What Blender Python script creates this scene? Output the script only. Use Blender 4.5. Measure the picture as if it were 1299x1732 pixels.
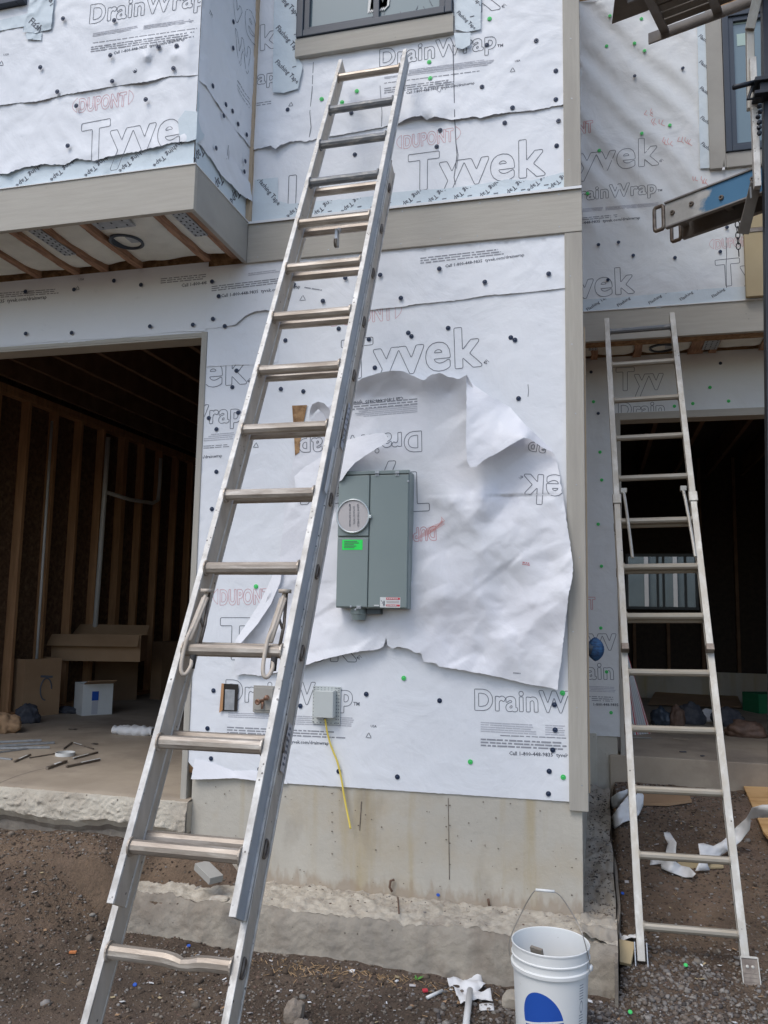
import bpy, bmesh, math, random
import numpy as np
from mathutils import Vector, Matrix, noise, geometry
random.seed(7); rng = np.random.default_rng(7)
S = bpy.context.scene
for o in list(bpy.data.objects): bpy.data.objects.remove(o)
COL = S.collection
rad = math.radians

# ------------------------------------------------------------------ camera
YAW, PITCH, ROLL, FPX = rad(14.690), rad(6.902), rad(1.057), 1390.77
W0, H0 = 1299.0, 1732.0
CAM = Vector((0, -4.15, 1.6))
fw = Vector((-math.sin(YAW)*math.cos(PITCH), math.cos(YAW)*math.cos(PITCH), math.sin(PITCH)))
r0 = Vector((math.cos(YAW), math.sin(YAW), 0)); u0 = r0.cross(fw)
RT = r0*math.cos(ROLL) + u0*math.sin(ROLL); UP = -r0*math.sin(ROLL) + u0*math.cos(ROLL)
cam = bpy.data.objects.new('camera', bpy.data.cameras.new('camera')); COL.objects.link(cam)
cam.matrix_world = Matrix(((RT.x, UP.x, -fw.x, CAM.x), (RT.y, UP.y, -fw.y, CAM.y), (RT.z, UP.z, -fw.z, CAM.z), (0, 0, 0, 1)))
cam.data.sensor_fit = 'VERTICAL'; cam.data.sensor_height = 24.0; cam.data.lens = FPX/H0*24.0
cam.data.clip_start = 0.05; cam.data.clip_end = 2000
S.camera = cam
# ------------------------------------------------------------------ light
world = bpy.data.worlds.new('World'); S.world = world; world.use_nodes = True
nt = world.node_tree; bg = nt.nodes['Background']
sky = nt.nodes.new('ShaderNodeTexSky'); sky.sky_type = 'NISHITA'; sky.sun_disc = False
SUN_EL, SUN_AZ = rad(56), rad(205)      # behind the camera, high
sky.sun_elevation = SUN_EL; sky.sun_rotation = SUN_AZ; sky.air_density = 1.0; sky.dust_density = 2.0; sky.ozone_density = 1.0
nt.links.new(sky.outputs[0], bg.inputs[0]); bg.inputs[1].default_value = 0.145
sl = bpy.data.lights.new('sun', 'SUN'); sl.energy = 0.9; sl.angle = rad(28); sl.color = (1.0, 0.985, 0.96)
so = bpy.data.objects.new('sun', sl); COL.objects.link(so)
sd = Vector((math.sin(SUN_AZ)*math.cos(SUN_EL), math.cos(SUN_AZ)*math.cos(SUN_EL), math.sin(SUN_EL)))
so.rotation_euler = sd.to_track_quat('Z', 'Y').to_euler()
S.view_settings.view_transform = 'Standard'; S.view_settings.look = 'None'
S.view_settings.exposure = 0.46; S.view_settings.gamma = 1.0
try:
    S.cycles.use_denoising = True; S.cycles.max_bounces = 8; S.cycles.diffuse_bounces = 5
except Exception: pass

# ------------------------------------------------------------------ pixel -> place on a real plane
def ray(px, py): return (fw*FPX + RT*(px-W0/2) - UP*(py-H0/2)).normalized()
def PY(px, py, Y=0.0): d = ray(px, py); return CAM + d*((Y-CAM.y)/d.y)
def PZ(px, py, Z): d = ray(px, py); return CAM + d*((Z-CAM.z)/d.z)
def PX(px, py, X): d = ray(px, py); return CAM + d*((X-CAM.x)/d.x)

# ------------------------------------------------------------------ materials
def _n(nt, t, **k):
    n = nt.nodes.new(t)
    for a, b in k.items(): setattr(n, a, b)
    return n
def mat(name, col, rough=0.7, metal=0.0, var=None, vscale=6.0, vdetail=6, bump=0.0, bscale=60.0, spots=None, stretch=(1, 1, 1), col3=None, s3=1.2, spec=0.4, attr=None, vpos=(0.35, 0.65)):
    m = bpy.data.materials.new(name); m.use_nodes = True; t = m.node_tree
    b = t.nodes['Principled BSDF']; b.inputs['Roughness'].default_value = rough; b.inputs['Metallic'].default_value = metal
    b.inputs['Specular IOR Level'].default_value = spec
    b.inputs['Base Color'].default_value = (*col, 1)
    tc = _n(t, 'ShaderNodeTexCoord'); mp = _n(t, 'ShaderNodeMapping'); mp.inputs['Scale'].default_value = stretch
    geo = _n(t, 'ShaderNodeNewGeometry'); t.links.new(geo.outputs['Position'], mp.inputs[0])
    last = None
    def mix(fac, c2, src):
        x = _n(t, 'ShaderNodeMix', data_type='RGBA'); t.links.new(fac, x.inputs['Factor'])
        if src is None: x.inputs['A'].default_value = (*col, 1)
        else: t.links.new(src, x.inputs['A'])
        x.inputs['B'].default_value = (*c2, 1); return x.outputs['Result']
    if var is not None:
        n = _n(t, 'ShaderNodeTexNoise'); n.inputs['Scale'].default_value = vscale; n.inputs['Detail'].default_value = vdetail; n.inputs['Roughness'].default_value = 0.6
        t.links.new(mp.outputs[0], n.inputs['Vector'])
        r = _n(t, 'ShaderNodeMapRange'); r.inputs[1].default_value = vpos[0]; r.inputs[2].default_value = vpos[1]; t.links.new(n.outputs['Fac'], r.inputs[0])
        last = mix(r.outputs[0], var, last)
    if col3 is not None:
        n = _n(t, 'ShaderNodeTexNoise'); n.inputs['Scale'].default_value = s3; n.inputs['Detail'].default_value = 8; n.inputs['Roughness'].default_value = 0.65
        ad = _n(t, 'ShaderNodeVectorMath', operation='ADD'); ad.inputs[1].default_value = (7.1, 3.3, 1.7); t.links.new(mp.outputs[0], ad.inputs[0]); t.links.new(ad.outputs[0], n.inputs['Vector'])
        r = _n(t, 'ShaderNodeMapRange'); r.inputs[1].default_value = 0.5; r.inputs[2].default_value = 0.68; t.links.new(n.outputs['Fac'], r.inputs[0])
        last = mix(r.outputs[0], col3, last)
    if spots is not None:      # (colour, scale, size)
        v = _n(t, 'ShaderNodeTexVoronoi'); v.inputs['Scale'].default_value = spots[1]; t.links.new(geo.outputs['Position'], v.inputs['Vector'])
        r = _n(t, 'ShaderNodeMapRange'); r.inputs[1].default_value = spots[2]; r.inputs[2].default_value = spots[2]*0.6; t.links.new(v.outputs['Distance'], r.inputs[0])
        n = _n(t, 'ShaderNodeTexNoise'); n.inputs['Scale'].default_value = spots[1]*0.3; t.links.new(geo.outputs['Position'], n.inputs['Vector'])
        r2 = _n(t, 'ShaderNodeMapRange'); r2.inputs[1].default_value = 0.48; r2.inputs[2].default_value = 0.6; t.links.new(n.outputs['Fac'], r2.inputs[0])
        mu = _n(t, 'ShaderNodeMath', operation='MULTIPLY'); t.links.new(r.outputs[0], mu.inputs[0]); t.links.new(r2.outputs[0], mu.inputs[1])
        last = mix(mu.outputs[0], spots[0], last)
    if attr is not None:       # per-stone tint stored on the faces
        a = _n(t, 'ShaderNodeAttribute', attribute_name='tint')
        x = _n(t, 'ShaderNodeMix', data_type='RGBA', blend_type='MULTIPLY'); x.inputs['Factor'].default_value = 1.0
        if last is None: x.inputs['A'].default_value = (*col, 1)
        else: t.links.new(last, x.inputs['A'])
        t.links.new(a.outputs['Color'], x.inputs['B']); last = x.outputs['Result']
    if last is not None: t.links.new(last, b.inputs['Base Color'])
    if bump:
        n = _n(t, 'ShaderNodeTexNoise'); n.inputs['Scale'].default_value = bscale; n.inputs['Detail'].default_value = 8; n.inputs['Roughness'].default_value = 0.65
        t.links.new(mp.outputs[0], n.inputs['Vector'])
        bp = _n(t, 'ShaderNodeBump'); bp.inputs['Strength'].default_value = 1.0; bp.inputs['Distance'].default_value = bump; t.links.new(n.outputs['Fac'], bp.inputs['Height']); t.links.new(bp.outputs[0], b.inputs['Normal'])
    return m
def wrapmat(name, col, var, crease=1.0):
    m = bpy.data.materials.new(name); m.use_nodes = True; t = m.node_tree; b = t.nodes['Principled BSDF']
    b.inputs['Roughness'].default_value = 0.48; b.inputs['Specular IOR Level'].default_value = 0.35
    geo = _n(t, 'ShaderNodeNewGeometry')
    n = _n(t, 'ShaderNodeTexNoise'); n.inputs['Scale'].default_value = 1.7; n.inputs['Detail'].default_value = 5; t.links.new(geo.outputs['Position'], n.inputs['Vector'])
    r = _n(t, 'ShaderNodeMapRange'); r.inputs[1].default_value = .35; r.inputs[2].default_value = .7; t.links.new(n.outputs['Fac'], r.inputs[0])
    x = _n(t, 'ShaderNodeMix', data_type='RGBA'); x.inputs['A'].default_value = (*col, 1); x.inputs['B'].default_value = (*var, 1); t.links.new(r.outputs[0], x.inputs['Factor'])
    # faint scuffs
    n3 = _n(t, 'ShaderNodeTexNoise'); n3.inputs['Scale'].default_value = 9; n3.inputs['Detail'].default_value = 9; n3.inputs['Roughness'].default_value = .75; t.links.new(geo.outputs['Position'], n3.inputs['Vector'])
    r3 = _n(t, 'ShaderNodeMapRange'); r3.inputs[1].default_value = .6; r3.inputs[2].default_value = .78; r3.inputs[4].default_value = .35; t.links.new(n3.outputs['Fac'], r3.inputs[0])
    x2 = _n(t, 'ShaderNodeMix', data_type='RGBA'); x2.inputs['B'].default_value = (.52, .53, .55, 1); t.links.new(r3.outputs[0], x2.inputs['Factor']); t.links.new(x.outputs['Result'], x2.inputs['A'])
    t.links.new(x2.outputs['Result'], b.inputs['Base Color'])
    # crumples: warped noise, ridged creases, paper grain
    n1 = _n(t, 'ShaderNodeTexNoise'); n1.inputs['Scale'].default_value = 3.2; n1.inputs['Detail'].default_value = 6; n1.inputs['Roughness'].default_value = .55; n1.inputs['Distortion'].default_value = .8; t.links.new(geo.outputs['Position'], n1.inputs['Vector'])
    v = _n(t, 'ShaderNodeTexVoronoi', feature='DISTANCE_TO_EDGE'); v.inputs['Scale'].default_value = 5.5
    wn = _n(t, 'ShaderNodeTexNoise'); wn.inputs['Scale'].default_value = 2.5; wn.inputs['Detail'].default_value = 3; t.links.new(geo.outputs['Position'], wn.inputs['Vector'])
    va = _n(t, 'ShaderNodeMix', data_type='VECTOR'); va.inputs['Factor'].default_value = .35; t.links.new(geo.outputs['Position'], va.inputs['A']); t.links.new(wn.outputs['Color'], va.inputs['B']); t.links.new(va.outputs['Result'], v.inputs['Vector'])
    rr = _n(t, 'ShaderNodeMapRange'); rr.inputs[1].default_value = 0; rr.inputs[2].default_value = .12; t.links.new(v.outputs['Distance'], rr.inputs[0])
    n2 = _n(t, 'ShaderNodeTexNoise'); n2.inputs['Scale'].default_value = 22; n2.inputs['Detail'].default_value = 5; t.links.new(geo.outputs['Position'], n2.inputs['Vector'])
    a1 = _n(t, 'ShaderNodeMath', operation='MULTIPLY_ADD'); a1.inputs[1].default_value = .030*crease; a1.inputs[2].default_value = 0; t.links.new(n1.outputs['Fac'], a1.inputs[0])
    a2 = _n(t, 'ShaderNodeMath', operation='MULTIPLY_ADD'); a2.inputs[1].default_value = -.0016*crease; t.links.new(rr.outputs[0], a2.inputs[0]); t.links.new(a1.outputs[0], a2.inputs[2])
    a3 = _n(t, 'ShaderNodeMath', operation='MULTIPLY_ADD'); a3.inputs[1].default_value = .0022; t.links.new(n2.outputs['Fac'], a3.inputs[0]); t.links.new(a2.outputs[0], a3.inputs[2])
    bp = _n(t, 'ShaderNodeBump'); bp.inputs['Strength'].default_value = .8; bp.inputs['Distance'].default_value = 1.0; t.links.new(a3.outputs[0], bp.inputs['Height']); t.links.new(bp.outputs[0], b.inputs['Normal'])
    return m
def glassmat(name, col, rough=0.06):
    return mat(name, col, rough, 0.0, spec=0.9)

M = {}
M['wrap'] = wrapmat('house_wrap_paper', (.815, .835, .86), (.775, .80, .83), .35)
M['wrap2'] = wrapmat('house_wrap_shaded', (.76, .78, .775), (.71, .73, .73), .4)  # greyer copy of the wrap: the recess's shade is put into the colour
M['crum'] = wrapmat('house_wrap_crumpled', (.79, .79, .825), (.75, .765, .785), .30)
M['tape'] = wrapmat('flashing_tape', (.66, .735, .77), (.60, .69, .735), .35)
M['ink'] = mat('ink', (.12, .13, .155), .7)
M['ink2'] = mat('ink_fine', (.30, .31, .34), .7)
M['ink3'] = mat('ink_pale', (.52, .53, .57), .7)
M['red'] = mat('ink_red', (.62, .27, .29), .7)
M['trim'] = mat('primed_trim', (.47, .445, .385), .75, var=(.43, .40, .345), vscale=5, bump=.0012, bscale=30, stretch=(1, 1, 14), spots=((.3, .28, .25), 9, .05))
M['trimv'] = mat('primed_trim_vertical', (.455, .43, .375), .75, var=(.41, .385, .33), vscale=5, bump=.0012, bscale=30, stretch=(14, 1, 1), col3=(.38, .355, .31), s3=.6)
M['trimgrey'] = mat('primed_trim_grey', (.40, .385, .345), .75, var=(.35, .335, .30), vscale=4, bump=.0012, bscale=40)
M['flash'] = mat('white_flashing', (.78, .79, .79), .5)
M['conc'] = mat('concrete_wall', (.53, .50, .43), .9, var=(.46, .43, .365), vscale=2.2, bump=.003, bscale=26, spots=((.14, .12, .10), 13, .055), col3=(.48, .42, .32), s3=1.6)
def streaks(m, col, sx=5.0, sz=.5, lo=.56, hi=.75, amt=.7):
    t = m.node_tree; b = t.nodes['Principled BSDF']; src = b.inputs['Base Color'].links[0].from_socket; g = _n(t, 'ShaderNodeNewGeometry'); mp = _n(t, 'ShaderNodeMapping'); mp.inputs['Scale'].default_value = (sx, 1, sz); t.links.new(g.outputs['Position'], mp.inputs[0])
    n = _n(t, 'ShaderNodeTexNoise'); n.inputs['Scale'].default_value = 1.6; n.inputs['Detail'].default_value = 6; t.links.new(mp.outputs[0], n.inputs['Vector']); r = _n(t, 'ShaderNodeMapRange'); r.inputs[1].default_value = lo; r.inputs[2].default_value = hi; r.inputs[4].default_value = amt; t.links.new(n.outputs['Fac'], r.inputs[0])
    x = _n(t, 'ShaderNodeMix', data_type='RGBA'); x.inputs['B'].default_value = (*col, 1); t.links.new(src, x.inputs['A']); t.links.new(r.outputs[0], x.inputs['Factor']); t.links.new(x.outputs['Result'], b.inputs['Base Color'])
streaks(M['conc'], (.42, .33, .17)); streaks(M['conc'], (.27, .23, .18), 3, 1.6, .58, .8, .6)
_t = M['conc'].node_tree; _b = _t.nodes['Principled BSDF']; _s = _b.inputs['Base Color'].links[0].from_socket; _g = _n(_t, 'ShaderNodeNewGeometry'); _x = _n(_t, 'ShaderNodeSeparateXYZ'); _t.links.new(_g.outputs['Position'], _x.inputs[0])
_mp = _n(_t, 'ShaderNodeMapping'); _mp.inputs['Scale'].default_value = (1, 1, .35); _t.links.new(_g.outputs['Position'], _mp.inputs[0]); _o = _n(_t, 'ShaderNodeTexNoise'); _o.inputs['Scale'].default_value = 30; _o.inputs['Detail'].default_value = 8; _t.links.new(_mp.outputs[0], _o.inputs['Vector'])
_m = _n(_t, 'ShaderNodeMath', operation='MULTIPLY_ADD'); _m.inputs[1].default_value = -.20; _t.links.new(_o.outputs['Fac'], _m.inputs[0]); _t.links.new(_x.outputs['Z'], _m.inputs[2])
_r = _n(_t, 'ShaderNodeMapRange'); _r.inputs[1].default_value = .175; _r.inputs[2].default_value = .125; _r.inputs[4].default_value = .5; _t.links.new(_m.outputs[0], _r.inputs[0])
_q = _n(_t, 'ShaderNodeMix', data_type='RGBA'); _q.inputs['B'].default_value = (.30, .215, .145, 1); _t.links.new(_s, _q.inputs['A']); _t.links.new(_r.outputs[0], _q.inputs['Factor']); _t.links.new(_q.outputs['Result'], _b.inputs['Base Color'])   # soil splashed up the wall
M['conc2'] = mat('concrete_footing', (.395, .352, .285), .95, var=(.29, .26, .215), vscale=4, bump=.006, bscale=40, col3=(.215, .175, .135), s3=2.2, spots=((.12, .1, .08), 15, .09))
M['crust'] = mat('concrete_crust', (.55, .50, .41), .95, var=(.42, .37, .295), vscale=22, bump=.008, bscale=70, col3=(.30, .26, .21), s3=9)
M['slab'] = mat('garage_slab', (.44, .37, .285), .85, var=(.35, .29, .22), vscale=2.5, bump=.001, bscale=50, col3=(.24, .20, .16), s3=1.1, spots=((.12, .1, .08), 9, .05))
M['slabedge'] = mat('slab_rough_edge', (.56, .515, .425), .95, var=(.44, .39, .315), vscale=6, bump=.008, bscale=60, spots=((.1, .08, .06), 22, .13))
M['slabface'] = mat('slab_low_face', (.28, .25, .205), .95, var=(.20, .17, .14), vscale=8, bump=.01, bscale=30)
M['wood'] = mat('stud_lumber', (.52, .29, .145), .8, var=(.38, .20, .095), vscale=5, stretch=(6, 6, .6), bump=.001, bscale=40)
M['woodp'] = mat('pale_lumber', (.56, .44, .31), .8, var=(.47, .36, .24), vscale=4, stretch=(8, 8, .6), bump=.001, bscale=40, spots=((.25, .16, .09), 7, .05))
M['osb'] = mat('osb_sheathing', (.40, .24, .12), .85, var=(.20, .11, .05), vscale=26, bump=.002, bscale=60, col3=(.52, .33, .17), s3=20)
M['osbd'] = mat('osb_shaded', (.17, .10, .055), .9, var=(.09, .05, .028), vscale=26, col3=(.22, .14, .08), s3=20)  # OSB darkened so the garage interior's shade sits in the colour
M['woodd'] = mat('lumber_shaded', (.20, .12, .07), .85, var=(.14, .08, .045), vscale=6)  # stud lumber with the deep garage shade painted into it
M['blackish'] = mat('unlit_lining', (.055, .04, .03), .9, var=(.035, .026, .02), vscale=20)  # near-black colour stands in for the darkness of the right garage
M['joist'] = mat('soffit_joist', (.48, .29, .185), .8, var=(.24, .135, .085), vscale=8, stretch=(6, .8, 6), bump=.001)
M['dark'] = mat('dark_cavity', (.03, .027, .025), .9)
M['insul'] = mat('insulation', (.82, .83, .76), .95, var=(.70, .71, .65), vscale=6, bump=.008, bscale=12)
M['galv'] = mat('galvanised', (.50, .52, .54), .45, .6, var=(.36, .38, .40), vscale=30)
M['frame'] = mat('window_frame', (.045, .058, .078), .35, var=(.055, .07, .09), vscale=3)
M['pane'] = glassmat('window_glass', (.20, .27, .28))
M['pane2'] = glassmat('window_glass_dim', (.15, .22, .25))
M['pale'] = mat('room_panel', (.42, .55, .50), .6)
M['al'] = mat('aluminium_rail', (.60, .57, .52), .42, .55, var=(.40, .375, .335), vscale=9, stretch=(3, 3, 1), bump=.0006, bscale=80, spots=((.09, .085, .08), 34, .16), col3=(.74, .72, .66), s3=5)
M['alw'] = mat('aluminium_face', (.66, .64, .60), .55, .15, var=(.46, .44, .40), vscale=20, bump=.0006, bscale=90, spots=((.12, .11, .10), 55, .22), col3=(.76, .75, .71), s3=9)
M['als'] = mat('aluminium_side', (.58, .51, .425), .6, .1, var=(.45, .385, .31), vscale=7, stretch=(3, 3, 1), bump=.0005, bscale=70, spots=((.08, .07, .06), 30, .14), col3=(.5, .45, .39), s3=4)
M['alb'] = mat('aluminium_blue_side', (.46, .49, .52), .5, .2, var=(.36, .385, .41), vscale=5, bump=.0005)
M['rung'] = mat('ladder_rung', (.44, .385, .32), .45, .45, var=(.29, .245, .20), vscale=12, stretch=(.6, 4, 4), bump=.0004, col3=(.62, .57, .50), s3=6)
M['rungd'] = mat('ladder_rung_stained', (.19, .20, .21), .55, .3, var=(.42, .40, .36), vscale=14, stretch=(1.2, 4, 4), vpos=(.5, .72))
M['al2'] = mat('aluminium_dull', (.49, .48, .44), .5, .35, var=(.44, .41, .345), vscale=7, stretch=(3, 3, 1), spots=((.10, .09, .08), 26, .12), col3=(.62, .61, .56), s3=5)
M['rung2'] = mat('ladder_rung_dull', (.38, .35, .295), .5, .35, var=(.33, .29, .225), vscale=12, stretch=(.6, 4, 4))
M['rubber'] = mat('black_rubber', (.03, .03, .03), .7)
M['steel'] = mat('worn_steel', (.30, .26, .215), .5, .6, var=(.16, .13, .11), vscale=20)
M['blackm'] = mat('black_steel', (.022, .026, .034), .45, .2, var=(.035, .04, .05), vscale=6)
M['brownm'] = mat('scaffold_board_underside', (.22, .20, .175), .7, var=(.16, .145, .125), vscale=6)
M['darkal'] = mat('platform_shaded_side', (.27, .26, .25), .6, .1, var=(.20, .19, .18), vscale=6, col3=(.20, .17, .14), s3=3)  # aluminium toned down: shade under the platforms is painted in
M['grey'] = mat('panel_grey_paint', (.25, .30, .29), .38, .0, var=(.235, .285, .275), vscale=2, bump=.0003, bscale=200, spec=.5)
M['greyd'] = mat('panel_grey_seam', (.07, .085, .09), .6)
M['disc'] = mat('meter_shield', (.55, .52, .51), .5, var=(.50, .47, .46), vscale=4)
M['ring'] = mat('meter_ring', (.58, .62, .62), .3, .5)
M['green'] = mat('green_sticker', (.03, .85, .12), .5)
M['white'] = mat('white_plastic', (.74, .75, .73), .45, var=(.68, .69, .66), vscale=5)
M['whitep'] = mat('white_paper', (.80, .80, .79), .6, var=(.70, .70, .69), vscale=8, bump=.004, bscale=14)
M['lred'] = mat('label_red', (.62, .05, .07), .5)
M['boxp'] = mat('box_plastic', (.55, .58, .56), .5, var=(.50, .53, .51), vscale=3)
M['brass'] = mat('old_copper_tap', (.38, .22, .15), .5, .5, var=(.26, .15, .10), vscale=40)
M['yellow'] = mat('yellow_cable', (.80, .62, .12), .45)
M['capb'] = mat('nail_cap_dark', (.020, .035, .075), .35)
M['capg'] = mat('nail_cap_green', (.07, .60, .15), .4)
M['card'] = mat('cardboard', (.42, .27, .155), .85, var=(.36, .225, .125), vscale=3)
M['cardd'] = mat('cardboard_shaded', (.30, .19, .11), .85, var=(.25, .155, .09), vscale=5)  # cardboard copy for cartons at the back, shade included in its colour
M['blue'] = mat('blue_print', (.02, .09, .42), .45)
M['bluep'] = mat('platform_blue_paint', (.56, .56, .54), .55, .2, var=(.42, .42, .40), vscale=9, bump=.0004)
_t = M['bluep'].node_tree; _b = _t.nodes['Principled BSDF']; _s = _b.inputs['Base Color'].links[0].from_socket; _g = _n(_t, 'ShaderNodeNewGeometry'); _x = _n(_t, 'ShaderNodeSeparateXYZ'); _t.links.new(_g.outputs['Position'], _x.inputs[0])
_o = _n(_t, 'ShaderNodeTexNoise'); _o.inputs['Scale'].default_value = 13; _o.inputs['Detail'].default_value = 7; _t.links.new(_g.outputs['Position'], _o.inputs['Vector'])
_m = _n(_t, 'ShaderNodeMath', operation='MULTIPLY_ADD'); _m.inputs[1].default_value = .28; _t.links.new(_o.outputs['Fac'], _m.inputs[0]); _t.links.new(_x.outputs['X'], _m.inputs[2])
_r = _n(_t, 'ShaderNodeMapRange'); _r.inputs[1].default_value = .735; _r.inputs[2].default_value = .78; _t.links.new(_m.outputs[0], _r.inputs[0])
_q = _n(_t, 'ShaderNodeMix', data_type='RGBA'); _q.inputs['B'].default_value = (.075, .20, .34, 1); _t.links.new(_s, _q.inputs['A']); _t.links.new(_r.outputs[0], _q.inputs['Factor']); _t.links.new(_q.outputs['Result'], _b.inputs['Base Color'])
M['blueglove'] = mat('blue_knit', (.03, .10, .22), .85, var=(.015, .03, .07), vscale=30, stretch=(1, 1, 3))
M['dirt'] = mat('ground_dirt', (.142, .102, .069), .95, var=(.076, .054, .038), vscale=3.0, bump=.024, bscale=44, col3=(.150, .108, .080), s3=1.2)
M['gravel'] = mat('gravel', (.5, .5, .5), .9, attr=1, bump=.002, bscale=120)
M['tan'] = mat('tan_panel', (.46, .37, .22), .7, var=(.42, .335, .195), vscale=3)
M['ply'] = mat('plywood', (.56, .31, .12), .75, var=(.70, .44, .20), vscale=3.0, stretch=(1, 3.5, 1), vpos=(.42, .56), bump=.001)
M['rock'] = mat('rock', (.30, .25, .20), .95, var=(.20, .165, .13), vscale=22, bump=.006, bscale=60)
M['straw'] = mat('straw_litter', (.42, .28, .15), .9, attr=1)
M['bkt'] = mat('bucket_plastic', (.78, .79, .77), .38, var=(.74, .75, .73), vscale=3, spots=((.42, .40, .36), 30, .06))
M['wire'] = mat('bail_wire', (.35, .33, .30), .4, .7)
M['pvc'] = mat('pvc_pipe', (.66, .66, .64), .4)
M['cord'] = mat('rusty_metal', (.16, .10, .07), .8, .2)
M['chalk'] = mat('red_marker', (.72, .36, .34), .8)
M['moss'] = mat('weed_leaf', (.10, .28, .05), .8)
M['greenbox'] = mat('green_carton', (.03, .22, .10), .7)
M['jeans'] = mat('dark_cloth', (.05, .055, .07), .9, var=(.10, .10, .11), vscale=15)
M['bag'] = mat('brown_bag', (.20, .125, .09), .55, var=(.12, .075, .055), vscale=14, bump=.01, bscale=20)

# ------------------------------------------------------------------ mesh helpers
class MB:
    def __init__(s): s.v = []; s.f = []; s.m = []; s.tint = []
    def add(s, vs, fs, mi=0):
        o = len(s.v); s.v += [Vector(p) for p in vs]; s.f += [tuple(i+o for i in f) for f in fs]; s.m += [mi]*len(fs); return s
    def obox(s, c, ax, ay, az, mi=0):      # centre and three half axes
        c, ax, ay, az = map(Vector, (c, ax, ay, az))
        vs = [c + ax*i + ay*j + az*k for k in (-1, 1) for j in (-1, 1) for i in (-1, 1)]
        fs = [(0, 2, 3, 1), (4, 5, 7, 6), (0, 1, 5, 4), (2, 6, 7, 3), (0, 4, 6, 2), (1, 3, 7, 5)]
        if ax.cross(ay).dot(az) < 0: fs = [tuple(reversed(f)) for f in fs]
        return s.add(vs, fs, mi)
    def box(s, a, b, mi=0):
        a, b = Vector(a), Vector(b); h = (b-a)/2
        return s.obox((a+b)/2, (abs(h.x), 0, 0), (0, abs(h.y), 0), (0, 0, abs(h.z)), mi)
    def beam(s, a, b, w, h, up=(0, 0, 1), mi=0):
        a, b = Vector(a), Vector(b); d = (b-a); z = Vector(up); x = d.cross(z).normalized(); z = x.cross(d).normalized()
        return s.obox((a+b)/2, x*w/2, d/2, z*h/2, mi)
    def tube(s, pts, r, seg=8, mi=0, caps=True, flute=0):
        pts = [Vector(p) for p in pts]; rs = r if isinstance(r, (list, tuple)) else [r]*len(pts)
        n = None; o = len(s.v)
        for i, p in enumerate(pts):
            t = (pts[min(i+1, len(pts)-1)]-pts[max(i-1, 0)]).normalized()
            if n is None: n = t.orthogonal().normalized()
            else: n = (n - t*n.dot(t)).normalized()
            b = t.cross(n)
            for k in range(seg):
                a = 2*math.pi*k/seg; rr = rs[i]*(1 - (flute if k % 2 else 0)); s.v.append(p + n*rr*math.cos(a) + b*rr*math.sin(a))
        for i in range(len(pts)-1):
            for k in range(seg):
                s.f.append((o+i*seg+k, o+i*seg+(k+1) % seg, o+(i+1)*seg+(k+1) % seg, o+(i+1)*seg+k)); s.m.append(mi)
        if caps:
            s.f.append(tuple(o+k for k in reversed(range(seg)))); s.m.append(mi)
            s.f.append(tuple(o+(len(pts)-1)*seg+k for k in range(seg))); s.m.append(mi)
        return s
    def lathe(s, prof, c=(0, 0, 0), ax=(0, 0, 1), seg=48, mi=0):
        c = Vector(c); ax = Vector(ax).normalized(); n = ax.orthogonal().normalized(); b = ax.cross(n); o = len(s.v)
        for (r, z) in prof:
            for k in range(seg):
                a = 2*math.pi*k/seg; s.v.append(c + ax*z + (n*math.cos(a)+b*math.sin(a))*r)
        for i in range(len(prof)-1):
            for k in range(seg):
                s.f.append((o+i*seg+k, o+i*seg+(k+1) % seg, o+(i+1)*seg+(k+1) % seg, o+(i+1)*seg+k)); s.m.append(mi)
        return s
    def prism(s, poly, d, mi=0):            # planar polygon (3D points) extruded by vector d
        n = len(poly); P = [Vector(p) for p in poly]; d = Vector(d); o = len(s.v)
        nrm = sum(((P[i]-P[0]).cross(P[(i+1) % n]-P[0]) for i in range(1, n)), Vector())
        if nrm.dot(d) > 0: P.reverse()
        s.v += P + [p+d for p in P]
        s.f.append(tuple(range(o, o+n))); s.f.append(tuple(reversed(range(o+n, o+2*n)))); s.m += [mi, mi]
        for i in range(n):
            j = (i+1) % n; s.f.append((o+j, o+i, o+n+i, o+n+j)); s.m.append(mi)
        return s
    def grid(s, fn, nu, nv, mi=0):
        o = len(s.v)
        for j in range(nv+1):
            for i in range(nu+1): s.v.append(Vector(fn(i/nu, j/nv)))
        for j in range(nv):
            for i in range(nu):
                a = o+j*(nu+1)+i; s.f.append((a, a+1, a+nu+2, a+nu+1)); s.m.append(mi)
        return s
    def build(s, name, mats, parent=None, smooth=False, bevel=0, origin=None, solid=0):
        if not isinstance(mats, (list, tuple)): mats = [mats]
        if origin is None: origin = Vector(parent.location) if parent is not None and parent.type == 'EMPTY' else (Vector(parent['org']) if parent is not None else Vector((0, 0, 0)))
        origin = Vector(origin)
        me = bpy.data.meshes.new(name); me.from_pydata([tuple(v-origin) for v in s.v], [], s.f)
        for m_ in mats: me.materials.append(m_)
        me.polygons.foreach_set('material_index', s.m)
        if smooth: me.polygons.foreach_set('use_smooth', [True]*len(s.f))
        me.update()
        o = bpy.data.objects.new(name, me); COL.objects.link(o)
        o['org'] = tuple(origin)
        if parent is not None:
            o.parent = parent
        else: o.location = origin
        if bevel:
            b = o.modifiers.new('bevel', 'BEVEL'); b.width = bevel; b.segments = 2; b.limit_method = 'ANGLE'; b.angle_limit = rad(40)
        if solid:
            b = o.modifiers.new('solid', 'SOLIDIFY'); b.thickness = solid; b.offset = 0
        return o
def empty(name, loc, label, cat, group=None):
    o = bpy.data.objects.new(name, None); COL.objects.link(o); o.location = loc; o.empty_display_size = .1
    o['label'] = label; o['category'] = cat
    if group: o['group'] = group
    return o
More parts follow.
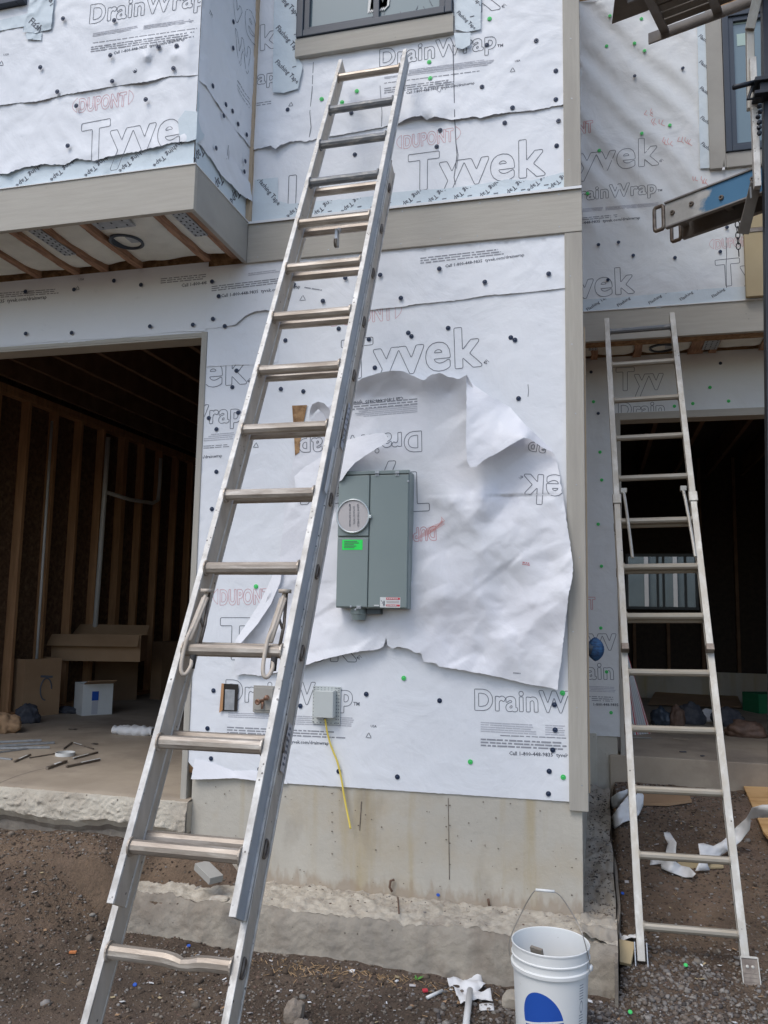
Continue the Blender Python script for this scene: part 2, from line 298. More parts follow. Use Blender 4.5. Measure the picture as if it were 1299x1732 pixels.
def tag(o, label, cat, group=None, kind=None):
    if label: o['label'] = label
    if cat: o['category'] = cat
    if group: o['group'] = group
    if kind: o['kind'] = kind
    return o
def N(x, y, z=0.0, s=1.0): return noise.noise(Vector((x*s, y*s, z*s)))
def centre(mb): 
    v = mb.v; return Vector((sum(p.x for p in v)/len(v), sum(p.y for p in v)/len(v), min(p.z for p in v)))

# ---- lettering: meshes of the outline or the filled letters, laid on a surface by a mapping function
_cache = {}
def letters(txt, outline, bold=0.0, tube=.0017, size=1.0, res=3, space=1.0):
    key = (txt, outline, bold, tube, res, space)
    if key in _cache: return _cache[key]
    cu = bpy.data.curves.new('t', 'FONT'); cu.body = txt; cu.size = 1.0; cu.resolution_u = res; cu.offset = bold; cu.space_character = space
    if outline:
        cu.fill_mode = 'NONE'; cu.bevel_depth = tube; cu.bevel_resolution = 0
    ob = bpy.data.objects.new('t', cu); COL.objects.link(ob)
    dg = bpy.context.evaluated_depsgraph_get(); me = bpy.data.meshes.new_from_object(ob.evaluated_get(dg))
    vs = [tuple(v.co) for v in me.vertices]; fs = [tuple(p.vertices) for p in me.polygons]
    bpy.data.objects.remove(ob); bpy.data.curves.remove(cu); bpy.data.meshes.remove(me)
    _cache[key] = (vs, fs); return vs, fs
_cc = {}
def contour(txt, grow=.028, res=110):
    """outline of emboldened letters: raster, dilate, then trace the edge"""
    if txt in _cc: return _cc[txt]
    vs, fs = letters(txt, False, 0.0, 0, res=4, space=1.08)
    V = np.array([(v[0], v[1]) for v in vs]); x0, x1, y0, y1 = V[:, 0].min()-.1, V[:, 0].max()+.1, V[:, 1].min()-.1, V[:, 1].max()+.1
    k = 3; W_, H_ = int((x1-x0)*res*k), int((y1-y0)*res*k); img = np.zeros((H_, W_), bool)
    P = (V-[x0, y0])*res*k
    for f in fs:
        for q in range(1, len(f)-1):
            a, b, c = P[f[0]], P[f[q]], P[f[q+1]]; D = (b[0]-a[0])*(c[1]-a[1])-(c[0]-a[0])*(b[1]-a[1])
            if abs(D) < 1e-9: continue
            ix0, ix1 = int(min(a[0], b[0], c[0])), int(max(a[0], b[0], c[0]))+2; iy0, iy1 = int(min(a[1], b[1], c[1])), int(max(a[1], b[1], c[1]))+2
            X, Y_ = np.meshgrid(np.arange(ix0, ix1)+.5, np.arange(iy0, iy1)+.5)
            l1 = ((b[0]-X)*(c[1]-Y_)-(c[0]-X)*(b[1]-Y_))/D; l2 = ((c[0]-X)*(a[1]-Y_)-(a[0]-X)*(c[1]-Y_))/D; m = (l1 >= -.001) & (l2 >= -.001) & (1-l1-l2 >= -.001)
            sub = img[iy0:iy1, ix0:ix1]; sub |= m[:sub.shape[0], :sub.shape[1]]
    g = int(grow*res*k); acc = img.copy()
    for dx in range(-g, g+1):
        for dy in (-g, g) if abs(dx) <= g else ():
            pass
    lim = int(g*1.32)
    for dx in range(-g, g+1, 2):
        for dy in range(-g, g+1, 2):
            if abs(dx)+abs(dy) <= lim+g*.35: acc |= np.roll(np.roll(img, dx, 1), dy, 0)
    H2, W2 = H_//k, W_//k; A = acc[:H2*k, :W2*k].reshape(H2, k, W2, k).mean((1, 3))
    B = A.copy(); B[1:-1, 1:-1] = (A[1:-1, 1:-1]*4+A[:-2, 1:-1]*2+A[2:, 1:-1]*2+A[1:-1, :-2]*2+A[1:-1, 2:]*2+A[:-2, :-2]+A[2:, 2:]+A[:-2, 2:]+A[2:, :-2])/16
    segs = []
    for yy in range(H2-1):
        row = B[yy:yy+2]
        xs_ = np.nonzero((row.min(0)[:-1] < .5) | (row.min(0)[1:] < .5))[0]
        for xx in xs_:
            a, b, c, d = B[yy, xx], B[yy, xx+1], B[yy+1, xx+1], B[yy+1, xx]
            if max(a, b, c, d) < .5: continue
            p = []
            if (a < .5) != (b < .5): p.append((xx+(.5-a)/(b-a), yy))
            if (b < .5) != (c < .5): p.append((xx+1, yy+(.5-b)/(c-b)))
            if (d < .5) != (c < .5): p.append((xx+(.5-d)/(c-d), yy+1))
            if (a < .5) != (d < .5): p.append((xx, yy+(.5-a)/(d-a)))
            if len(p) >= 2: segs.append((x0+(p[0][0]+.5)/res, y0+(p[0][1]+.5)/res, x0+(p[1][0]+.5)/res, y0+(p[1][1]+.5)/res))
            if len(p) == 4: segs.append((x0+(p[2][0]+.5)/res, y0+(p[2][1]+.5)/res, x0+(p[3][0]+.5)/res, y0+(p[3][1]+.5)/res))
    xs_ = [q[0] for q in segs]; _cc[txt] = (segs, min(xs_), max(xs_)); return _cc[txt]
def put_text(mb, txt, a, b, place, mi, outline=True, bold=0.0, lw=.0036, ys=1.0, clip=None, res=3):
    """a, b: baseline ends in surface coordinates (s,t); place(s,t,lift)->3D."""
    vs, fs = letters(txt, False, bold, 0, res=1) if not outline else (None, None)
    ax, ay = a; bx, by = b; L = math.hypot(bx-ax, by-ay); ex, ey = (bx-ax)/L, (by-ay)/L
    if outline:
        segs, xa_, xb_ = contour(txt); sc = L/(xb_-xa_)
        def m_(u, w): u = (u-xa_)*sc; w = w*sc*ys; return ax+ex*u-ey*w, ay+ey*u+ex*w
        for (u0, w0, u1, w1) in segs:
            s0, t0 = m_(u0, w0); s1, t1 = m_(u1, w1)
            if clip and not (clip(s0, t0) and clip(s1, t1)): continue
            d = math.hypot(s1-s0, t1-t0)
            if d < 1e-6: continue
            nx_, ny_ = -(t1-t0)/d*lw/2, (s1-s0)/d*lw/2
            mb.add([place(s0+nx_, t0+ny_, .0013), place(s1+nx_, t1+ny_, .0013), place(s1-nx_, t1-ny_, .0013), place(s0-nx_, t0-ny_, .0013)], [(0, 1, 2, 3)], mi)
        return
    xs = [v[0] for v in vs]; x0 = min(xs); sc = L/(max(xs)-x0)
    out = []; ok = []
    for v in vs:
        u, w = (v[0]-x0)*sc, v[1]*sc*ys
        s, t = ax+ex*u-ey*w, ay+ey*u+ex*w
        ok.append(clip(s, t) if clip else True)
        out.append(place(s, t, .0012 + v[2]*sc*.4))
    mb.add(out, [f for f in fs if all(ok[i] for i in f)], mi)
def fine(mb, a, b, place, rows, gap, h, mi, clip=None, word=(.012, .05), dens=.8, seed=1, ragged=.15):
    """rows of unreadably small print"""
    R = random.Random(seed); ax, ay = a; bx, by = b; L = math.hypot(bx-ax, by-ay); ex, ey = (bx-ax)/L, (by-ay)/L
    for r in range(rows):
        u = 0; end = L*(1-R.random()*ragged)
        while u < end:
            w = R.uniform(*word); w = min(w, end-u)
            q = []
            for (uu, vv) in ((u, -r*gap-h), (u+w, -r*gap-h), (u+w, -r*gap), (u, -r*gap)):
                s, t = ax+ex*uu-ey*vv, ay+ey*uu+ex*vv; q.append((s, t))
            if clip is None or all(clip(*p) for p in q): mb.add([place(s, t, .0012) for s, t in q], [(0, 1, 2, 3)], mi)
            u += w + R.uniform(.3, 1)*word[0]*(1-dens)*4
def triangle_mark(mb, c, size, place, mi, clip=None):
    cx, cy = c; pts = [(cx+math.sin(2*math.pi*k/3)*size, cy+math.cos(2*math.pi*k/3)*size) for k in range(3)]
    for i in range(3):
        (x0, y0), (x1, y1) = pts[i], pts[(i+1) % 3]; x1 = x0+(x1-x0)*.85; y1 = y0+(y1-y0)*.85
        d = math.hypot(x1-x0, y1-y0); nx, ny = -(y1-y0)/d*size*.1, (x1-x0)/d*size*.1
        mb.add([place(x0+nx, y0+ny, .0012), place(x1+nx, y1+ny, .0012), place(x1-nx, y1-ny, .0012), place(x0-nx, y0-ny, .0012)], [(0, 1, 2, 3)], mi)
def stroke(mb, pts, place, mi, w=.003):
    for (x0, y0), (x1, y1) in zip(pts, pts[1:]):
        d = math.hypot(x1-x0, y1-y0) or 1; nx, ny = -(y1-y0)/d*w/2, (x1-x0)/d*w/2
        mb.add([place(x0+nx, y0+ny, .0013), place(x1+nx, y1+ny, .0013), place(x1-nx, y1-ny, .0013), place(x0-nx, y0-ny, .0013)], [(0, 1, 2, 3)], mi)

def inside(poly, x, y):
    c = False; n = len(poly); j = n-1
    for i in range(n):
        xi, yi = poly[i]; xj, yj = poly[j]
        if (yi > y) != (yj > y) and x < (xj-xi)*(y-yi)/(yj-yi)+xi: c = not c
        j = i
    return c
def tear(pts, amp, step=.012, seed=0, close=False):
    """break straight (s,t) edges into a ragged line"""
    out = []; n = len(pts)
    for i in range(n if close else n-1):
        (x0, y0), (x1, y1) = pts[i], pts[(i+1) % n]; d = math.hypot(x1-x0, y1-y0); k = max(1, int(d/step))
        nx, ny = -(y1-y0)/(d or 1), (x1-x0)/(d or 1)
        for j in range(k):
            a = amp*(N(x0*23+j*.9, y0*31+seed, seed)+.6*N(x0*7+j*2.7, y0*5, seed+3)) if j else 0
            out.append((x0+(x1-x0)*j/k+nx*a, y0+(y1-y0)*j/k+ny*a))
    if not close: out.append(pts[-1])
    return out
def tps(ctrl):
    P = np.array([(c[0], c[1]) for c in ctrl], float); h = np.array([c[2] for c in ctrl], float); n = len(P)
    d = np.linalg.norm(P[:, None]-P[None], axis=2); K = d
    A = np.zeros((n+3, n+3)); A[:n, :n] = K + np.eye(n)*1e-4; A[:n, n] = 1; A[:n, n+1:] = P; A[n, :n] = 1; A[n+1:, :n] = P.T
    w = np.linalg.solve(A, np.concatenate([h, [0, 0, 0]]))
    def f(x, y):
        d = np.hypot(P[:, 0]-x, P[:, 1]-y); return float(w[:n]@d + w[n] + w[n+1]*x + w[n+2]*y)
    return f
def crinkle(x, z, amp, sc=1.0, seed=0.0):
    p = Vector((x*3.1*sc, z*3.1*sc, seed)); a = noise.noise(p)
    q = Vector((x*7.3*sc+a*1.2, z*7.3*sc-a*1.2, seed+5)); b = 1-abs(noise.noise(q))*2.2
    c = 1-abs(noise.noise(Vector((x*17*sc-a*2, z*15*sc+a, seed+9))))*2
    return amp*(a*.55 + max(0, b)**2*.5 + max(0, c)**2*.14)
def sheet(name, outline, H, Y, mats, parent, step=.02, towards=True, texts=None, solid=0):
    """a paper sheet over the wall plane y=Y; outline in wall (x,z); H(x,z)=stand-off from the wall"""
    xs = [p[0] for p in outline]; zs = [p[1] for p in outline]
    pts = [Vector(p) for p in outline]; n = len(pts)
    def dist2(x, z):
        m = 9
        for i in range(n):
            ax, az = outline[i]; m = min(m, (ax-x)**2+(az-z)**2)
        return m
    z = min(zs)+step/2; row = 0
    while z < max(zs):
        x = min(xs) + (step/2 if row % 2 else 0)
        while x < max(xs):
            jx, jz = x+random.uniform(-.2, .2)*step, z+random.uniform(-.2, .2)*step
            if inside(outline, jx, jz) and dist2(jx, jz) > (step*.45)**2: pts.append(Vector((jx, jz)))
            x += step
        z += step*.87; row += 1
    r = geometry.delaunay_2d_cdt(pts, [(i, (i+1) % n) for i in range(n)], [list(range(n))], 1, 1e-6)
    vv, ff = r[0], r[2]
    def place(x, z, lift=0.0):
        h = H(x, z)+lift; q = Vector((x, Y, z))
        if towards: return q + (CAM-q)*(h/(Y-CAM.y))
        return Vector((x, Y-h, z))
    mb = MB(); vs = [place(v.x, v.y) for v in vv]
    fs = []
    for f in ff:
        a, b, c = (vs[i] for i in f[:3])
        fs.append(tuple(f) if (b-a).cross(c-a).y < 0 else tuple(reversed(f)))
    mb.add(vs, fs, 0)
    if texts: texts(mb, place)
    o = mb.build(name, mats, parent, smooth=True, solid=solid)
    return o, place
INKS = ['ink', 'ink2', 'ink3', 'red', 'chalk']     # slots 1..5
def inks(base): return [M[base]]+[M[k] for k in INKS]

def w2(px, py, Y=0.0): p = PY(px, py, Y); return (p.x, p.z)
def PL(pts, Y=0.0): return [w2(*p, Y) for p in pts]
def logo_dupont(mb, place, a, b, clip=None, ys=1.65, tail=True, lw=.0022):
    put_text(mb, 'DUPONT', a, b, place, 4, True, .02, lw, ys, clip)
    ax, ay = a; bx, by = b; L = math.hypot(bx-ax, by-ay); ex, ey = (bx-ax)/L, (by-ay)/L
    hh = L*.30
    for sgn, (ox, oy) in ((-1, a), (1, b)):
        pts = []
        for k in range(9):
            t = -1+2*k/8; u = sgn*(L*.045 + L*.10*(1-t*t)); v = hh/2 + t*hh*.48*1.0
            pts.append((ox+ex*u-ey*v, oy+ey*u+ex*v))
        pts.append(pts[0])
        P = [p for p in pts if clip is None or clip(*p)]
        if len(P) == len(pts): stroke(mb, pts, place, 4, lw*.8)
CALL = 'Call 1-800-448-9835  tyvek.com/drainwrap'

# ================================================================== GROUND
def gh(x, y):
    """height of the soil"""
    def ss(a, b, v): t = min(1, max(0, (v-a)/(b-a))); return t*t*(3-2*t)
    zl = .355*ss(-1.15, -.10, y)
    if y < -.300: wl = 1-ss(-2.85, -2.25, x)
    else: wl = 1-ss(-2.0, -1.55, x); zl = (.355*ss(-1.15, -.10, y))*(1-ss(-2.5, -2.25, x)) + (.150+.20*ss(-.23, -.03, y))*ss(-2.5, -2.30, x)
    zr = .415*ss(-.55, 2.2, y)*.9 + .03*ss(-.6, -.2, y)
    wr = ss(.02, .10, x)
    z = zl*wl + zr*wr
    d = math.hypot(x+.8, y+.5); k = 1.0 if d < 4 else max(0, 1-(d-4)/4)
    z += k*(.022*N(x, y, 2.2, 2.1) + .010*N(x, y, 5.1, 7) + .007*N(x, y, 8.3, 19) + .006*N(x, y, 1.3, 31))
    if y < -.34 and wl < .99 and wr < .99: z -= .03*(1-wl)*(1-wr)*ss(-.9, -.4, y)*0
    return z
def axis(lo, hi, fine_, far):
    a = list(np.arange(lo, hi, fine_)); s = fine_; x = hi
    while x < far: a.append(x); s *= 1.35; x += s
    a.append(far); s = fine_; x = lo
    b = []
    while x > -far: s *= 1.35; x -= s; b.append(max(x, -far))
    return sorted(set([round(float(q), 5) for q in a+b]))
gx = axis(-3.9, 1.7, .018, 400); gy = axis(-1.75, 2.4, .018, 400)
mb = MB()
for yy in gy:
    for xx in gx: mb.v.append(Vector((xx, yy, gh(xx, yy) if abs(xx) < 9 and abs(yy) < 9 else 0.0)))
nx = len(gx)
for j in range(len(gy)-1):
    for i in range(nx-1): a = j*nx+i; mb.f.append((a, a+1, a+nx+1, a+nx)); mb.m.append(0)
tag(mb.build('ground', M['dirt'], smooth=True), None, None, kind='structure')

t_ = M['dirt'].node_tree; b_ = t_.nodes['Principled BSDF']; src = b_.inputs['Base Color'].links[0].from_socket
ge_ = _n(t_, 'ShaderNodeNewGeometry'); sx_ = _n(t_, 'ShaderNodeSeparateXYZ'); t_.links.new(ge_.outputs['Position'], sx_.inputs[0])
nz_ = _n(t_, 'ShaderNodeTexNoise'); nz_.inputs['Scale'].default_value = 2.6; nz_.inputs['Detail'].default_value = 7; t_.links.new(ge_.outputs['Position'], nz_.inputs['Vector'])
ad_ = _n(t_, 'ShaderNodeMath', operation='MULTIPLY_ADD'); ad_.inputs[1].default_value = .22; t_.links.new(nz_.outputs['Fac'], ad_.inputs[0]); t_.links.new(sx_.outputs['Z'], ad_.inputs[2])
mr_ = _n(t_, 'ShaderNodeMapRange'); mr_.inputs[1].default_value = .13; mr_.inputs[2].default_value = .26; t_.links.new(ad_.outputs[0], mr_.inputs[0])
mx_ = _n(t_, 'ShaderNodeMix', data_type='RGBA', blend_type='MULTIPLY'); mx_.inputs['B'].default_value = (1.55, 1.5, 1.45, 1); t_.links.new(mr_.outputs[0], mx_.inputs['Factor']); t_.links.new(src, mx_.inputs['A']); t_.links.new(mx_.outputs['Result'], b_.inputs['Base Color'])   # the mound is dry, the low ground is wet
# gravel: individual stones scattered through one object
def stones(n, region, size, cols, name, mats, lift=.3, seed=1, flat=.7, test=None, hf=None):
    R = np.random.default_rng(seed)
    bm = bmesh.new(); bmesh.ops.create_icosphere(bm, subdivisions=1, radius=1.0)
    bv = np.array([v.co[:] for v in bm.verts]); bf = np.array([[v.index for v in f.verts] for f in bm.faces]); bm.free()
    V = []; F = []; T = []; k = 0
    variants = [bv*(1+R.uniform(-.28, .28, (len(bv), 1))) for _ in range(14)]
    tries = 0
    while k < n and tries < n*6:
        tries += 1
        x = R.uniform(region[0], region[1]); y = R.uniform(region[2], region[3])
        if test is not None:
            pr = test(x, y)
            if R.random() > pr: continue
        s = size[0]*(size[1]/size[0])**(R.random()**2.2)
        a = R.uniform(0, 6.28); b = R.uniform(0, 6.28); ca, sa, cb, sb = math.cos(a), math.sin(a), math.cos(b), math.sin(b)
        v = variants[R.integers(14)]*np.array([s*R.uniform(.8, 1.3), s, s*flat*R.uniform(.7, 1.1)])
        v = v@np.array([[1, 0, 0], [0, math.cos(.5*sb), -math.sin(.5*sb)], [0, math.sin(.5*sb), math.cos(.5*sb)]]).T
        v = v@np.array([[ca, -sa, 0], [sa, ca, 0], [0, 0, 1]]).T + np.array([x, y, (hf or gh)(x, y)+s*lift*flat])
        V.append(v); F.append(bf+len(bv)*k); c = cols[R.integers(len(cols))]; j = R.uniform(.75, 1.3)
        T.append(np.tile(np.array([c[0]*j, c[1]*j, c[2]*j, 1.0]), (len(bf)*3, 1))); k += 1
    V = np.concatenate(V); F = np.concatenate(F); T = np.concatenate(T)
    me = bpy.data.meshes.new(name); me.vertices.add(len(V)); me.vertices.foreach_set('co', V.ravel())
    me.loops.add(len(F)*3); me.loops.foreach_set('vertex_index', F.ravel().astype(np.int32))
    me.polygons.add(len(F)); me.polygons.foreach_set('loop_start', np.arange(0, len(F)*3, 3, dtype=np.int32)); me.polygons.foreach_set('loop_total', np.full(len(F), 3, dtype=np.int32))
    me.update(); me.validate(); at = me.color_attributes.new('tint', 'FLOAT_COLOR', 'CORNER'); at.data.foreach_set('color', T.ravel())
    me.materials.append(mats); o = bpy.data.objects.new(name, me); COL.objects.link(o); return o
g_br = [(.27, .205, .15), (.17, .122, .085), (.38, .33, .27), (.12, .085, .06), (.15, .108, .075), (.24, .16, .12), (.50, .46, .42), (.32, .26, .2)]
g_gr = [(.36, .32, .28), (.26, .22, .19), (.46, .42, .37), (.19, .155, .13), (.30, .245, .20), (.40, .37, .34), (.14, .12, .11)]
def tg(x, y):       # dense grey gravel in the right foreground
    if x < .03 and y > -.36: return 0
    d = math.hypot((x-.15)*1.0, (y+.72)*1.0); return max(0, 1.05-d*1.15)
def tall(x, y):
    if -1.5 < x < .03 and y > -.33: return 0
    if x <= -1.5 and y > -.04: return 0
    if x > .03 and y > 2.2: return 0
    return .55 + .45*N(x, y, 3, 1.7)
tag(stones(8000, (-.75, 1.0, -1.6, .5), (.005, .015), g_gr, 'gravel', M['gravel'], seed=3, test=tg), 'loose grey brown gravel heaped in the right foreground around the bucket', 'gravel', kind='stuff')
tag(stones(38000, (-3.6, 1.5, -1.75, 2.2), (.0028, .0095), g_br, 'soil_crumbs', M['gravel'], seed=5, test=tall), 'small brown stones and soil crumbs strewn over the bare dirt', 'pebbles', kind='stuff')
tag(stones(420, (-3.4, 1.5, -1.6, 1.8), (.010, .024), g_br+[(.5, .46, .4)], 'scattered_stones', M['gravel'], seed=9, test=tall), 'scattered larger stones half sunk in the dirt', 'stones', kind='stuff')
def hfoot(x, y):
    if y < .01: return .200+.016*N(x, y, 1, 6)+.014*N(x, y, 4, 21)-.02*min(1, -y/.285)**3
    return .205+.035*N(x, y, 2, 3)+.03*N(x, y, 6, 13)+.016*N(x, y, 6, 37)+.17*max(0, (y-.3)/2.2)
def tfoot(x, y):
    if y < 0: return (.9 if y > -.07 else .30) if -.27 < y < -.012 and x < .03 else 0
    return .9 if x > -.08 else 0
tag(stones(2600, (-1.75, .055, -.27, 2.1), (.002, .0085), g_gr+g_br, 'rubble', M['gravel'], seed=15, test=tfoot, hf=hfoot), 'crumbs of concrete and dirt along the top of the concrete footing', 'rubble', kind='stuff')
# straw and litter along the foot of the footing
mb = MB(); R = random.Random(4)
for i in range(420):
    x = R.gauss(-1.12, .28) if i < 260 else R.uniform(-3.2, 1.2); y = -.40 - abs(R.gauss(0, .07)) if i < 260 else R.uniform(-1.2, .6)
    if i >= 260 and (-1.6 < x < .05 and y > -.34): continue
    a = R.uniform(0, 3.14); l = R.uniform(.006, .034); z = gh(x, y)+.004
    mb.beam((x-math.cos(a)*l/2, y-math.sin(a)*l/2, z), (x+math.cos(a)*l/2, y+math.sin(a)*l/2, z+R.uniform(0, .010)), .0022, .0016)
o = mb.build('straw_litter', M['straw']); at = o.data.color_attributes.new('tint', 'FLOAT_COLOR', 'CORNER')
for k_, d in enumerate(at.data): c_ = .35+.9*((k_//24*7919) % 100)/100; d.color = (c_, c_, c_, 1)
tag(o, 'dry straw and splinters strewn along the foot of the concrete footing', 'straw', kind='stuff')

# ================================================================== TOWNHOUSE (near unit)
TH = empty('townhouse', (-1.1, 0.3, .2), 'near townhouse unit in white printed wrap, with overhanging bay and the torn hole', 'townhouse', 'townhouse units under construction')
XL, XR = -2.155, -.10            # lower wall between garage jamb and corner board
ZF, ZB0, ZB1 = .715, 3.555, 3.790   # wrap bottom, band bottom, band top
ZS = .588                         # garage slab
BY, BX = -.646, -1.937            # bay front plane, bay right side
RU, RL = 1.72, 2.25               # neighbour's upper and lower wall planes

# foundation wall
mb = MB()
def fnd(u, v):
    x = -2.125+u*2.035; z = .0+v*.73
    return (x, .004-.0025*N(x*4, z*4, 1), z)
mb.grid(fnd, 60, 24)
mb.box((-2.125, .008, 0), (-.09, .22, .73)); mb.box((-.31, .22, 0), (-.0935, RL+.2, .73))
# cold joint and form-tie marks
for (px, y0, y1) in ((758, 1350, 1488), (611, 1356, 1405)):
    a, b = PY(px, y0, 0), PY(px+ (2 if px > 700 else -3), y1, 0); mb.beam((a.x, .0035, a.z), (b.x, .0035, b.z), .0035, .004, up=(0, 1, 0), mi=1)
R = random.Random(77)
def pit(x, z, rr, dy=.0005): mb.add([(x+rr*math.cos(a), -.0032+dy*0, z+rr*.8*math.sin(a)) for a in [2*math.pi*k/7 for k in range(7)]], [tuple(range(7))], 1)
for k in range(70): pit(R.uniform(-2.08, -.12), R.uniform(.24, .70), R.uniform(.0015, .005))
for px, ys_ in ((562, (1342, 1374, 1390, 1406, 1444)), (755, (1362, 1398, 1420)), (761, (1362, 1396, 1426, 1462))):
    for yy in ys_: p = PY(px, yy, 0); pit(p.x, p.z, .0048)
FD = mb.build('foundation', [M['conc'], M['steel']], TH)
# footing with a rough cast ledge
mb = MB()
def ftop(u, v):
    x = -2.33+u*2.39; y = -.285+v*.30
    e = 1-v; z = .205+.016*N(x, y, 1, 6)+.014*N(x, y, 4, 21)+.009*N(x, y, 9, 48)-.016*e*e*e
    yy = y+ (.008*N(x*3, 0, 9)*e)+(.007*N(x*14, 0, 5)*e)
    return (x, yy, z)
mb.grid(ftop, 260, 34, 1)
def ffront(u, v):
    x = -2.33+u*2.39; t = ftop(u, 0); z = t[2]*(1-v) - .12*v
    y = t[1]-.012*math.sin(min(1, v*4)*1.57) - .035*v + .008*N(x, z, 3, 5)+.006*N(x, z, 7, 17)+.004*N(x, z, 5, 43)
    return (x, y, z)
n0 = len(mb.v); mb.grid(lambda u, v: ffront(u, 1-v), 260, 40, 0)
def fside(u, v):       # top of the footing that runs back along the return wall
    y = -.285+u*2.5; x = -.10+v*(.155+.02*N(y*2, 0, 5))
    z = .205+.035*N(x, y, 2, 3)+.03*N(x, y, 6, 13)+.016*N(x, y, 6, 37)+ .17*max(0, (y-.3)/2.2)
    return (x, y, z)
mb.grid(lambda u, v: fside(u, v), 200, 24, 0)
mb.grid(lambda u, v: (lambda p: (p[0]+.006, p[1], p[2]*(v)-.12*(1-v)))(fside(u, 1)), 110, 6, 0)
for f_i in range(len(mb.f)): pass
FT = mb.build('footing', [M['conc2'], M['crust']], TH, smooth=True)
# thin form board against the side of the footing
mb = MB(); pts = []
for k in range(26):
    y = -.40+k*.09; pts.append((.052+.02*N(y*2, 0, 5)+.015*math.sin(y*3.1), y))
for (x0, y0), (x1, y1) in zip(pts, pts[1:]): 
    z0, z1 = .17+.16*max(0, y0-.3)/2.2, .17+.16*max(0, y1-.3)/2.2
    mb.prism([(x0, y0, -.1), (x1, y1, -.1), (x1, y1, z1), (x0, y0, z0)], (.014, 0, 0))
mb.build('form_board', M['slabface'], TH)
# garage floor: slab top, rough broken front edge and lower face
mb = MB()
mb.box((-6.5, .02, .40), (-.32, 6.9, ZS)); 
def sedge(u, v):
    x = -4.6+u*2.48; rg = lambda a, b, c: N(x*a, v*b, c)
    if v < .3: t = v/.3; y = .02-.125*t; z = ZS - .012*t*t + (.0025*N(x*9, y*9, 1)+.003*N(x*31, y*31, 4))*t
    elif v < .82:
        t = (v-.3)/.52; e = min(1, t*5); y = -.105-.022*math.sin(t*1.57)+e*(.008*rg(4, 1.2, 2)+.005*rg(17, 4.5, 3)+.004*rg(43, 11, 5)-.020*max(0, rg(26, 7, 9)-.2)); z = ZS-.012-.130*t*(1+.20*N(x*2.6, 0, 4)+.10*N(x*11, 0, 6)) + e*.006*rg(27, 7, 8)
    else:
        t = (v-.82)/.18; y = -.122+.045*min(1, t*5)+.006*rg(25, 20, 3); z = ZS-.142*(1+.20*N(x*2.6, 0, 4)+.10*N(x*11, 0, 6)) - .30*t
    return (x, y+.055*min(1, v/.3), z)
mb.grid(lambda u, v: sedge(u, 1-v), 330, 56, 1)
for k in range(len(mb.f)):
    if mb.m[k] == 1:
        z = sum(mb.v[i].z for i in mb.f[k])/4; y = min(mb.v[i].y for i in mb.f[k])
        if z > ZS-.009: mb.m[k] = 0
        elif y > -.045 and z < ZS-.10: mb.m[k] = 2
mb.box((-2.135, -.048, .42), (-2.119, .02, ZS-.012), 1); mb.box((-2.135, -.035, .1), (-2.119, .02, .42), 2)
mb.build('garage_slab', [M['slab'], M['slabedge'], M['slabface']], TH, smooth=False)

# structural backing so that nothing shows through the paper
mb = MB()
mb.box((-2.15, .012, .72), (-.1, .14, ZB0+.02)); mb.box((-6.5, .012, 3.17), (-2.15, .14, 3.92)); mb.box((-2.15, .012, ZB0+.021), (-1.931, .14, 3.92)); mb.box((-1.93, .012, ZB0+.02), (-.1, .14, 6.6))
mb.box((-.24, .14, .73), (-.1, RU+.7, 6.6))
mb.box((-6.5, BY+.012, ZB0+.2), (BX-.012, BY+.11, 6.6)); mb.box((BX-.1, BY+.11, ZB0+.2), (BX-.012, .0, 6.6))
mb.build('sheathing', M['osb'], TH)

# ---- upper wall paper
NAILS = []
def clipA(x, z): return -1.915 < x < -.155 and z > 3.8
base_h = lambda x, z: .004+crinkle(x, z, .006, 1, 1)
Hup0 = lambda x, z: .003+crinkle(x, z, .004, 1, 2)
def textsA0(mb, pl):
    put_text(mb, 'Tyvek', w2(690, 322), w2(922, 294), pl, 1, True, .03, .0034, 1.05, clipA, 4)
    logo_dupont(mb, pl, w2(683, 251), w2(767, 238), clipA)
    put_text(mb, 'l', w2(487, 349), w2(500, 347.5), pl, 1, True, .03, .004, .8, clipA)
    stroke(mb, PL([(766, 76), (768, 150), (769, 200), (771, 240), (773, 262), (768, 300), (770, 312)]), pl, 1, .0045)
    stroke(mb, PL([(771, 240), (775, 262), (772, 285)]), pl, 1, .003)
outl = tear([(-1.93, 3.80), (-.07, 3.80), (-.07, 5.4), (-1.93, 5.4)], 0, .3, close=True)
WA, plA0 = sheet('house_wrap', [(-1.93, 3.785), (-.07, 3.785), (-.07, 4.75), (-1.93, 4.75)], Hup0, 0, inks('wrap'), TH, .028, texts=textsA0)
edge = [(425, 254), (440, 251), (458, 246), (466, 252), (476, 244), (500, 238), (520, 239), (545, 232), (575, 228), (610, 222), (650, 214), (676, 208), (690, 200), (712, 195), (722, 203), (735, 197), (752, 200), (765, 203), (800, 197), (812, 200), (835, 193), (860, 190), (905, 186), (956, 176)]
eA = tear(PL(edge), .006, .012, 3)
ctrl = []
for i, (px, py) in enumerate(edge):
    x, z = w2(px, py); h = .012
    if 440 < px < 480: h = .035 if px < 470 else .03
    if 670 < px < 770: h = .040 if px in (690, 712, 735) else .022
    if 770 < px < 840: h = .020
    ctrl.append((x, z, h)); ctrl.append((x+.02, z+.16, .010 + (.008 if 660 < px < 780 else 0)))
for px, py in ((440, 60), (600, 130), (720, 60), (850, 60), (940, 60), (470, 150), (540, 160), (820, 130)): x, z = w2(px, py); ctrl.append((x, z, .006))
ctrl += [(-1.9, 5.3, .006), (-.1, 5.3, .006), (-1, 5.3, .006)]
FA = tps(ctrl); HA = lambda x, z: max(.005, FA(x, z))+crinkle(x, z, .008, 1.1, 3)
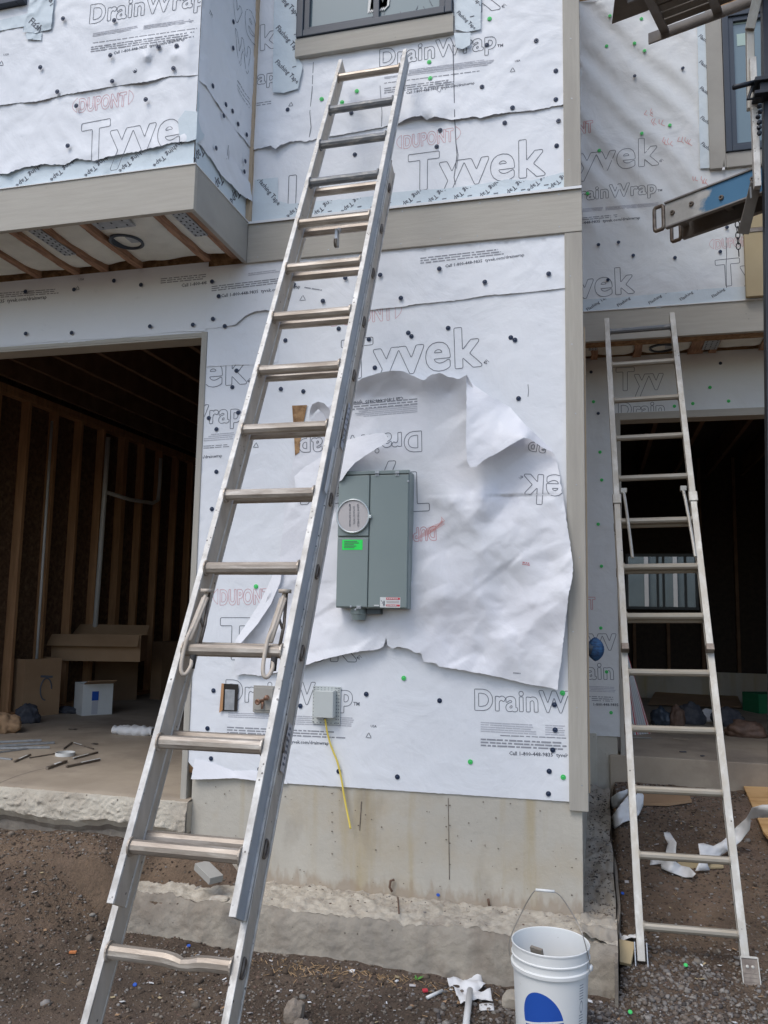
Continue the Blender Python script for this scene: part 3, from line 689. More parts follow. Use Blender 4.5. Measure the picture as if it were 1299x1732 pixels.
def textsA1(mb, pl):
    put_text(mb, 'k', w2(440, 84.5), w2(467, 79), pl, 1, True, .03, .0030, 1.1, clipA, 4)
    put_text(mb, 'ap', w2(435, 142.5), w2(466, 137.5), pl, 1, True, .03, .0031, 1, clipA)
    put_text(mb, 'DrainWrap', w2(642, 112), w2(839, 80), pl, 1, True, .03, .0033, 1.08, clipA)
    put_text(mb, 'TM', w2(841, 80), w2(851, 78.5), pl, 1, False, .02, ys=1)
    put_text(mb, 'Tyvek', w2(617, 52), w2(846, 13), pl, 1, True, .03, .0034, 1.05, clipA, 4)
    put_text(mb, '®', w2(848, 15), w2(857, 13.5), pl, 1, False, .0)
    for k, (a, b) in enumerate((((692, 118), (838, 98)), ((650, 130), (835, 105)))):
        fine(mb, w2(*a), w2(*b), pl, 3 if k == 0 else 2, .0085, .004, 3, clipA, seed=k, dens=.95)
    fine(mb, w2(650, 140), w2(820, 118), pl, 1, .01, .0045, 2, clipA, seed=4)
    fine(mb, w2(650, 149), w2(770, 133), pl, 3, .013, .006, 2, clipA, seed=5)
    put_text(mb, CALL, w2(687, 159), w2(803, 142), pl, 1, False, .015, clip=clipA)
    put_text(mb, 'USA', w2(871, 105), w2(880, 103.5), pl, 1, False, .02)
    triangle_mark(mb, w2(867, 119), .016, pl, 1)
    fine(mb, w2(434, 174), w2(462, 170), pl, 2, .014, .005, 2, clipA, seed=6)
    triangle_mark(mb, w2(492, 177), .016, pl, 1)
    stroke(mb, PL([(530, 105), (528, 150), (524, 190), (526, 215), (523, 232)]), pl, 1, .0035)
    stroke(mb, PL([(642, 88), (643, 150), (646, 190), (645, 214)]), pl, 1, .0028)
    stroke(mb, PL([(766, 76), (768, 150), (769, 198)]), pl, 1, .0045)
    stroke(mb, PL([(745, 142), (738, 152), (744, 156), (750, 140), (757, 137), (753, 152)]), pl, 2, .0025)
xa, za = w2(505, 73); xb, zb = w2(767, 30)
outA = eA + [(-.07, 5.4), (xb-.012, 5.4), (xb-.012, za+.012), (xa+.012, za+.012), (xa+.012, 5.4), (-1.93, 5.4)]
WA1, plA = sheet('house_wrap', outA, HA, 0, inks('wrap'), TH, .024, texts=textsA1)

# flashing tape pieces: pale blue sheets printed with diagonal words
def tape(poly, H, Y, words, parent, edge_amp=.002, step=.03, closed=True):
    def tx(mb, pl):
        P = poly_w
        for (a, b, s) in words:
            put_text(mb, s, w2(*a, Y), w2(*b, Y), pl, 1, False, .012, clip=lambda x, z: inside(P, x, z))
            # small dash mark printed above each word
            ax, az = w2(*a, Y); bx, bz = w2(*b, Y); L = math.hypot(bx-ax, bz-az)
            ex, ez = (bx-ax)/L, (bz-az)/L; cx, cz = ax+ex*L*.55-ez*L*.28, az+ez*L*.55+ex*L*.28
            q = [(cx-.012, cz), (cx+.012, cz+.002)]
            if inside(P, *q[0]) and inside(P, *q[1]): stroke(mb, q, pl, 1, .005)
    poly_w = tear(PL(poly, Y), edge_amp, .02, len(words)+int(poly[0][0]), close=True)
    return sheet('flashing_tape', poly_w, H, Y, inks('tape'), parent, step, texts=tx)
tp = lambda base, amp=.004: (lambda x, z: base+crinkle(x, z, amp, 1.4, 6))
words = []
for px, py in ((498, 352), (540, 352), (590, 344), (640, 338), (690, 336), (733, 331), (776, 326), (820, 322), (866, 316), (905, 308), (940, 306)):
    words.append(((px+34, py-30), (px-14, py+13), 'Flashing Tape'))
bot = [(425, 382), (955, 327), (955, 291), (930, 297), (900, 305), (860, 303), (820, 310), (780, 316), (740, 320), (700, 322), (660, 326), (600, 336), (540, 340), (490, 345), (470, 340), (470, 300), (431, 304)]
tape(bot, tp(.007), 0, words+[((435, 305), (470, 348), 'Flashing Tape')], TH)
tape([(464, -40), (506, -45), (506, 100), (512, 112), (504, 150), (480, 157), (461, 156)], tp(.020, .006), 0, [((462, 0-12), (502, 28), 'Flashing Tape'), ((466, 48), (503, 90), 'Flashing Tape'), ((465, 106), (502, 142), 'Flashing Tape')], TH)
tape([(764, -60), (814, -60), (813, 49), (790, 54), (770, 50)], tp(.022, .006), 0, [((778, -22), (812, 10), 'Flashing Tape'), ((772, 22), (802, 50), 'Flashing Tape')], TH)
tape([(768, 56), (796, 55), (795, 76), (782, 83), (771, 80)], tp(.030, .006), 0, [], TH)

# band, corner boards, white drip flashing
def board(name, a, b, m, parent, bevel=.003): return MB().box(a, b).build(name, M[m], parent, bevel=bevel)
board('belly_band', (-1.918, -.024, ZB0), (-.060, .010, ZB1), 'trim', TH)
mb = MB(); mb.box((-1.918, -.034, ZB1), (-.060, .004, ZB1+.006)); mb.box((-1.918, -.036, ZB1-.008), (-.060, -.0335, ZB1+.006))
mb.build('drip_flashing', M['flash'], TH)
board('corner_board', (-.149, -.022, ZB1+.014), (-.062, .012, 6.6), 'trimv', TH)
board('corner_board', (-.149, -.020, .680), (-.060, .012, ZB0), 'trimv', TH)
mb = MB(); mb.box((-.098, .014, ZB0+.06), (-.070, .075, 6.6)); mb.box((-.098, .014, ZB0-.35), (-.076, .06, ZB0-.002)); mb.box((-.098, .016, .76), (-.052, .09, 3.06))
mb.build('corner_return', M['woodp'], TH, bevel=.002)
mb = MB(); R = random.Random(9)
for k in range(9):
    x = -1.85+k*.21
    for z in (ZB0+.03, ZB1-.03): mb.lathe([(0, .0012), (.0035, .001), (.004, 0)], (x+R.uniform(-.01, .01), -.024, z+R.uniform(-.006, .006)), (0, -1, 0), 8)
for k in range(8): mb.lathe([(0, .0012), (.0035, .001), (.004, 0)], (-.105+R.uniform(-.02, .02), -.020, .80+k*.36), (0, -1, 0), 8); mb.lathe([(0, .0012), (.0035, .001), (.004, 0)], (-.105+R.uniform(-.02, .02), -.022, 3.95+k*.34), (0, -1, 0), 8)
mb.build('trim_nail_heads', M['galv'], TH)
# vertical strip where the bay meets the wall
a = PY(425, 0); b = PY(412.5, 376)
mb = MB(); mb.prism([(-1.950, -.030, ZB1+.004), (-1.905, -.030, ZB1+.004), (-1.905, -.030, 6.6), (-1.950, -.030, 6.6)], (0, .04, 0))
mb.build('corner_strip', M['woodp'], TH, bevel=.002)
board('band_end_board', (-1.936, -.028, ZB0), (-1.920, .008, ZB1-.002), 'trim', TH)

# ---- upper window (near unit)
def window(parent, x0, x1, z0, z1, Y, sill=True, mull=(), side=None, trim_l=None, gm='pane'):
    fr = MB(); fy0, fy1 = Y-.050, Y+.02
    t = .042
    fr.box((x0, fy0, z0), (x0+t, fy1, z1)); fr.box((x1-t, fy0, z0), (x1, fy1, z1)); fr.box((x0+t, fy0, z0), (x1-t, fy1, z0+t)); fr.box((x0+t, fy0, z1-t), (x1-t, fy1, z1))
    w = fr.build('window', M['frame'], parent, bevel=.004)
    edges = [x0+t]+list(mull)+[x1-t]
    for k in range(len(edges)-1):
        a, b = edges[k], edges[k+1]; s = MB(); yy = (Y-.036, Y+.012) if k % 2 == 0 else (Y-.026, Y+.015); q = .034
        a2, b2 = a+(.0 if k == 0 else -.018), b+(.018 if k < len(edges)-2 else 0)
        s.box((a2, yy[0], z0+t), (a2+q, yy[1], z1-t)); s.box((b2-q, yy[0], z0+t), (b2, yy[1], z1-t)); s.box((a2+q, yy[0], z0+t), (b2-q, yy[1], z0+t+q*.6)); s.box((a2+q, yy[0], z1-t-q), (b2-q, yy[1], z1-t))
        s.build('sash', M['frame'], w, bevel=.002)
        MB().box((a2+q-.003, Y-.012+.004*(k % 2), z0+t+q*.6-.003), (b2-q+.003, Y-.006+.004*(k % 2), z1-t)).build('pane', M[gm], w)
    return w
xa, za = w2(505, 73); xb, zb = w2(767, 30)
WN = window(TH, xa, xb, za+.0, 5.9, 0, mull=(w2(638, 43)[0],))
MB().box((xa-.006, -.040, w2(503, 104)[1]), (xb+.006, .006, za-.002)).build('sill', M['trim'], WN, bevel=.003)
# plastic film left on the inside of the pane
mb = MB()
for k in range(9):
    x = xa+.42+k*.012; mb.grid(lambda u, v: (x+.03*u+.05*math.sin(v*3+k)*v, -.0155, za+.10+v*.5+.03*u), 1, 8)
mb.build('film', M['white'], WN)
# small corner of the bay window, top left
# ---- bay: front and side papers
def plBayFront(x, z, l=0): pass
clipC = lambda x, z: x < BX-.004 and z > 3.8
Y = BY
tw = []
for px, py in ((30, 300), (88, 290), (146, 283), (204, 275), (262, 266)): tw.append(((px-4, py+13), (px+46, py-32), 'Flashing Tape'))
CT = [( -300, 350), (-300, 200), (322, 200), (327, 282)]
cw = [w2(*p, Y) for p in CT]; cw[2] = (BX-.001, cw[2][1]); cw[3] = (BX-.001, ZB1+.004); cw[0] = (cw[0][0], ZB1+.004)
def tC(mb, pl):
    for (a, b, s) in tw: put_text(mb, s, w2(*b, Y), w2(*a, Y), pl, 1, False, .012, clip=clipC)
sheet('flashing_tape', cw, tp(.003), Y, inks('tape'), TH, .04, texts=tC)
torn = [(-300, 325), (-60, 303), (0, 294), (12, 294), (40, 283), (75, 277), (110, 279), (128, 268), (160, 272), (185, 264), (230, 256), (262, 249), (290, 241), (322, 239)]
lap = [(-300, 230), (0, 178), (28, 174), (60, 172), (110, 160), (150, 153), (205, 144), (250, 138), (285, 129), (326, 128)]
def upto(edge_px, amp, seed, top):
    e = tear(PL(edge_px, Y), amp, .012, seed); e[-1] = (BX-.0005, e[-1][1]); return e+[(BX-.0005, top), (e[0][0], top)]
cc = []
for i, (px, py) in enumerate(torn): x, z = w2(px, py, Y); cc.append((x, z, .020 if i % 2 else .010)); cc.append((x, z+.12, .007))
cc += [(*w2(p, q, Y), .006) for p, q in ((0, 200), (100, 200), (200, 190), (300, 180), (-200, 250))]
cc += [(BX, 3.85, .004), (BX, 4.3, .004)]
FC = tps(cc); HC = lambda x, z: (max(.005, FC(x, z))+crinkle(x, z, .009, 1, 11))*min(1, max(.05, (BX-x)/.06))+.001
def textsC0(mb, pl):
    put_text(mb, 'Tyve', w2(136, 274, Y), w2(304, 244, Y), pl, 1, True, .03, .0031, 1.1, clipC, 4)
    logo_dupont(mb, pl, w2(133, 190, Y), w2(213, 178, Y), clipC)
sheet('house_wrap', upto(torn, .006, 21, w2(200, 120, Y)[1]), HC, Y, inks('wrap'), TH, .022, texts=textsC0)
cc = []
for i, (px, py) in enumerate(lap): x, z = w2(px, py, Y); cc.append((x, z, .016 if i % 2 else .010)); cc.append((x, z+.12, .010))
cc += [(*w2(p, q, Y), .009) for p, q in ((0, 60), (100, 60), (200, 90), (300, 50), (-200, 100), (100, -60))]
cc += [(*w2(248, 98, Y), .034), (*w2(215, 112, Y), .026), (*w2(293, 92, Y), .03), (*w2(262, 112, Y), .010)]
FC2 = tps(cc); HC2 = lambda x, z: (max(.008, FC2(x, z))+crinkle(x, z, .009, 1, 13))*min(1, max(.05, (BX-x)/.06))+.002
def textsC1(mb, pl):
    put_text(mb, 'DrainWrap', w2(151, 39.5, Y), w2(347, 7, Y), pl, 1, True, .03, .0031, 1.1, clipC)
    fine(mb, w2(157, 56, Y), w2(233, 43, Y), pl, 3, .008, .0045, 3, clipC, seed=1, dens=.95); fine(mb, w2(243, 43, Y), w2(335, 30, Y), pl, 3, .008, .0045, 3, clipC, seed=2, dens=.95)
    fine(mb, w2(157, 72, Y), w2(340, 46, Y), pl, 1, .01, .004, 2, clipC, seed=3)
    fine(mb, w2(154, 79, Y), w2(335, 52, Y), pl, 3, .0125, .006, 2, clipC, seed=4)
    put_text(mb, CALL, w2(192, 92, Y), w2(312, 68, Y), pl, 1, False, .015, clip=clipC)
    put_text(mb, 'USA', w2(6, 95, Y), w2(15, 93, Y), pl, 1, False); triangle_mark(mb, w2(2, 108, Y), .018, pl, 1)
sheet('house_wrap', upto(lap, .004, 23, 5.3), HC2, Y, inks('wrap'), TH, .022, texts=textsC1) if False else None
xw, zw = w2(48, 10, Y); zw0 = w2(0, 20, Y)[1]+.01; _u = upto(lap, .004, 23, 5.3)
sheet('house_wrap', _u[:-1]+[(xw-.01, 5.3), (xw-.01, zw0), (_u[-1][0], zw0)], HC2, Y, inks('wrap'), TH, .022, texts=textsC1)
# loose tape patches near the bay window
tape([(52, -10), (92, -10), (89, 22), (86, 49), (74, 52), (60, 56), (38, 54), (44, 34)], tp(.022, .012), Y, [((74, -4), (98, 14), 'Tape'), ((48, 38), (66, 54), 'Flash')], TH, step=.012)
tape([(44, 56), (71, 55), (70, 68), (56, 67), (44, 66)], tp(.020, .012), Y, [], TH, step=.012)
tape([(-60, 48), (0, 34), (50, 22), (46, 44), (20, 48), (0, 52), (-60, 66)], tp(.018, .008), Y, [], TH, step=.015)
xw, zw = w2(48, 10, Y)
WB = window(TH, xw-.9, xw, w2(0, 20, Y)[1], 5.9, Y, mull=(xw-.5,))
# bay side (plane x = BX), surface coordinates (-y... , z): s runs towards the camera
def sideplace(H):
    return lambda s, z, l=0.0: Vector((BX+H(s, z)+l, s, z))
def side_sheet(name, poly, H, mats, texts=None, step=.025):
    pts = [Vector(p) for p in poly]; n = len(pts); zs = [p[1] for p in poly]; ys = [p[0] for p in poly]
    z = min(zs)+step/2
    while z < max(zs):
        y = min(ys)+step/2
        while y < max(ys):
            if inside(poly, y, z) and min((a-y)**2+(b-z)**2 for a, b in poly) > (step*.5)**2: pts.append(Vector((y, z)))
            y += step
        z += step
    r = geometry.delaunay_2d_cdt(pts, [(i, (i+1) % n) for i in range(n)], [list(range(n))], 1, 1e-6)
    pl = sideplace(H); vs = [pl(v.x, v.y) for v in r[0]]; fs = []
    for f in r[2]:
        a, b, c = (vs[i] for i in f[:3]); fs.append(tuple(f) if (b-a).cross(c-a).x > 0 else tuple(reversed(f)))
    mb = MB(); mb.add(vs, fs, 0)
    if texts: texts(mb, pl)
    return mb.build(name, mats, TH, smooth=True)
def wx(px, py): p = PX(px, py, BX); return (p.y, p.z)
side_sheet('flashing_tape', [(BY, ZB1+.004), (-.03, ZB1+.004), (-.03, 4.1), (BY, 4.2)], lambda s, z: .003+crinkle(s, z, .003), inks('tape'),
           lambda mb, pl: [put_text(mb, 'Tape', wx(a+8, b-12), wx(a-6, b+12), pl, 1, False, .012) for a, b in ((331, 256), (364, 304), (393, 326))])
te = tear([wx(327, 236), wx(336, 246), wx(345, 258), wx(356, 275), wx(370, 298), wx(385, 312), wx(398, 328), wx(415, 340)], .005, .012, 31); te = [(max(BY, a), b) for a, b in te]
def tS0(mb, pl):
    stroke(mb, [wx(378, 270), wx(383, 246)], pl, 1, .004); stroke(mb, [wx(381, 270), wx(384, 255)], pl, 1, .004)
Hs = lambda s, z: (.008+crinkle(s, z, .011, 1.2, 17)+ (.02 if z < 4.05 else 0)*max(0, (s+.4)/.4))*min(1, max(.05, (s-BY)/.05))+.001
side_sheet('house_wrap', te+[(-.012, te[-1][1]), (-.012, 4.75), (BY, 4.75)], Hs, inks('wrap'), tS0)
te2 = tear([wx(331, 130), wx(352, 160), wx(372, 190), wx(390, 215), wx(408, 236)], .004, .012, 33)
te2[0] = (BY, te2[0][1]); te2[-1] = (-.012, te2[-1][1])
def tS1(mb, pl):
    put_text(mb, 'v', wx(386, 20), wx(402, 50), pl, 1, True, .03, .0031, 1); put_text(mb, 'e', wx(409, 50), wx(427, 79), pl, 1, True, .03, .0031, 1)
    put_text(mb, 'W', wx(393, 100), wx(420, 132), pl, 1, True, .03, .0036, 1.2)
    put_text(mb, 'TM', wx(348, 22), wx(353, 31), pl, 1, False)
    for k in range(3): fine(mb, wx(396, 136+k*7), wx(420, 172+k*8), pl, 1, .01, .006, 2, seed=k)
Hs2 = lambda s, z: (.013+crinkle(s, z, .012, 1.2, 19))*min(1, max(.05, (s-BY)/.05))+.002
side_sheet('house_wrap', te2+[(-.012, 5.35), (BY, 5.35)], Hs2, inks('wrap'), tS1)
# creased tape patch over the bay corner
mb = MB()
for sgn in (0, 1):
    P = ([(301, 203), (313, 187), (327, 190), (327, 236), (316, 240), (303, 228)] if sgn == 0 else None)
    if sgn == 0: q = [PY(a, b, BY-.016) for a, b in P]
    else: q = [PX(a, b, BX+.016) for a, b in ((327, 190), (336, 200), (341, 222), (346, 228), (343, 236), (327, 238))]
    mb.add(q, [tuple(range(len(q)))], 0)
for v in mb.v:
    if abs(v.x-(BX+.016)) < .05 and v.y < BY+.03: v.y = BY-.016; v.x = BX+.016
mb.build('flashing_tape', M['tape'], TH, solid=.001)
# bay bottom band and flashing
mb = MB(); mb.box((-6.5, BY-.024, ZB0), (BX+.024, BY+.004, ZB1)); mb.build('belly_band', M['trim'], TH, bevel=.002)
mb = MB(); mb.box((BX-.004, BY+.005, ZB0+.001), (BX+.022, -.030, ZB1-.001)); mb.build('belly_band', M['trimgrey'], TH, bevel=.002)
mb = MB(); mb.box((-6.5, BY-.030, ZB1), (BX+.028, BY+.0, ZB1+.005)); mb.box((BX-.0, BY+.001, ZB1), (BX+.028, -.035, ZB1+.005)); mb.build('drip_flashing', M['flash'], TH)

# ---- soffit of the bay: joists, metal plates, insulation, light can
def soffit(parent, x0, x1, y0, y1, joists, plates, can=None):
    MB().box((x0, y0, ZB0+.32), (x1, y1, ZB0+.34)).build('subfloor', M['osb'], parent)
    for k, (xj, wj) in enumerate(joists):
        mb = MB(); nn = 14
        def jf(u, v, xj=xj, wj=wj):
            return (0, 0, 0)
        for i in range(nn):
            ya = y0+.03+(y1-y0-.05)*i/nn; yb = y0+.03+(y1-y0-.05)*(i+1)/nn
            ww = wj*(1+.25*N(ya*5, xj, 3)); ox = .006*N(ya*6, xj, 8)
            mb.box((xj-ww/2+ox, ya, ZB0+.030+.004*N(ya*9, xj)), (xj+ww/2+ox, yb, ZB0+.30))
        mb.build('soffit_joist', M['joist'], parent)
    js = sorted([x0]+[j[0] for j in joists]+[x1])
    mb = MB()
    for a, b in zip(js, js[1:]):
        if b-a < .08: continue
        if can and a < can[0] < b: pass
        def g(u, v, a=a, b=b):
            x = a+(b-a)*u; y = y0+.010+(y1-y0-.035-.05*abs(N(x*5, 1, 1)))*v
            bul = (1-(2*u-1)**4)*(1-(2*v-1)**6); return (x, y, ZB0+.070-.036*bul+.008*N(x, y, 3, 9)+.010*N(x, y, 6, 3))
        mb.grid(lambda u, v: g(v, u), 16, 12)
    mb.build('insulation', M['insul'], parent, smooth=True)
    for (xa, xb, ya, yb) in plates:
        mb = MB(); mb.box((xa, ya, ZB0+.022), (xb, yb, ZB0+.027))
        nx_, ny_ = 3, int((yb-ya)/.035)
        for i in range(nx_):
            for j in range(ny_):
                cx = xa+(xb-xa)*(i+.5)/nx_; cy = ya+(yb-ya)*(j+.5+.3*(i % 2))/ny_; mb.box((cx-.004, cy-.006, ZB0+.0205), (cx+.004, cy+.006, ZB0+.0215), 1)
        mb.build('truss_plate', [M['galv'], M['dark']], parent)
def jx(px, py): return PZ(px, py, ZB0+.03).x
jo = [(jx(30, 450), .04), (jx(22, 395), .045), (jx(80, 393), .045), (jx(140, 382), .036), (jx(265, 366), .042), (BX-.050, .05), (jx(30, 450)-.45, .05), (jx(30, 450)-.9, .05), (jx(30, 450)-1.3, .05), (jx(30, 450)-1.8, .05)]
xp = jx(62, 392)
soffit(TH, -6.5, BX-.006, BY+.01, .0, jo, [(xp-.03, xp+.045, BY+.02, BY+.36), (BX-.135, BX-.06, BY+.02, BY+.30), (jx(160, 380), jx(225, 376), BY+.02, BY+.12)])
def light_can(parent, c):
    mb = MB(); mb.lathe([(.001, .10), (.085, .10), (.090, .0), (.094, -.004), (.080, -.008), (.070, .03), (.001, .035)], c); mb.box((c[0]+.02, c[1]-.05, c[2]+.02), (c[0]+.075, c[1]+.02, c[2]+.0), 1)
    a = mb.build('light_can', [M['frame'], M['galv']], parent, smooth=False); 
    MB().beam((c[0]-.2, c[1]-.12, c[2]+.07), (c[0]+.24, c[1]-.06, c[2]+.07), .02, .03).build('can_bracket', M['steel'], parent)
p = PZ(214, 412, ZB0+.02); light_can(TH, (p.x, p.y, p.z+.01))

# ---- lower wall paper (with garage header)
clipB = lambda x, z: (-2.150 < x < -.152 and z > .72) or (z > 3.175 and x <= -2.15)
HB0 = lambda x, z: .003+crinkle(x, z, .0045, 1, 5)
seam = [(352, 556), (378, 553), (398, 549), (415, 534), (430, 527), (450, 524), (500, 540), (540, 535), (575, 530), (645, 522), (680, 519), (700, 515), (740, 511), (780, 507), (820, 500), (860, 497), (905, 493), (956, 487)]
seamL = [(350, 640), (352, 620), (372, 619), (400, 617), (430, 617), (455, 616), (470, 612)]
def textsB0(mb, pl):
    put_text(mb, 'Tyvek', w2(578, 640), w2(815, 617), pl, 1, True, .03, .0034, 1.05, clipB, 4)
    put_text(mb, '®', w2(818, 618), w2(828, 617), pl, 1, False)
    logo_dupont(mb, pl, w2(560, 551), w2(664, 540), clipB)
    put_text(mb, 'ek', w2(343, 653), w2(417, 647), pl, 1, True, .03, .0034, 1.05, clipB, 4); put_text(mb, '®', w2(418, 649), w2(427, 648), pl, 1, False)
    put_text(mb, 'Wrap', w2(309, 718), w2(408, 712.5), pl, 1, True, .03, .0033, 1.05, clipB)
    fine(mb, w2(344, 735), w2(397, 731), pl, 4, .011, .0055, 3, clipB, seed=1, dens=.95); fine(mb, w2(344, 754), w2(392, 751), pl, 2, .011, .0045, 2, clipB, seed=2)
    put_text(mb, 'm/drainwrap', w2(339, 776), w2(376, 773), pl, 1, False, .01, clip=clipB)
    triangle_mark(mb, w2(433, 754), .018, pl, 1)
    logo_dupont(mb, pl, w2(372, 1022.5), w2(456, 1021), clipB, ys=1.7)
    put_text(mb, 'Tyvek', w2(371, 1113), w2(603, 1117), pl, 1, True, .03, .0034, 1.05, clipB, 4); put_text(mb, '®', w2(603, 1117), w2(612, 1117.5), pl, 1, False)
    put_text(mb, 'DrainWrap', w2(381, 1185), w2(596, 1193), pl, 1, True, .03, .0030, 1.08, clipB); put_text(mb, 'TM', w2(597.5, 1193), w2(608, 1193.6), pl, 1, False, .02)
    put_text(mb, 'DrainWrap', w2(803, 1200), w2(1030, 1207), pl, 1, True, .03, .0030, 1.08, clipB)
    fine(mb, w2(386, 1205), w2(478, 1208), pl, 3, .010, .005, 3, clipB, seed=3, dens=.95); fine(mb, w2(492, 1210), w2(600, 1214), pl, 5, .010, .005, 3, clipB, seed=4, dens=.95)
    fine(mb, w2(384, 1229), w2(585, 1238), pl, 3, .0135, .0065, 2, clipB, seed=5); put_text(mb, CALL, w2(423, 1254), w2(556, 1260), pl, 1, False, .015, clip=clipB)
    fine(mb, w2(813, 1221), w2(912, 1226), pl, 5, .0105, .005, 3, clipB, seed=6, dens=.95); fine(mb, w2(922, 1226), w2(1000, 1229), pl, 5, .0105, .005, 3, clipB, seed=7, dens=.95)
    fine(mb, w2(846, 1243), w2(990, 1249), pl, 1, .01, .0045, 2, clipB, seed=8); fine(mb, w2(813, 1249), w2(990, 1257), pl, 3, .0145, .0075, 2, clipB, seed=9, ragged=.3)
    put_text(mb, CALL, w2(861, 1277), w2(1020, 1283), pl, 1, False, .015, clip=clipB)
    put_text(mb, 'USA', w2(627, 1230), w2(637, 1230.5), pl, 1, False, .02); triangle_mark(mb, w2(623.5, 1245), .017, pl, 1)
    stroke(mb, PL([(893, 650), (894, 662), (893, 671)]), pl, 1, .003)
bb = tear(PL([(325, 1288), (328, 1300), (328, 1315), (352, 1318), (395, 1316), (420, 1318), (486, 1325), (700, 1339), (870, 1350), (963, 1356)]), .002, .02, 41)
bb[0] = (XL, bb[0][1])
outB = [(-6.5, 3.172), (XL, 3.172)] + bb + [(XR, bb[-1][1]), (XR, ZB0+.01), (-6.5, ZB0+.01)]
outB = tear(outB[:2], .004, .03, 43) + outB[2:]
WB0, plB = sheet('house_wrap', outB, HB0, 0, inks('wrap'), TH, .028, texts=textsB0)
# bright flipped hem at the foundation, left
sheet('house_wrap', tear(PL([(323, 1318), (330, 1283), (360, 1290), (395, 1304), (430, 1303), (480, 1312), (486, 1326), (440, 1321), (395, 1316), (352, 1318)]), .002, .01, 44, True), tps([(*w2(323, 1318), .03), (*w2(330, 1283), .008), (*w2(395, 1304), .008), (*w2(395, 1317), .022), (*w2(486, 1326), .012), (*w2(440, 1303), .008)]), 0, inks('crum'), TH, .012)
# upper lap over the lower wall
e = tear(PL(seam), .003, .012, 45); e[0] = (e[0][0], e[0][1])
cc = []
for i, (px, py) in enumerate(seam): x, z = w2(px, py); cc += [(x, z, .022 if 395 < px < 460 else .011), (x, z+.08, .009 if not 395 < px < 460 else .016)]
cc += [(-1.9, 3.5, .008), (-1, 3.5, .008), (-.2, 3.5, .008)]
FB1 = tps(cc); HB1 = lambda x, z: max(.007, FB1(x, z))+crinkle(x, z, .006, 1, 7)
def textsB1(mb, pl):
    put_text(mb, CALL, w2(753, 452.5), w2(887, 433), pl, 1, False, .015, clip=clipB); fine(mb, w2(711, 436), w2(852, 420), pl, 3, .0135, .0065, 2, clipB, seed=11)
    put_text(mb, CALL, w2(374, 503), w2(508, 487), pl, 1, False, .015, clip=clipB); fine(mb, w2(358, 484), w2(500, 467), pl, 3, .0125, .006, 2, clipB, seed=12)
    fine(mb, w2(420, 462), w2(475, 455), pl, 2, .010, .006, 3, clipB, seed=15, dens=.95)
    fine(mb, w2(515, 485), w2(545, 490), pl, 1, .01, .006, 2, seed=14); triangle_mark(mb, w2(512, 505), .02, pl, 2)
x352 = w2(352, 470)[0]
outB1 = [(x352, e[0][1])]+e[1:]; outB1[-1] = (XR, outB1[-1][1]); outB1 += [(XR, ZB0+.008), (x352, ZB0+.008)]
sheet('house_wrap', outB1, HB1, 0, inks('wrap'), TH, .022, texts=textsB1)
# patch sheet at the garage corner whose lower edge cuts the letters
eL = tear(PL(seamL[1:]), .002, .012, 47); outL = [(XL+.004, eL[0][1])]+eL+PL([(472, 540), (460, 522), (430, 526), (400, 547)])+[(XL+.004, w2(352, 556)[1])]
sheet('house_wrap', outL, lambda x, z: .0062+crinkle(x, z, .006, 1, 8), 0, inks('wrap'), TH, .022)
# paper on the header under the bay
def textsH(mb, pl):
    put_text(mb, CALL, w2(-56, 518), w2(79, 505), pl, 1, False, .015); fine(mb, w2(-20, 497), w2(100, 488), pl, 3, .0125, .006, 2, seed=16)
    put_text(mb, CALL, w2(307, 485.5), w2(440, 470), pl, 1, False, .015, clip=lambda x, z: x < x352-.002); fine(mb, w2(272, 471), w2(400, 458), pl, 3, .0125, .006, 2, lambda x, z: x < x352-.002, seed=17)
    triangle_mark(mb, w2(131, 488), .016, pl, 1); put_text(mb, 'USA', w2(133, 475), w2(142, 474), pl, 1, False)
eh = tear([(-6.5, 3.185), w2(0, 586), w2(60, 580), w2(130, 575), w2(200, 572), w2(250, 566), w2(300, 561), (x352, 3.180)], .005, .014, 49)
sheet('house_wrap', eh+[(x352, ZB0+.04), (-6.5, ZB0+.04)], lambda x, z: .007+crinkle(x, z, .004, .7, 9), 0, inks('wrap'), TH, .03, texts=textsH)

# exposed sheathing wedge where the paper was cut
mb = MB(); q = [PY(a, b, -.012) for a, b in ((494, 686), (519, 685), (512, 720), (506, 765), (499, 770), (497, 730))]; mb.prism(q, (0, .004, 0)); mb.build('exposed_sheathing', M['osb'], TH)

# ---- garage opening trims
board('jamb_trim', (-2.185, -.012, ZS-.01), (-2.150, .15, 3.172), 'trimv', TH)
mb = MB(); mb.box((-6.5, -.006, 3.150), (-2.150, .15, 3.172)); mb.box((-6.5, -.004, 3.140), (-2.186, .004, 3.150)); mb.build('header_trim', M['trim'], TH, bevel=.002)

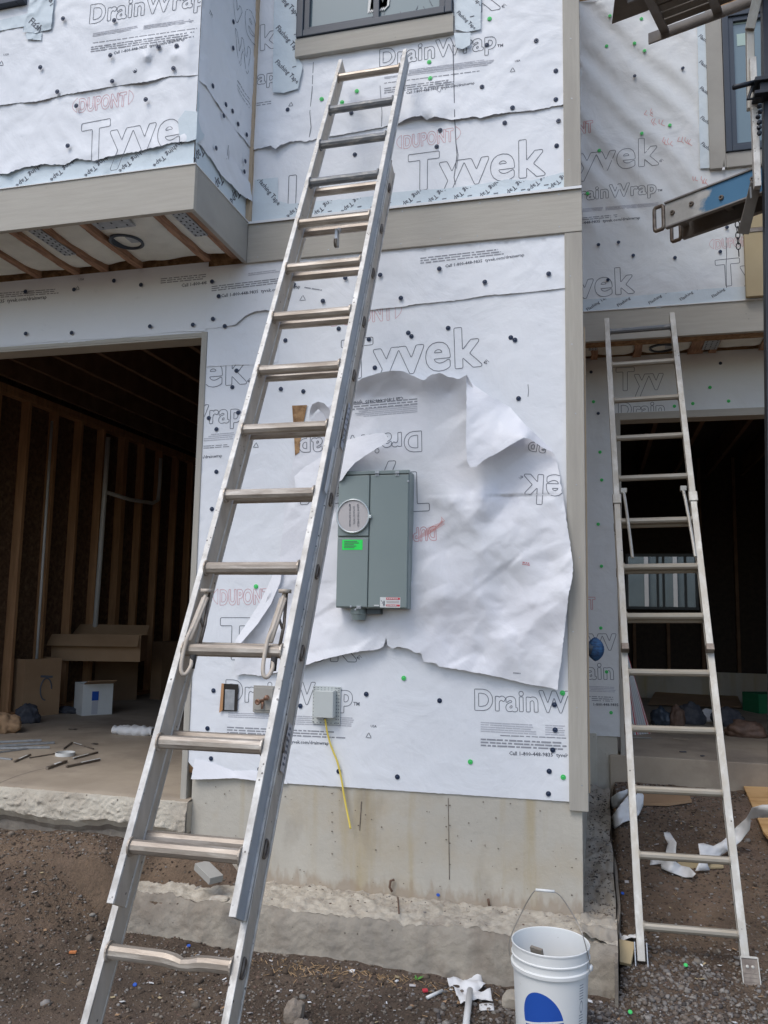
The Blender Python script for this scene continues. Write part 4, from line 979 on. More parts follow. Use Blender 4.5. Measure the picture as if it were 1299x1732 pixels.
# ---- garage interior
IXL = -5.17
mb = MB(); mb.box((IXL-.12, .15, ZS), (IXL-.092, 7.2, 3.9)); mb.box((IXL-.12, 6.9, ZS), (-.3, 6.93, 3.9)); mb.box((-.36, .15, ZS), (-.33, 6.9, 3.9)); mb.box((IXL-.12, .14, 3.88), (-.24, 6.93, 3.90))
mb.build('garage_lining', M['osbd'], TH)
mb = MB()
for z in (3.505, 3.547): mb.box((IXL-.092, .15, z), (IXL, 6.9, z+.038))
mb.box((IXL-.092, .15, ZS), (IXL, 6.9, ZS+.04)); mb.build('wall_plate', M['wood'], TH)
for k in range(17):
    y = .30+k*.406; MB().box((IXL-.09, y, ZS+.04), (IXL-.001, y+.04+(.04 if k in (3, 9) else 0), 3.505)).build('stud', M['wood'], TH, bevel=.002)
for k in range(9): MB().box((IXL+.1+k*.55, 6.82, ZS), (IXL+.14+k*.55, 6.90, 3.6)).build('stud', M['wood'], TH)
for k in range(11):
    x = IXL+.10+k*.406
    if x < -.4: MB().box((x, .16, 3.60), (x+.04, 6.88, 3.88)).build('ceiling_joist', M['woodd'], TH)
def pipe(name, pts, r, m, parent):
    mb = MB(); mb.tube(pts, r, 10); return mb.build(name, M[m], parent, smooth=True)
X1 = IXL+.03
pipe('pipe', [PX(88, 712, X1), PX(62, 1115, X1)], .013, 'pvc', TH)
X2 = IXL+.06
pipe('pipe', [PX(183, 740, X2), PX(177, 835, X2), PX(160, 1075, X2)], .026, 'pvc', TH)
pipe('pipe', [PX(178, 832, X2), PX(220, 845, X2), PX(258, 851, X2), PX(267, 846, X2), PX(270, 820, X2), PX(272, 775, X2)], .022, 'pvc', TH)

# ---- torn, hanging paper round the meter --------------------------------------------------------
FO = [(470, 985), (478, 900), (484, 840), (498, 770), (512, 735), (535, 700), (560, 685), (580, 668), (597, 652), (612, 640), (640, 631), (662, 627), (682, 628), (704, 638), (716, 643), (731, 633), (745, 631), (760, 638), (776, 641), (790, 634), (797, 648), (802, 662), (826, 672), (852, 690), (875, 707), (903, 738), (926, 755), (940, 772), (946, 800), (954, 850), (962, 905), (969, 952), (968, 978), (961, 1010), (956, 1060), (950, 1110), (943, 1167),
      (920, 1161), (898, 1159), (860, 1149), (820, 1140), (780, 1133), (742, 1127), (738, 1122), (716, 1119), (713, 1106), (700, 1103), (690, 1097), (672, 1094), (664, 1097), (655, 1091), (653, 1078), (648, 1094), (640, 1098), (600, 1103), (560, 1112), (530, 1120), (500, 1131), (470, 1137), (440, 1143), (415, 1140), (398, 1142), (396, 1120), (404, 1085), (425, 1060), (443, 1032), (455, 1005)]
LV = {}
cF = [(662, 627, .095), (612, 640, .085), (716, 643, .080), (745, 631, .098), (790, 634, .09), (680, 658, .020), (620, 664, .020), (760, 663, .020), (700, 668, .010), (640, 672, .010), (700, 680, .012), (620, 700, .013), (780, 700, .014), (560, 690, .02), (500, 770, .012), (484, 840, .014), (478, 900, .016), (470, 985, .03), (600, 760, .012), (700, 760, .012), (750, 800, .016), (780, 760, .018),
      (800, 665, .06), (852, 690, .02), (903, 738, .02), (940, 772, .022), (850, 740, .02), (830, 800, .02), (946, 800, .03), (900, 820, .045), (954, 850, .045), (969, 955, .09), (930, 950, .05), (880, 930, .055), (850, 870, .045), (815, 842, .09), (845, 830, .02), (800, 830, .022), (800, 890, .085), (765, 850, .07), (735, 862, .012), (745, 890, .016), (730, 905, .010), (720, 930, .03), (790, 960, .05), (850, 990, .03), (760, 930, .02), (720, 830, .015),
      (956, 1060, .06), (943, 1167, .055), (898, 1159, .035), (860, 1149, .05), (780, 1133, .06), (742, 1127, .062), (716, 1119, .045), (690, 1097, .05), (655, 1080, .030), (648, 1094, .035), (600, 1103, .055), (560, 1112, .06), (500, 1131, .055), (440, 1143, .04), (398, 1142, .035), (425, 1060, .045), (455, 1005, .05),
      (700, 1000, .035), (703, 950, .03), (715, 1060, .030), (680, 1060, .035), (640, 1060, .035), (600, 1050, .02), (560, 1060, .035), (520, 1070, .030), (480, 1080, .04), (450, 1100, .02), (520, 1000, .022), (550, 960, .02), (520, 900, .02), (560, 880, .014), (780, 1040, .03), (750, 1010, .06), (850, 1080, .075), (820, 1110, .04), (920, 1090, .04), (900, 1020, .08), (760, 1090, .035), (470, 1040, .03), (850, 1030, .03), (880, 1120, .055), (810, 1010, .062), (740, 1040, .03), (750, 960, .035)]
FF = tps([(*w2(a, b), h) for a, b, h in cF])
class Facets:
    '''paper folds: flat facets meeting in straight creases'''
    def __init__(s, x0, x1, z0, z1, sp, amp, seed):
        R = random.Random(seed); P = []; z = z0-sp
        while z < z1+sp:
            x = x0-sp
            while x < x1+sp: P.append(Vector((x+R.uniform(-.42, .42)*sp, z+R.uniform(-.42, .42)*sp))); x += sp
            z += sp
        d = geometry.delaunay_2d_cdt(P, [], [], 0, 1e-6); V = d[0]; s.h = [R.uniform(-1, 1)*amp for _ in V]; s.V = V; s.b = {}; s.c = sp
        for f in d[2]:
            q = [V[i] for i in f]
            for ix in range(int(math.floor(min(p.x for p in q)/sp)), int(math.floor(max(p.x for p in q)/sp))+1):
                for iz in range(int(math.floor(min(p.y for p in q)/sp)), int(math.floor(max(p.y for p in q)/sp))+1): s.b.setdefault((ix, iz), []).append(f)
    def __call__(s, x, z):
        for f in s.b.get((int(math.floor(x/s.c)), int(math.floor(z/s.c))), ()):
            a, b, c = (s.V[i] for i in f[:3]); D = (b.y-c.y)*(a.x-c.x)+(c.x-b.x)*(a.y-c.y)
            if abs(D) < 1e-12: continue
            l1 = ((b.y-c.y)*(x-c.x)+(c.x-b.x)*(z-c.y))/D; l2 = ((c.y-a.y)*(x-c.x)+(a.x-c.x)*(z-c.y))/D; l3 = 1-l1-l2
            if l1 > -1e-6 and l2 > -1e-6 and l3 > -1e-6: return l1*s.h[f[0]]+l2*s.h[f[1]]+l3*s.h[f[2]]
        return 0
_F1 = Facets(-3, 3, -1, 4, .21, .022, 5); FC1 = lambda x, z: _F1((x*.72+z*.69)*.38, -x*.69+z*.72); _F2 = Facets(-3, 3, -1, 4, .085, .0085, 6); FC2_ = lambda x, z: _F2((x*.82+z*.57)*.5, -x*.57+z*.82); FC3_ = Facets(-1.8, 0, 1.2, 2.8, .042, .0030, 8)
def HF(x, z):
    p = .35+.65*min(1, max(0, (x+.95)/.25)) if z < 2.2 else .35
    if z < 1.75: p = max(p, .75)
    return max(.006, FF(x, z) + p*(FC1(x, z)+FC2_(x, z)) + max(0, p-.4)*1.6*FC3_(x, z) + .5*FC2_(x, z))
FOw = tear(PL(FO), .0045, .012, 53, True)
clipF = lambda x, z: inside(FOw, x, z)
def textsF(mb, pl):
    clipT = lambda x, z: clipF(x, z)
    put_text(mb, 'DrainWrap', w2(713, 730), w2(506, 744), pl, 1, True, .03, .0033, 1.08, clipT); put_text(mb, CALL, w2(682, 671), w2(548, 684), pl, 1, False, .015, clip=clipT)
    fine(mb, w2(706, 684), w2(565, 696), pl, 3, .0135, .0065, 2, clipT, seed=21); fine(mb, w2(706, 697), w2(600, 706), pl, 5, .0095, .005, 3, clipT, seed=22, dens=.95)
    put_text(mb, 'Tyvek', w2(725, 799), w2(505, 812), pl, 1, True, .03, .0034, 1.05, clipT, 4); put_text(mb, 'DUPONT', w2(737, 891), w2(655, 896), pl, 4, True, .02, .003, 1.65, clipT)
    put_text(mb, 'ek', w2(956, 806), w2(887, 803.5), pl, 1, True, .03, .0034, 1.05, clipT, 4); put_text(mb, '®', w2(885, 803), w2(877, 803), pl, 1, False)
    put_text(mb, 'ap', w2(925, 752), w2(895, 748), pl, 1, True, .03, .0031, 1, clipT)
    fine(mb, w2(884, 950), w2(897, 952), pl, 2, .009, .006, 4, clipT, seed=23, word=(.006, .012)); fine(mb, w2(868, 1137), w2(882, 1138), pl, 1, .009, .006, 2, clipT, seed=24, word=(.003, .006))
    # old red-brown scuff beside the meter
    for k in range(7): stroke(mb, [w2(704+k*3, 912-k*3), w2(722+k*5, 905-k*4), w2(752-k, 886-k*2)], pl, 5, .002)
FL, plF = sheet('torn_wrap', FOw, HF, 0, inks('crum'), TH, .0105, texts=textsF)
# bright folded-out corner, upper right
f1 = [(789, 634), (797, 648), (826, 668), (862, 688), (890, 720), (910, 738), (938, 766), (916, 756), (896, 742), (886, 740), (868, 750), (842, 766), (820, 777), (806, 789), (796, 791), (790, 780), (788, 740), (789, 700)]
c1 = [(789, 634, .10), (797, 648, .055), (862, 688, .030), (938, 766, .040), (886, 740, .15), (842, 766, .17), (796, 791, .19), (789, 740, .17), (789, 690, .14), (830, 700, .10), (860, 720, .115), (826, 668, .07), (910, 738, .06)]
G1 = tps([(*w2(a, b), h) for a, b, h in c1])
sheet('torn_wrap', tear(PL(f1), .002, .012, 55, True), lambda x, z: G1(x, z)+.6*FC2_(x+.3, z)+FC3_(x, z), 0, inks('crum'), TH, .012)
# curled flaps over the top left of the meter
f2 = [(498, 806), (515, 790), (535, 778), (560, 760), (585, 745), (612, 737), (636, 733), (650, 732), (657, 741), (654, 749), (640, 757), (620, 769), (600, 783), (588, 797), (578, 812), (560, 822), (530, 826), (500, 828)]
c2 = [(498, 806, .02), (535, 778, .03), (585, 745, .06), (650, 732, .15), (657, 745, .17), (620, 769, .165), (588, 797, .15), (578, 812, .14), (560, 822, .10), (530, 826, .06), (500, 828, .04), (600, 755, .11), (560, 785, .085)]
G2 = tps([(*w2(a, b), h) for a, b, h in c2])
sheet('torn_wrap', tear(PL(f2), .0015, .012, 58, True), lambda x, z: G2(x, z)+.6*FC2_(x+.2, z)+FC3_(x, z), 0, inks('crum'), TH, .010)
f3 = [(522, 716), (524, 694), (528, 684), (538, 679), (548, 682), (556, 690), (562, 704), (560, 716), (566, 736), (545, 730), (553, 712), (548, 700), (538, 692), (530, 700)]
c3 = [(522, 716, .02), (528, 684, .055), (548, 682, .06), (562, 704, .035), (566, 736, .02), (545, 730, .012), (553, 712, .014), (538, 692, .02), (530, 700, .016)]
G3 = tps([(*w2(a, b), h) for a, b, h in c3])
sheet('torn_wrap', tear(PL(f3), .001, .012, 60, True), lambda x, z: G3(x, z), 0, inks('crum'), TH, .008)
f4 = [(470, 955), (478, 958), (474, 985), (458, 1022), (436, 1055), (404, 1092), (392, 1100), (400, 1080), (420, 1050), (440, 1018), (456, 985)]
G4 = tps([(*w2(a, b), h) for a, b, h in ((470, 955, .03), (478, 958, .04), (458, 1022, .06), (404, 1092, .07), (392, 1100, .03), (420, 1050, .03), (440, 1018, .03), (436, 1055, .065))])
sheet('torn_wrap', tear(PL(f4), .001, .012, 61, True), lambda x, z: G4(x, z), 0, inks('crum'), TH, .010)

# ---- nails
def nailmesh(name, m):
    mb = MB(); mb.lathe([(0, .0045), (.0035, .0045), (.0045, .0020), (.0085, .0022), (.0115, .0034), (.0125, .0020), (.0125, 0)], (0, 0, 0), (0, -1, 0), 16)
    me_o = mb.build(name, M[m]); me = me_o.data; bpy.data.objects.remove(me_o)
    me.polygons.foreach_set('use_smooth', [True]*len(me.polygons)); return me
NB = nailmesh('cap_nail', 'capb'); NG = nailmesh('green_cap_nail', 'capg')
def nails(parent, lst, me, place=None, Y=0, side=False, off=.004):
    for px, py in lst:
        if side: y, z = wx(px, py); p = Vector((BX+Hs2(y, z)+.003, y, z)); rot = (0, 0, rad(90))
        elif place: x, z = w2(px, py, Y); p = place(x, z, off*.4); rot = (random.uniform(-.1, .1), 0, random.uniform(-.12, .12))
        else: p = PY(px, py, Y-off); rot = (0, 0, 0)
        o = bpy.data.objects.new(me.name.split('.')[0], me); COL.objects.link(o); o.parent = parent; o.location = p-Vector(parent['org']); o.rotation_euler = rot
def zz(ox, oy, s, pts): return [(ox+a/s, oy+b/s) for a, b in pts]
nb = zz(420, 0, 2.887, [(192, 535), (503, 552), (1165, 220), (1141, 424), (1290, 526)])+zz(849, 0, 2.887, [(167, 198), (263, 346), (263, 486)])
nails(WA1, nb, NB, plA)
nails(WA1, zz(420, 0, 2.887, [(358, 484), (458, 500), (530, 445), (883, 303), (888, 382), (1178, 92)]), NG, plA)
nails(WA, zz(420, 0, 2.887, [(317, 667), (545, 630), (520, 755), (1252, 600), (937, 636), (920, 716)])+zz(849, 0, 2.887, [(276, 590), (267, 712)]), NB, plA0)
nails(WA, zz(0, 0, 2.887, [(308, 91), (558, 100), (197, 329), (539, 270), (775, 230), (862, 224), (660, 346), (847, 334), (548, 397), (280, 448), (712, 486), (373, 517), (331, 712)]), NB, None, BY, off=.026)
nails(WA, zz(0, 0, 2.887, [(1122, 110), (1120, 238), (1024, 422), (1088, 513), (1120, 545), (1072, 568), (1148, 608), (1189, 660), (1035, 726), (1178, 790), (1178, 840)]), NB, side=True)
nails(WB0, zz(0, 300, 3.02, [(130, 583), (378, 573), (582, 528), (720, 549), (131, 798), (366, 794), (766, 761), (985, 753), (1083, 532), (1117, 607), (1087, 723), (1148, 760)])+[(928, 463), (820, 477), (678, 504), (743, 454.5), (643, 465), (584, 470), (497, 481), (546, 509)], NB, None, 0, off=.018)
nails(WB0, [(482.7, 575.7), (573, 556), (758, 555), (690.5, 563), (696, 569), (624, 574), (864, 571), (871, 575), (877, 674), (634, 622), (475, 658), (513, 662), (400, 627), (393, 655), (403, 698), (353, 707), (366, 726), (366, 798), (358.5, 861), (619.5, 1174), (743.5, 1185), (573, 1304.5), (672, 1314), (508, 1194), (439, 1301), (361, 1168), (351, 1232), (357, 1283), (937.7, 1192), (939, 1234.5), (935, 1268.5), (929, 1304.5), (927.6, 1342.6)], NB, plB)
nails(WB0, [(683, 1147), (795.5, 1288.6), (951.5, 1172), (952.6, 1314.5), (433, 992)], NG, plB)
# anchor bolts and a rusty pin on the ledge
mb = MB(); p = PY(663, 1500, -.01); mb.tube([p+Vector((.012, 0, .035)), p+Vector((-.006, -.006, .030)), p+Vector((-.010, -.008, 0)), p+Vector((.004, -.01, -.02))], .006, 8); mb.build('anchor_hook', M['cord'], TH, smooth=True)
mb = MB(); p = PY(827, 1528, -.012); mb.tube([p+Vector((-.004, 0, .02)), p+Vector((.002, 0, -.01))], .006, 8); mb.tube([PY(673, 1518, -.03), PY(675, 1545, -.27)], .004, 6); mb.build('anchor_pin', M['cord'], TH, smooth=True)

# ================================================================== NEIGHBOUR UNIT (set back)
T2 = empty('townhouse', (1.2, 3.0, .4), 'set-back townhouse unit at the right, with rippled shaded wrap over a dark garage', 'townhouse', 'townhouse units under construction')
X0 = -.10
B0, B1 = PY(993, 580, RU).z, PY(993, 530, RU).z
mb = MB(); mb.box((X0, RU+.012, B0), (4.5, RU+.12, 6.6)); mb.box((X0, RL+.012, 3.13), (4.5, RL+.13, B0+.36)); mb.box((X0, RL+.012, .74), (.128, RL+.13, 3.13)); mb.box((4.4, RL+.13, .4), (4.5, 6.9, 3.6)); mb.box((X0-.1, RL+.13, .4), (X0, 6.9, 3.6))
mb.build('sheathing', M['osb'], T2)
mb = MB(); mb.box((X0, RL+.002, .0), (.118, RL+.2, .735)); mb.box((X0, RL-.02, .0), (PY(1010, 1300, RL).x, RL+.0, .74)); mb.build('foundation', M['conc'], T2, bevel=.004)
# upper paper with long diagonal drapes
def HE(x, z):
    a = (x-.0)*.80+(z-3.9)*.62; w = max(0, min(1, (z-4.15)/.45))*max(0, min(1, (1.15-x)/.6))
    d = math.sin(a*26+2.2*noise.noise(Vector((x*1.7, z*1.1, 3))))*.5+.5
    d2 = math.sin(a*49+3*noise.noise(Vector((x*2.1, z*1.6, 7))))*.5+.5
    return .006+w*(.013*d**1.2+.006*d2)+crinkle(x, z, .008, .9, 71)
YE = RU
clipE = lambda x, z: x > X0+.01 and z > B1+.01 and x < 1.3
def E2(px, py): return w2(px, py, YE)
_cx = w2(1192, 40, RU)[0]+.03; _cz = w2(1200, 291, RU)[1]+.03
outE = [(X0, B1+.004), (2.4, B1+.004), (2.4, _cz), (_cx, _cz), (_cx, 6.2), (X0, 6.2)]
def textsE(mb, pl):
    put_text(mb, 'Tyvek', E2(935, 295.5), E2(1114, 277), pl, 1, True, .03, .0038, 1.05, clipE, 4); put_text(mb, '®', E2(1115, 276), E2(1123, 275), pl, 1, False)
    put_text(mb, 'DrainWrap', E2(956, 341), E2(1110, 326), pl, 1, True, .03, .0036, 1.05, clipE); put_text(mb, 'TM', E2(1112, 324), E2(1120, 323.3), pl, 1, False, .02)
    put_text(mb, 'DUPONT', E2(925, 233), E2(1003, 223), pl, 4, True, .02, .004, 1.65, clipE)
    fine(mb, E2(985, 353), E2(1020, 350), pl, 3, .010, .006, 3, clipE, seed=31, dens=.95); fine(mb, E2(1024, 350), E2(1115, 342), pl, 3, .010, .006, 3, clipE, seed=32, dens=.95)
    fine(mb, E2(985, 368), E2(1050, 362), pl, 2, .014, .006, 2, clipE, seed=33); put_text(mb, CALL, E2(955, 382), E2(1083, 370), pl, 1, False, .015, clip=clipE)
    R = random.Random(8)
    for cx, cy, n_ in ((1095, 184, 3), (1105, 198, 4), (1122, 233, 4), (1150, 232, 5), (1172, 297, 2), (1185, 300, 3)):
        for k in range(n_):
            x, y = cx+k*5+R.uniform(-2, 2), cy+R.uniform(-3, 3)+k*1.5; stroke(mb, [E2(x, y), E2(x+R.uniform(-5, 0), y+R.uniform(4, 8)), E2(x+R.uniform(1, 4), y+R.uniform(7, 12))], pl, 5, .004)
WE, plE = sheet('house_wrap', outE, HE, YE, inks('wrap2'), T2, .030, texts=textsE)
# lower course of the upper wall, tucked under
lapE = [(985, 426), (1010, 421), (1040, 420), (1060, 416), (1100, 412), (1130, 409), (1180, 404), (1250, 399), (1290, 396), (1330, 392)]
eE = tear([E2(*p) for p in lapE], .003, .015, 73)
def textsE2(mb, pl):
    cl = lambda x, z: x > X0+.01 and z > B1+.01
    put_text(mb, 'Tyvek', E2(905, 511), E2(1073, 494), pl, 1, True, .03, .0038, 1.05, cl, 4)
    put_text(mb, 'Tyvek', E2(1212, 484), E2(1392, 466), pl, 1, True, .03, .0038, 1.05, cl, 4); logo_dupont(mb, pl, E2(1210, 421), E2(1276, 414), cl)
    stroke(mb, [E2(1228, 401), E2(1229, 430), E2(1228, 450), E2(1229, 492)], pl, 1, .004)
eE[0] = (X0, eE[0][1])
outE2 = [(X0, B1+.006), (eE[-1][0], B1+.006)]+list(reversed(eE))
# (the course below the lap is drawn as its own sheet, standing a little proud at the tucked edge)
sheet('house_wrap', outE2, lambda x, z: HE(x, z)+.0075-.004*min(1, max(0, (z-3.9)/.3)), YE, inks('wrap2'), T2, .03, texts=textsE2)
def tapeT2(poly, H, words):
    P = tear([w2(*p, YE) for p in poly], .003, .02, 3, close=True)
    def tx(mb, pl):
        for (a, b, s) in words: put_text(mb, s, w2(*a, YE), w2(*b, YE), pl, 1, False, .012, clip=lambda x, z: inside(P, x, z))
    return sheet('flashing_tape', P, H, YE, inks('tape'), T2, .03, texts=tx)
tapeT2([(985, 530), (1330, 505), (1330, 482), (1250, 485), (1190, 489), (1130, 495), (1060, 502), (985, 507)], lambda x, z: .022+crinkle(x, z, .006, 1.4, 74),
       [((a-6, b+8), (a+30, b-16), 'Flashing Tape') for a, b in ((1000, 518), (1052, 511), (1105, 507), (1158, 501), (1212, 496))])
tapeT2([(1178, -30), (1200, -30), (1203, 284), (1184, 285)], lambda x, z: .024+crinkle(x, z, .005, 1.4, 75), [((a, b), (a+34, b+26), 'Flashing Tape') for a, b in ((1181, 62), (1182, 106), (1183, 150), (1184, 200), (1185, 244))])
MB().box((X0, RU-.026, B0), (2.4, RU+.010, B1)).build('belly_band', M['trim'], T2, bevel=.003)
MB().box((X0, RU-.034, B1), (2.4, RU+.004, B1+.006)).build('drip_flashing', M['flash'], T2)
# window of the neighbour with its flat casing
def e3(px, py): return w2(px, py, RU)
cx0 = e3(1192, 40)[0]; wx0, wz0 = e3(1226.6, 263); cz0 = e3(1200, 291)[1]
WN2 = window(T2, wx0, wx0+1.3, wz0, 5.9, RU, mull=(wx0+.62,), gm='pane2')
mb = MB(); mb.box((cx0, RU-.040, cz0), (wx0-.002, RU+.01, 6.0)); mb.box((wx0-.0, RU-.038, cz0), (wx0+1.4, RU+.01, wz0-.002)); mb.build('casing', M['trimgrey'], WN2, bevel=.003)
a = e3(1225, 270); mb = MB(); mb.prism([PY(1221, 288, RU-.0385), PY(1226, 287, RU-.0385), PY(1225, 270, RU-.0385)], (0, -.0015, 0)); mb.build('sliver', M['flash'], WN2)
for (x0, y0, x1, y1) in ((1239, 14, 1270, 38), (1246, 58, 1262, 76)):
    p, q = PY(x0, y0, RU-.0135), PY(x1, y1, RU-.0135); MB().box((p.x, RU-.0135, q.z), (q.x, RU-.0145, p.z)).build('pane_sticker', M['pale'], WN2)
# soffit
jo2 = [(PZ(1078, 600, B0+.03).x, .055), (PZ(1176, 598, B0+.03).x, .10), (PZ(1205, 596, B0+.03).x, .05), (PZ(1290, 590, B0+.03).x, .05), (PZ(1005, 600, B0+.03).x, .05), (2.1, .05)]
_zb = ZB0; ZB0 = B0
soffit(T2, X0, 2.4, RU+.01, RL, jo2, [(PZ(1190, 585, B0+.02).x, PZ(1215, 585, B0+.02).x, RU+.03, RU+.40), (PZ(995, 585, B0+.02).x, PZ(1010, 585, B0+.02).x, RU+.03, RU+.25)])
p = PZ(1120, 591, B0+.02); light_can(T2, (p.x, p.y, p.z+.01)); ZB0 = _zb
# header and strip paper of the lower wall
YF = RL
def F2(px, py): return w2(px, py, YF)
JX = F2(1044, 900)[0]
clF = lambda x, z: x > X0+.005 and (z > F2(1100, 697)[1]+.004 or x < JX-.004)
def textsF2(mb, pl):
    put_text(mb, 'Tyv', F2(1042, 660), F2(1122, 657), pl, 1, True, .03, .0038, 1.15, clF, 4); put_text(mb, 'Drain', F2(1046, 704), F2(1124, 701), pl, 1, True, .03, .0038, 1.05, clF)
    put_text(mb, 'T', F2(995, 1030), F2(1007, 1030), pl, 4, True, .02, .004, 1.5, clF); put_text(mb, 'Tyv', F2(966, 1098), F2(1043, 1098), pl, 1, True, .03, .0038, 1.15, clF, 4)
    put_text(mb, 'Drain', F2(948, 1147), F2(1038, 1148.5), pl, 1, True, .03, .0038, 1.05, clF)
    fine(mb, F2(990, 1160), F2(1042, 1162), pl, 4, .011, .006, 3, clF, seed=41, dens=.95); fine(mb, F2(990, 1177), F2(1042, 1179), pl, 3, .014, .006, 2, clF, seed=42)
    put_text(mb, '1-800-448-9835', F2(1004, 1193.5), F2(1046, 1194.5), pl, 1, False, .015, clip=clF)
zh = F2(1100, 697)[1]
outF2 = [(X0, F2(1000, 1244)[1]), (JX, F2(1044, 1246)[1]), (JX, zh), (2.6, zh), (2.6, B0+.05), (X0, B0+.05)]
WF2, plF2 = sheet('house_wrap', tear(outF2[:2], .002, .02, 77)[:-1]+tear(outF2[1:4], .003, .03, 78)+outF2[4:], lambda x, z: .004+crinkle(x, z, .007, 1, 79), YF, inks('wrap2'), T2, .03, texts=textsF2)
mb = MB(); mb.box((JX, RL-.014, .585), (JX+.034, RL+.14, zh)); mb.build('jamb_trim', M['trimv'], T2, bevel=.002)
mb = MB(); mb.box((JX+.034, RL-.010, zh-.055), (2.6, RL+.14, zh)); mb.build('header_trim', M['trim'], T2, bevel=.002)
# garage floor, lining, studs, back window
mb = MB(); mb.box((.06, RL-.02, .2), (4.4, 6.9, ZS+.008)); mb.build('garage_slab', M['slab'], T2, bevel=.006)
mb = MB(); yb = 6.85
wA, wB = PY(1058, 937, yb), PY(1182, 1032, yb)
mb.box((-.1, yb, .4), (wA.x, yb+.03, 3.7)); mb.box((wB.x, yb, .4), (4.4, yb+.03, 3.7)); mb.box((wA.x, yb, .4), (wB.x, yb+.03, wB.z)); mb.box((wA.x, yb, wA.z), (wB.x, yb+.03, 3.7))
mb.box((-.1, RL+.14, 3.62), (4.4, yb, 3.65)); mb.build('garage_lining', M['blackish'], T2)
for k in range(11):
    x = -.0+k*.406
    zlo, zhi = ZS, 3.6
    if wA.x-.03 < x < wB.x-.01: MB().box((x, yb-.09, ZS), (x+.038, yb-.001, wB.z-.04)).build('stud', M['woodd'], T2)
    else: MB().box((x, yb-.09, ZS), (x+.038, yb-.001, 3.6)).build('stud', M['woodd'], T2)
XI = 2.15
for k in range(11): MB().box((XI, RL+.3+k*.41, ZS), (XI+.09, RL+.34+k*.41, 3.6)).build('stud', M['woodd'], T2)
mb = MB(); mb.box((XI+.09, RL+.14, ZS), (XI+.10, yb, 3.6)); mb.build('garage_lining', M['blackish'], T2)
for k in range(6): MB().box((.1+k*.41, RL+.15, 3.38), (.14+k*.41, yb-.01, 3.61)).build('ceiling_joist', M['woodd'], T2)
mb = MB(); mb.box((X0+.02, yb-.10, ZS+.0), (4.3, yb-.09, ZS+.35)); mb.build('stem_wall', M['conc'], T2)
wf = MB(); t = .035
wf.box((wA.x, yb-.06, wB.z), (wB.x, yb+.02, wB.z+t)); wf.box((wA.x, yb-.06, wA.z-t), (wB.x, yb+.02, wA.z)); 
for xx in (wA.x, wB.x-t, PY(1110, 980, yb).x, PY(1120, 980, yb).x, PY(1157, 980, yb).x): wf.box((xx, yb-.06, wB.z+t), (xx+t*.8, yb+.02, wA.z-t))
WI = wf.build('window', M['frame'], T2)
def glass_clear():
    m = mat('clear_window_glass', (.75, .82, .84), .05); b = m.node_tree.nodes['Principled BSDF']; b.inputs['Transmission Weight'].default_value = 1.0; b.inputs['IOR'].default_value = 1.05; return m
MB().box((wA.x+t, yb-.02, wB.z+t), (wB.x-t, yb-.016, wA.z-t)).build('pane', glass_clear(), WI)
# neighbouring house seen through that window, made tall and dark to dim the view
nbm = mat('far_wall', (.16, .19, .20), .8, var=(.13, .155, .165), vscale=2)
FH = empty('neighbour_wall', (1.5, 9.2, 0), 'darkened grey wall seen through the window at the back of the right garage', 'wall')
MB().box((-4, 9.2, 0), (8, 9.3, 3.9)).build('wall', nbm, FH)
for k in range(12): MB().box((-1+k*.42, 9.15, 1.0), (-.94+k*.42, 9.19, 3.4)).build('pilaster', M['disc'], FH)
nails(WE, zz(849, 0, 2.887, [(648, 371), (883, 333), (471, 1195), (569, 1183), (641, 1247), (845, 1258), (1099, 1110), (1066, 1229), (517, 1367)]), NB, plE, YE, off=.03)
nails(WE, zz(849, 0, 2.887, [(527, 77), (681, 92), (511, 225), (647, 211), (696, 247), (820, 611), (683, 651), (475, 735), (418, 945)]), NG, plE, YE, off=.01)
nails(WF2, zz(849, 560, 2.887, [(447, 345), (479, 591), (487, 727), (470, 943), (486, 1148), (483, 1450), (511, 1664), (842, 367), (932, 354), (1107, 342), (1016, 275)])+[(1033.6, 1205.4)], NG, plF2, YF)
nails(WF2, zz(849, 560, 2.887, [(1067, 157), (470, 402), (435, 200)]), NB, plF2, YF)

# tan panel standing on the flashing
p0, p1 = PY(1256, 365, RU-.04), PY(1258, 500, RU-.04)
mb = MB(); mb.box((p0.x, RU-.075, B1+.010), (p0.x+.42, RU-.040, PY(1256, 398, RU-.04).z)); mb.box((p0.x+.004, RU-.072, PY(1256, 390, RU-.04).z), (p0.x+.42, RU-.043, PY(1256, 372, RU-.04).z+.03))
mb.box((p0.x-.004, RU-.080, PY(1256, 398, RU-.04).z), (p0.x+.42, RU-.036, PY(1256, 391, RU-.04).z), 1)
tag(mb.build('tan_board', [M['tan'], M['steel']], None, bevel=.002, origin=(p0.x+.2, RU-.05, B1)), 'tan board standing on the band beside the chain, below the scaffold', 'board')

# ================================================================== METER PANEL
xL, zT = PY(567, 1030, -.12).x, PY(695, 797, -.12).z
pa = PY(567, 1028, -.12); pb = PY(689, 1033, -.12); pt = PY(640, 797, -.12)
x0, x1, z0, z1 = pa.x, pb.x, pa.z, pt.z
MP = empty('meter_panel', ((x0+x1)/2, -.06, z0), 'grey electric meter panel with round cover and green sticker inside the torn wrap', 'meter panel')
MB().box((x0, -.110, z0), (x1, -.006, z1)).build('enclosure', M['grey'], MP, bevel=.004)
xm = PY(624, 900, -.12).x; zm = PY(600, 908, -.12).z
d1 = MB(); d1.box((xm+.004, -.122, z0+.006), (x1-.004, -.111, z1-.020)); D1 = d1.build('right_door', M['grey'], MP, bevel=.003)
d2 = MB(); d2.box((x0+.003, -.121, z0+.006), (xm-.002, -.111, zm-.004)); D2 = d2.build('lower_door', M['grey'], MP, bevel=.003)
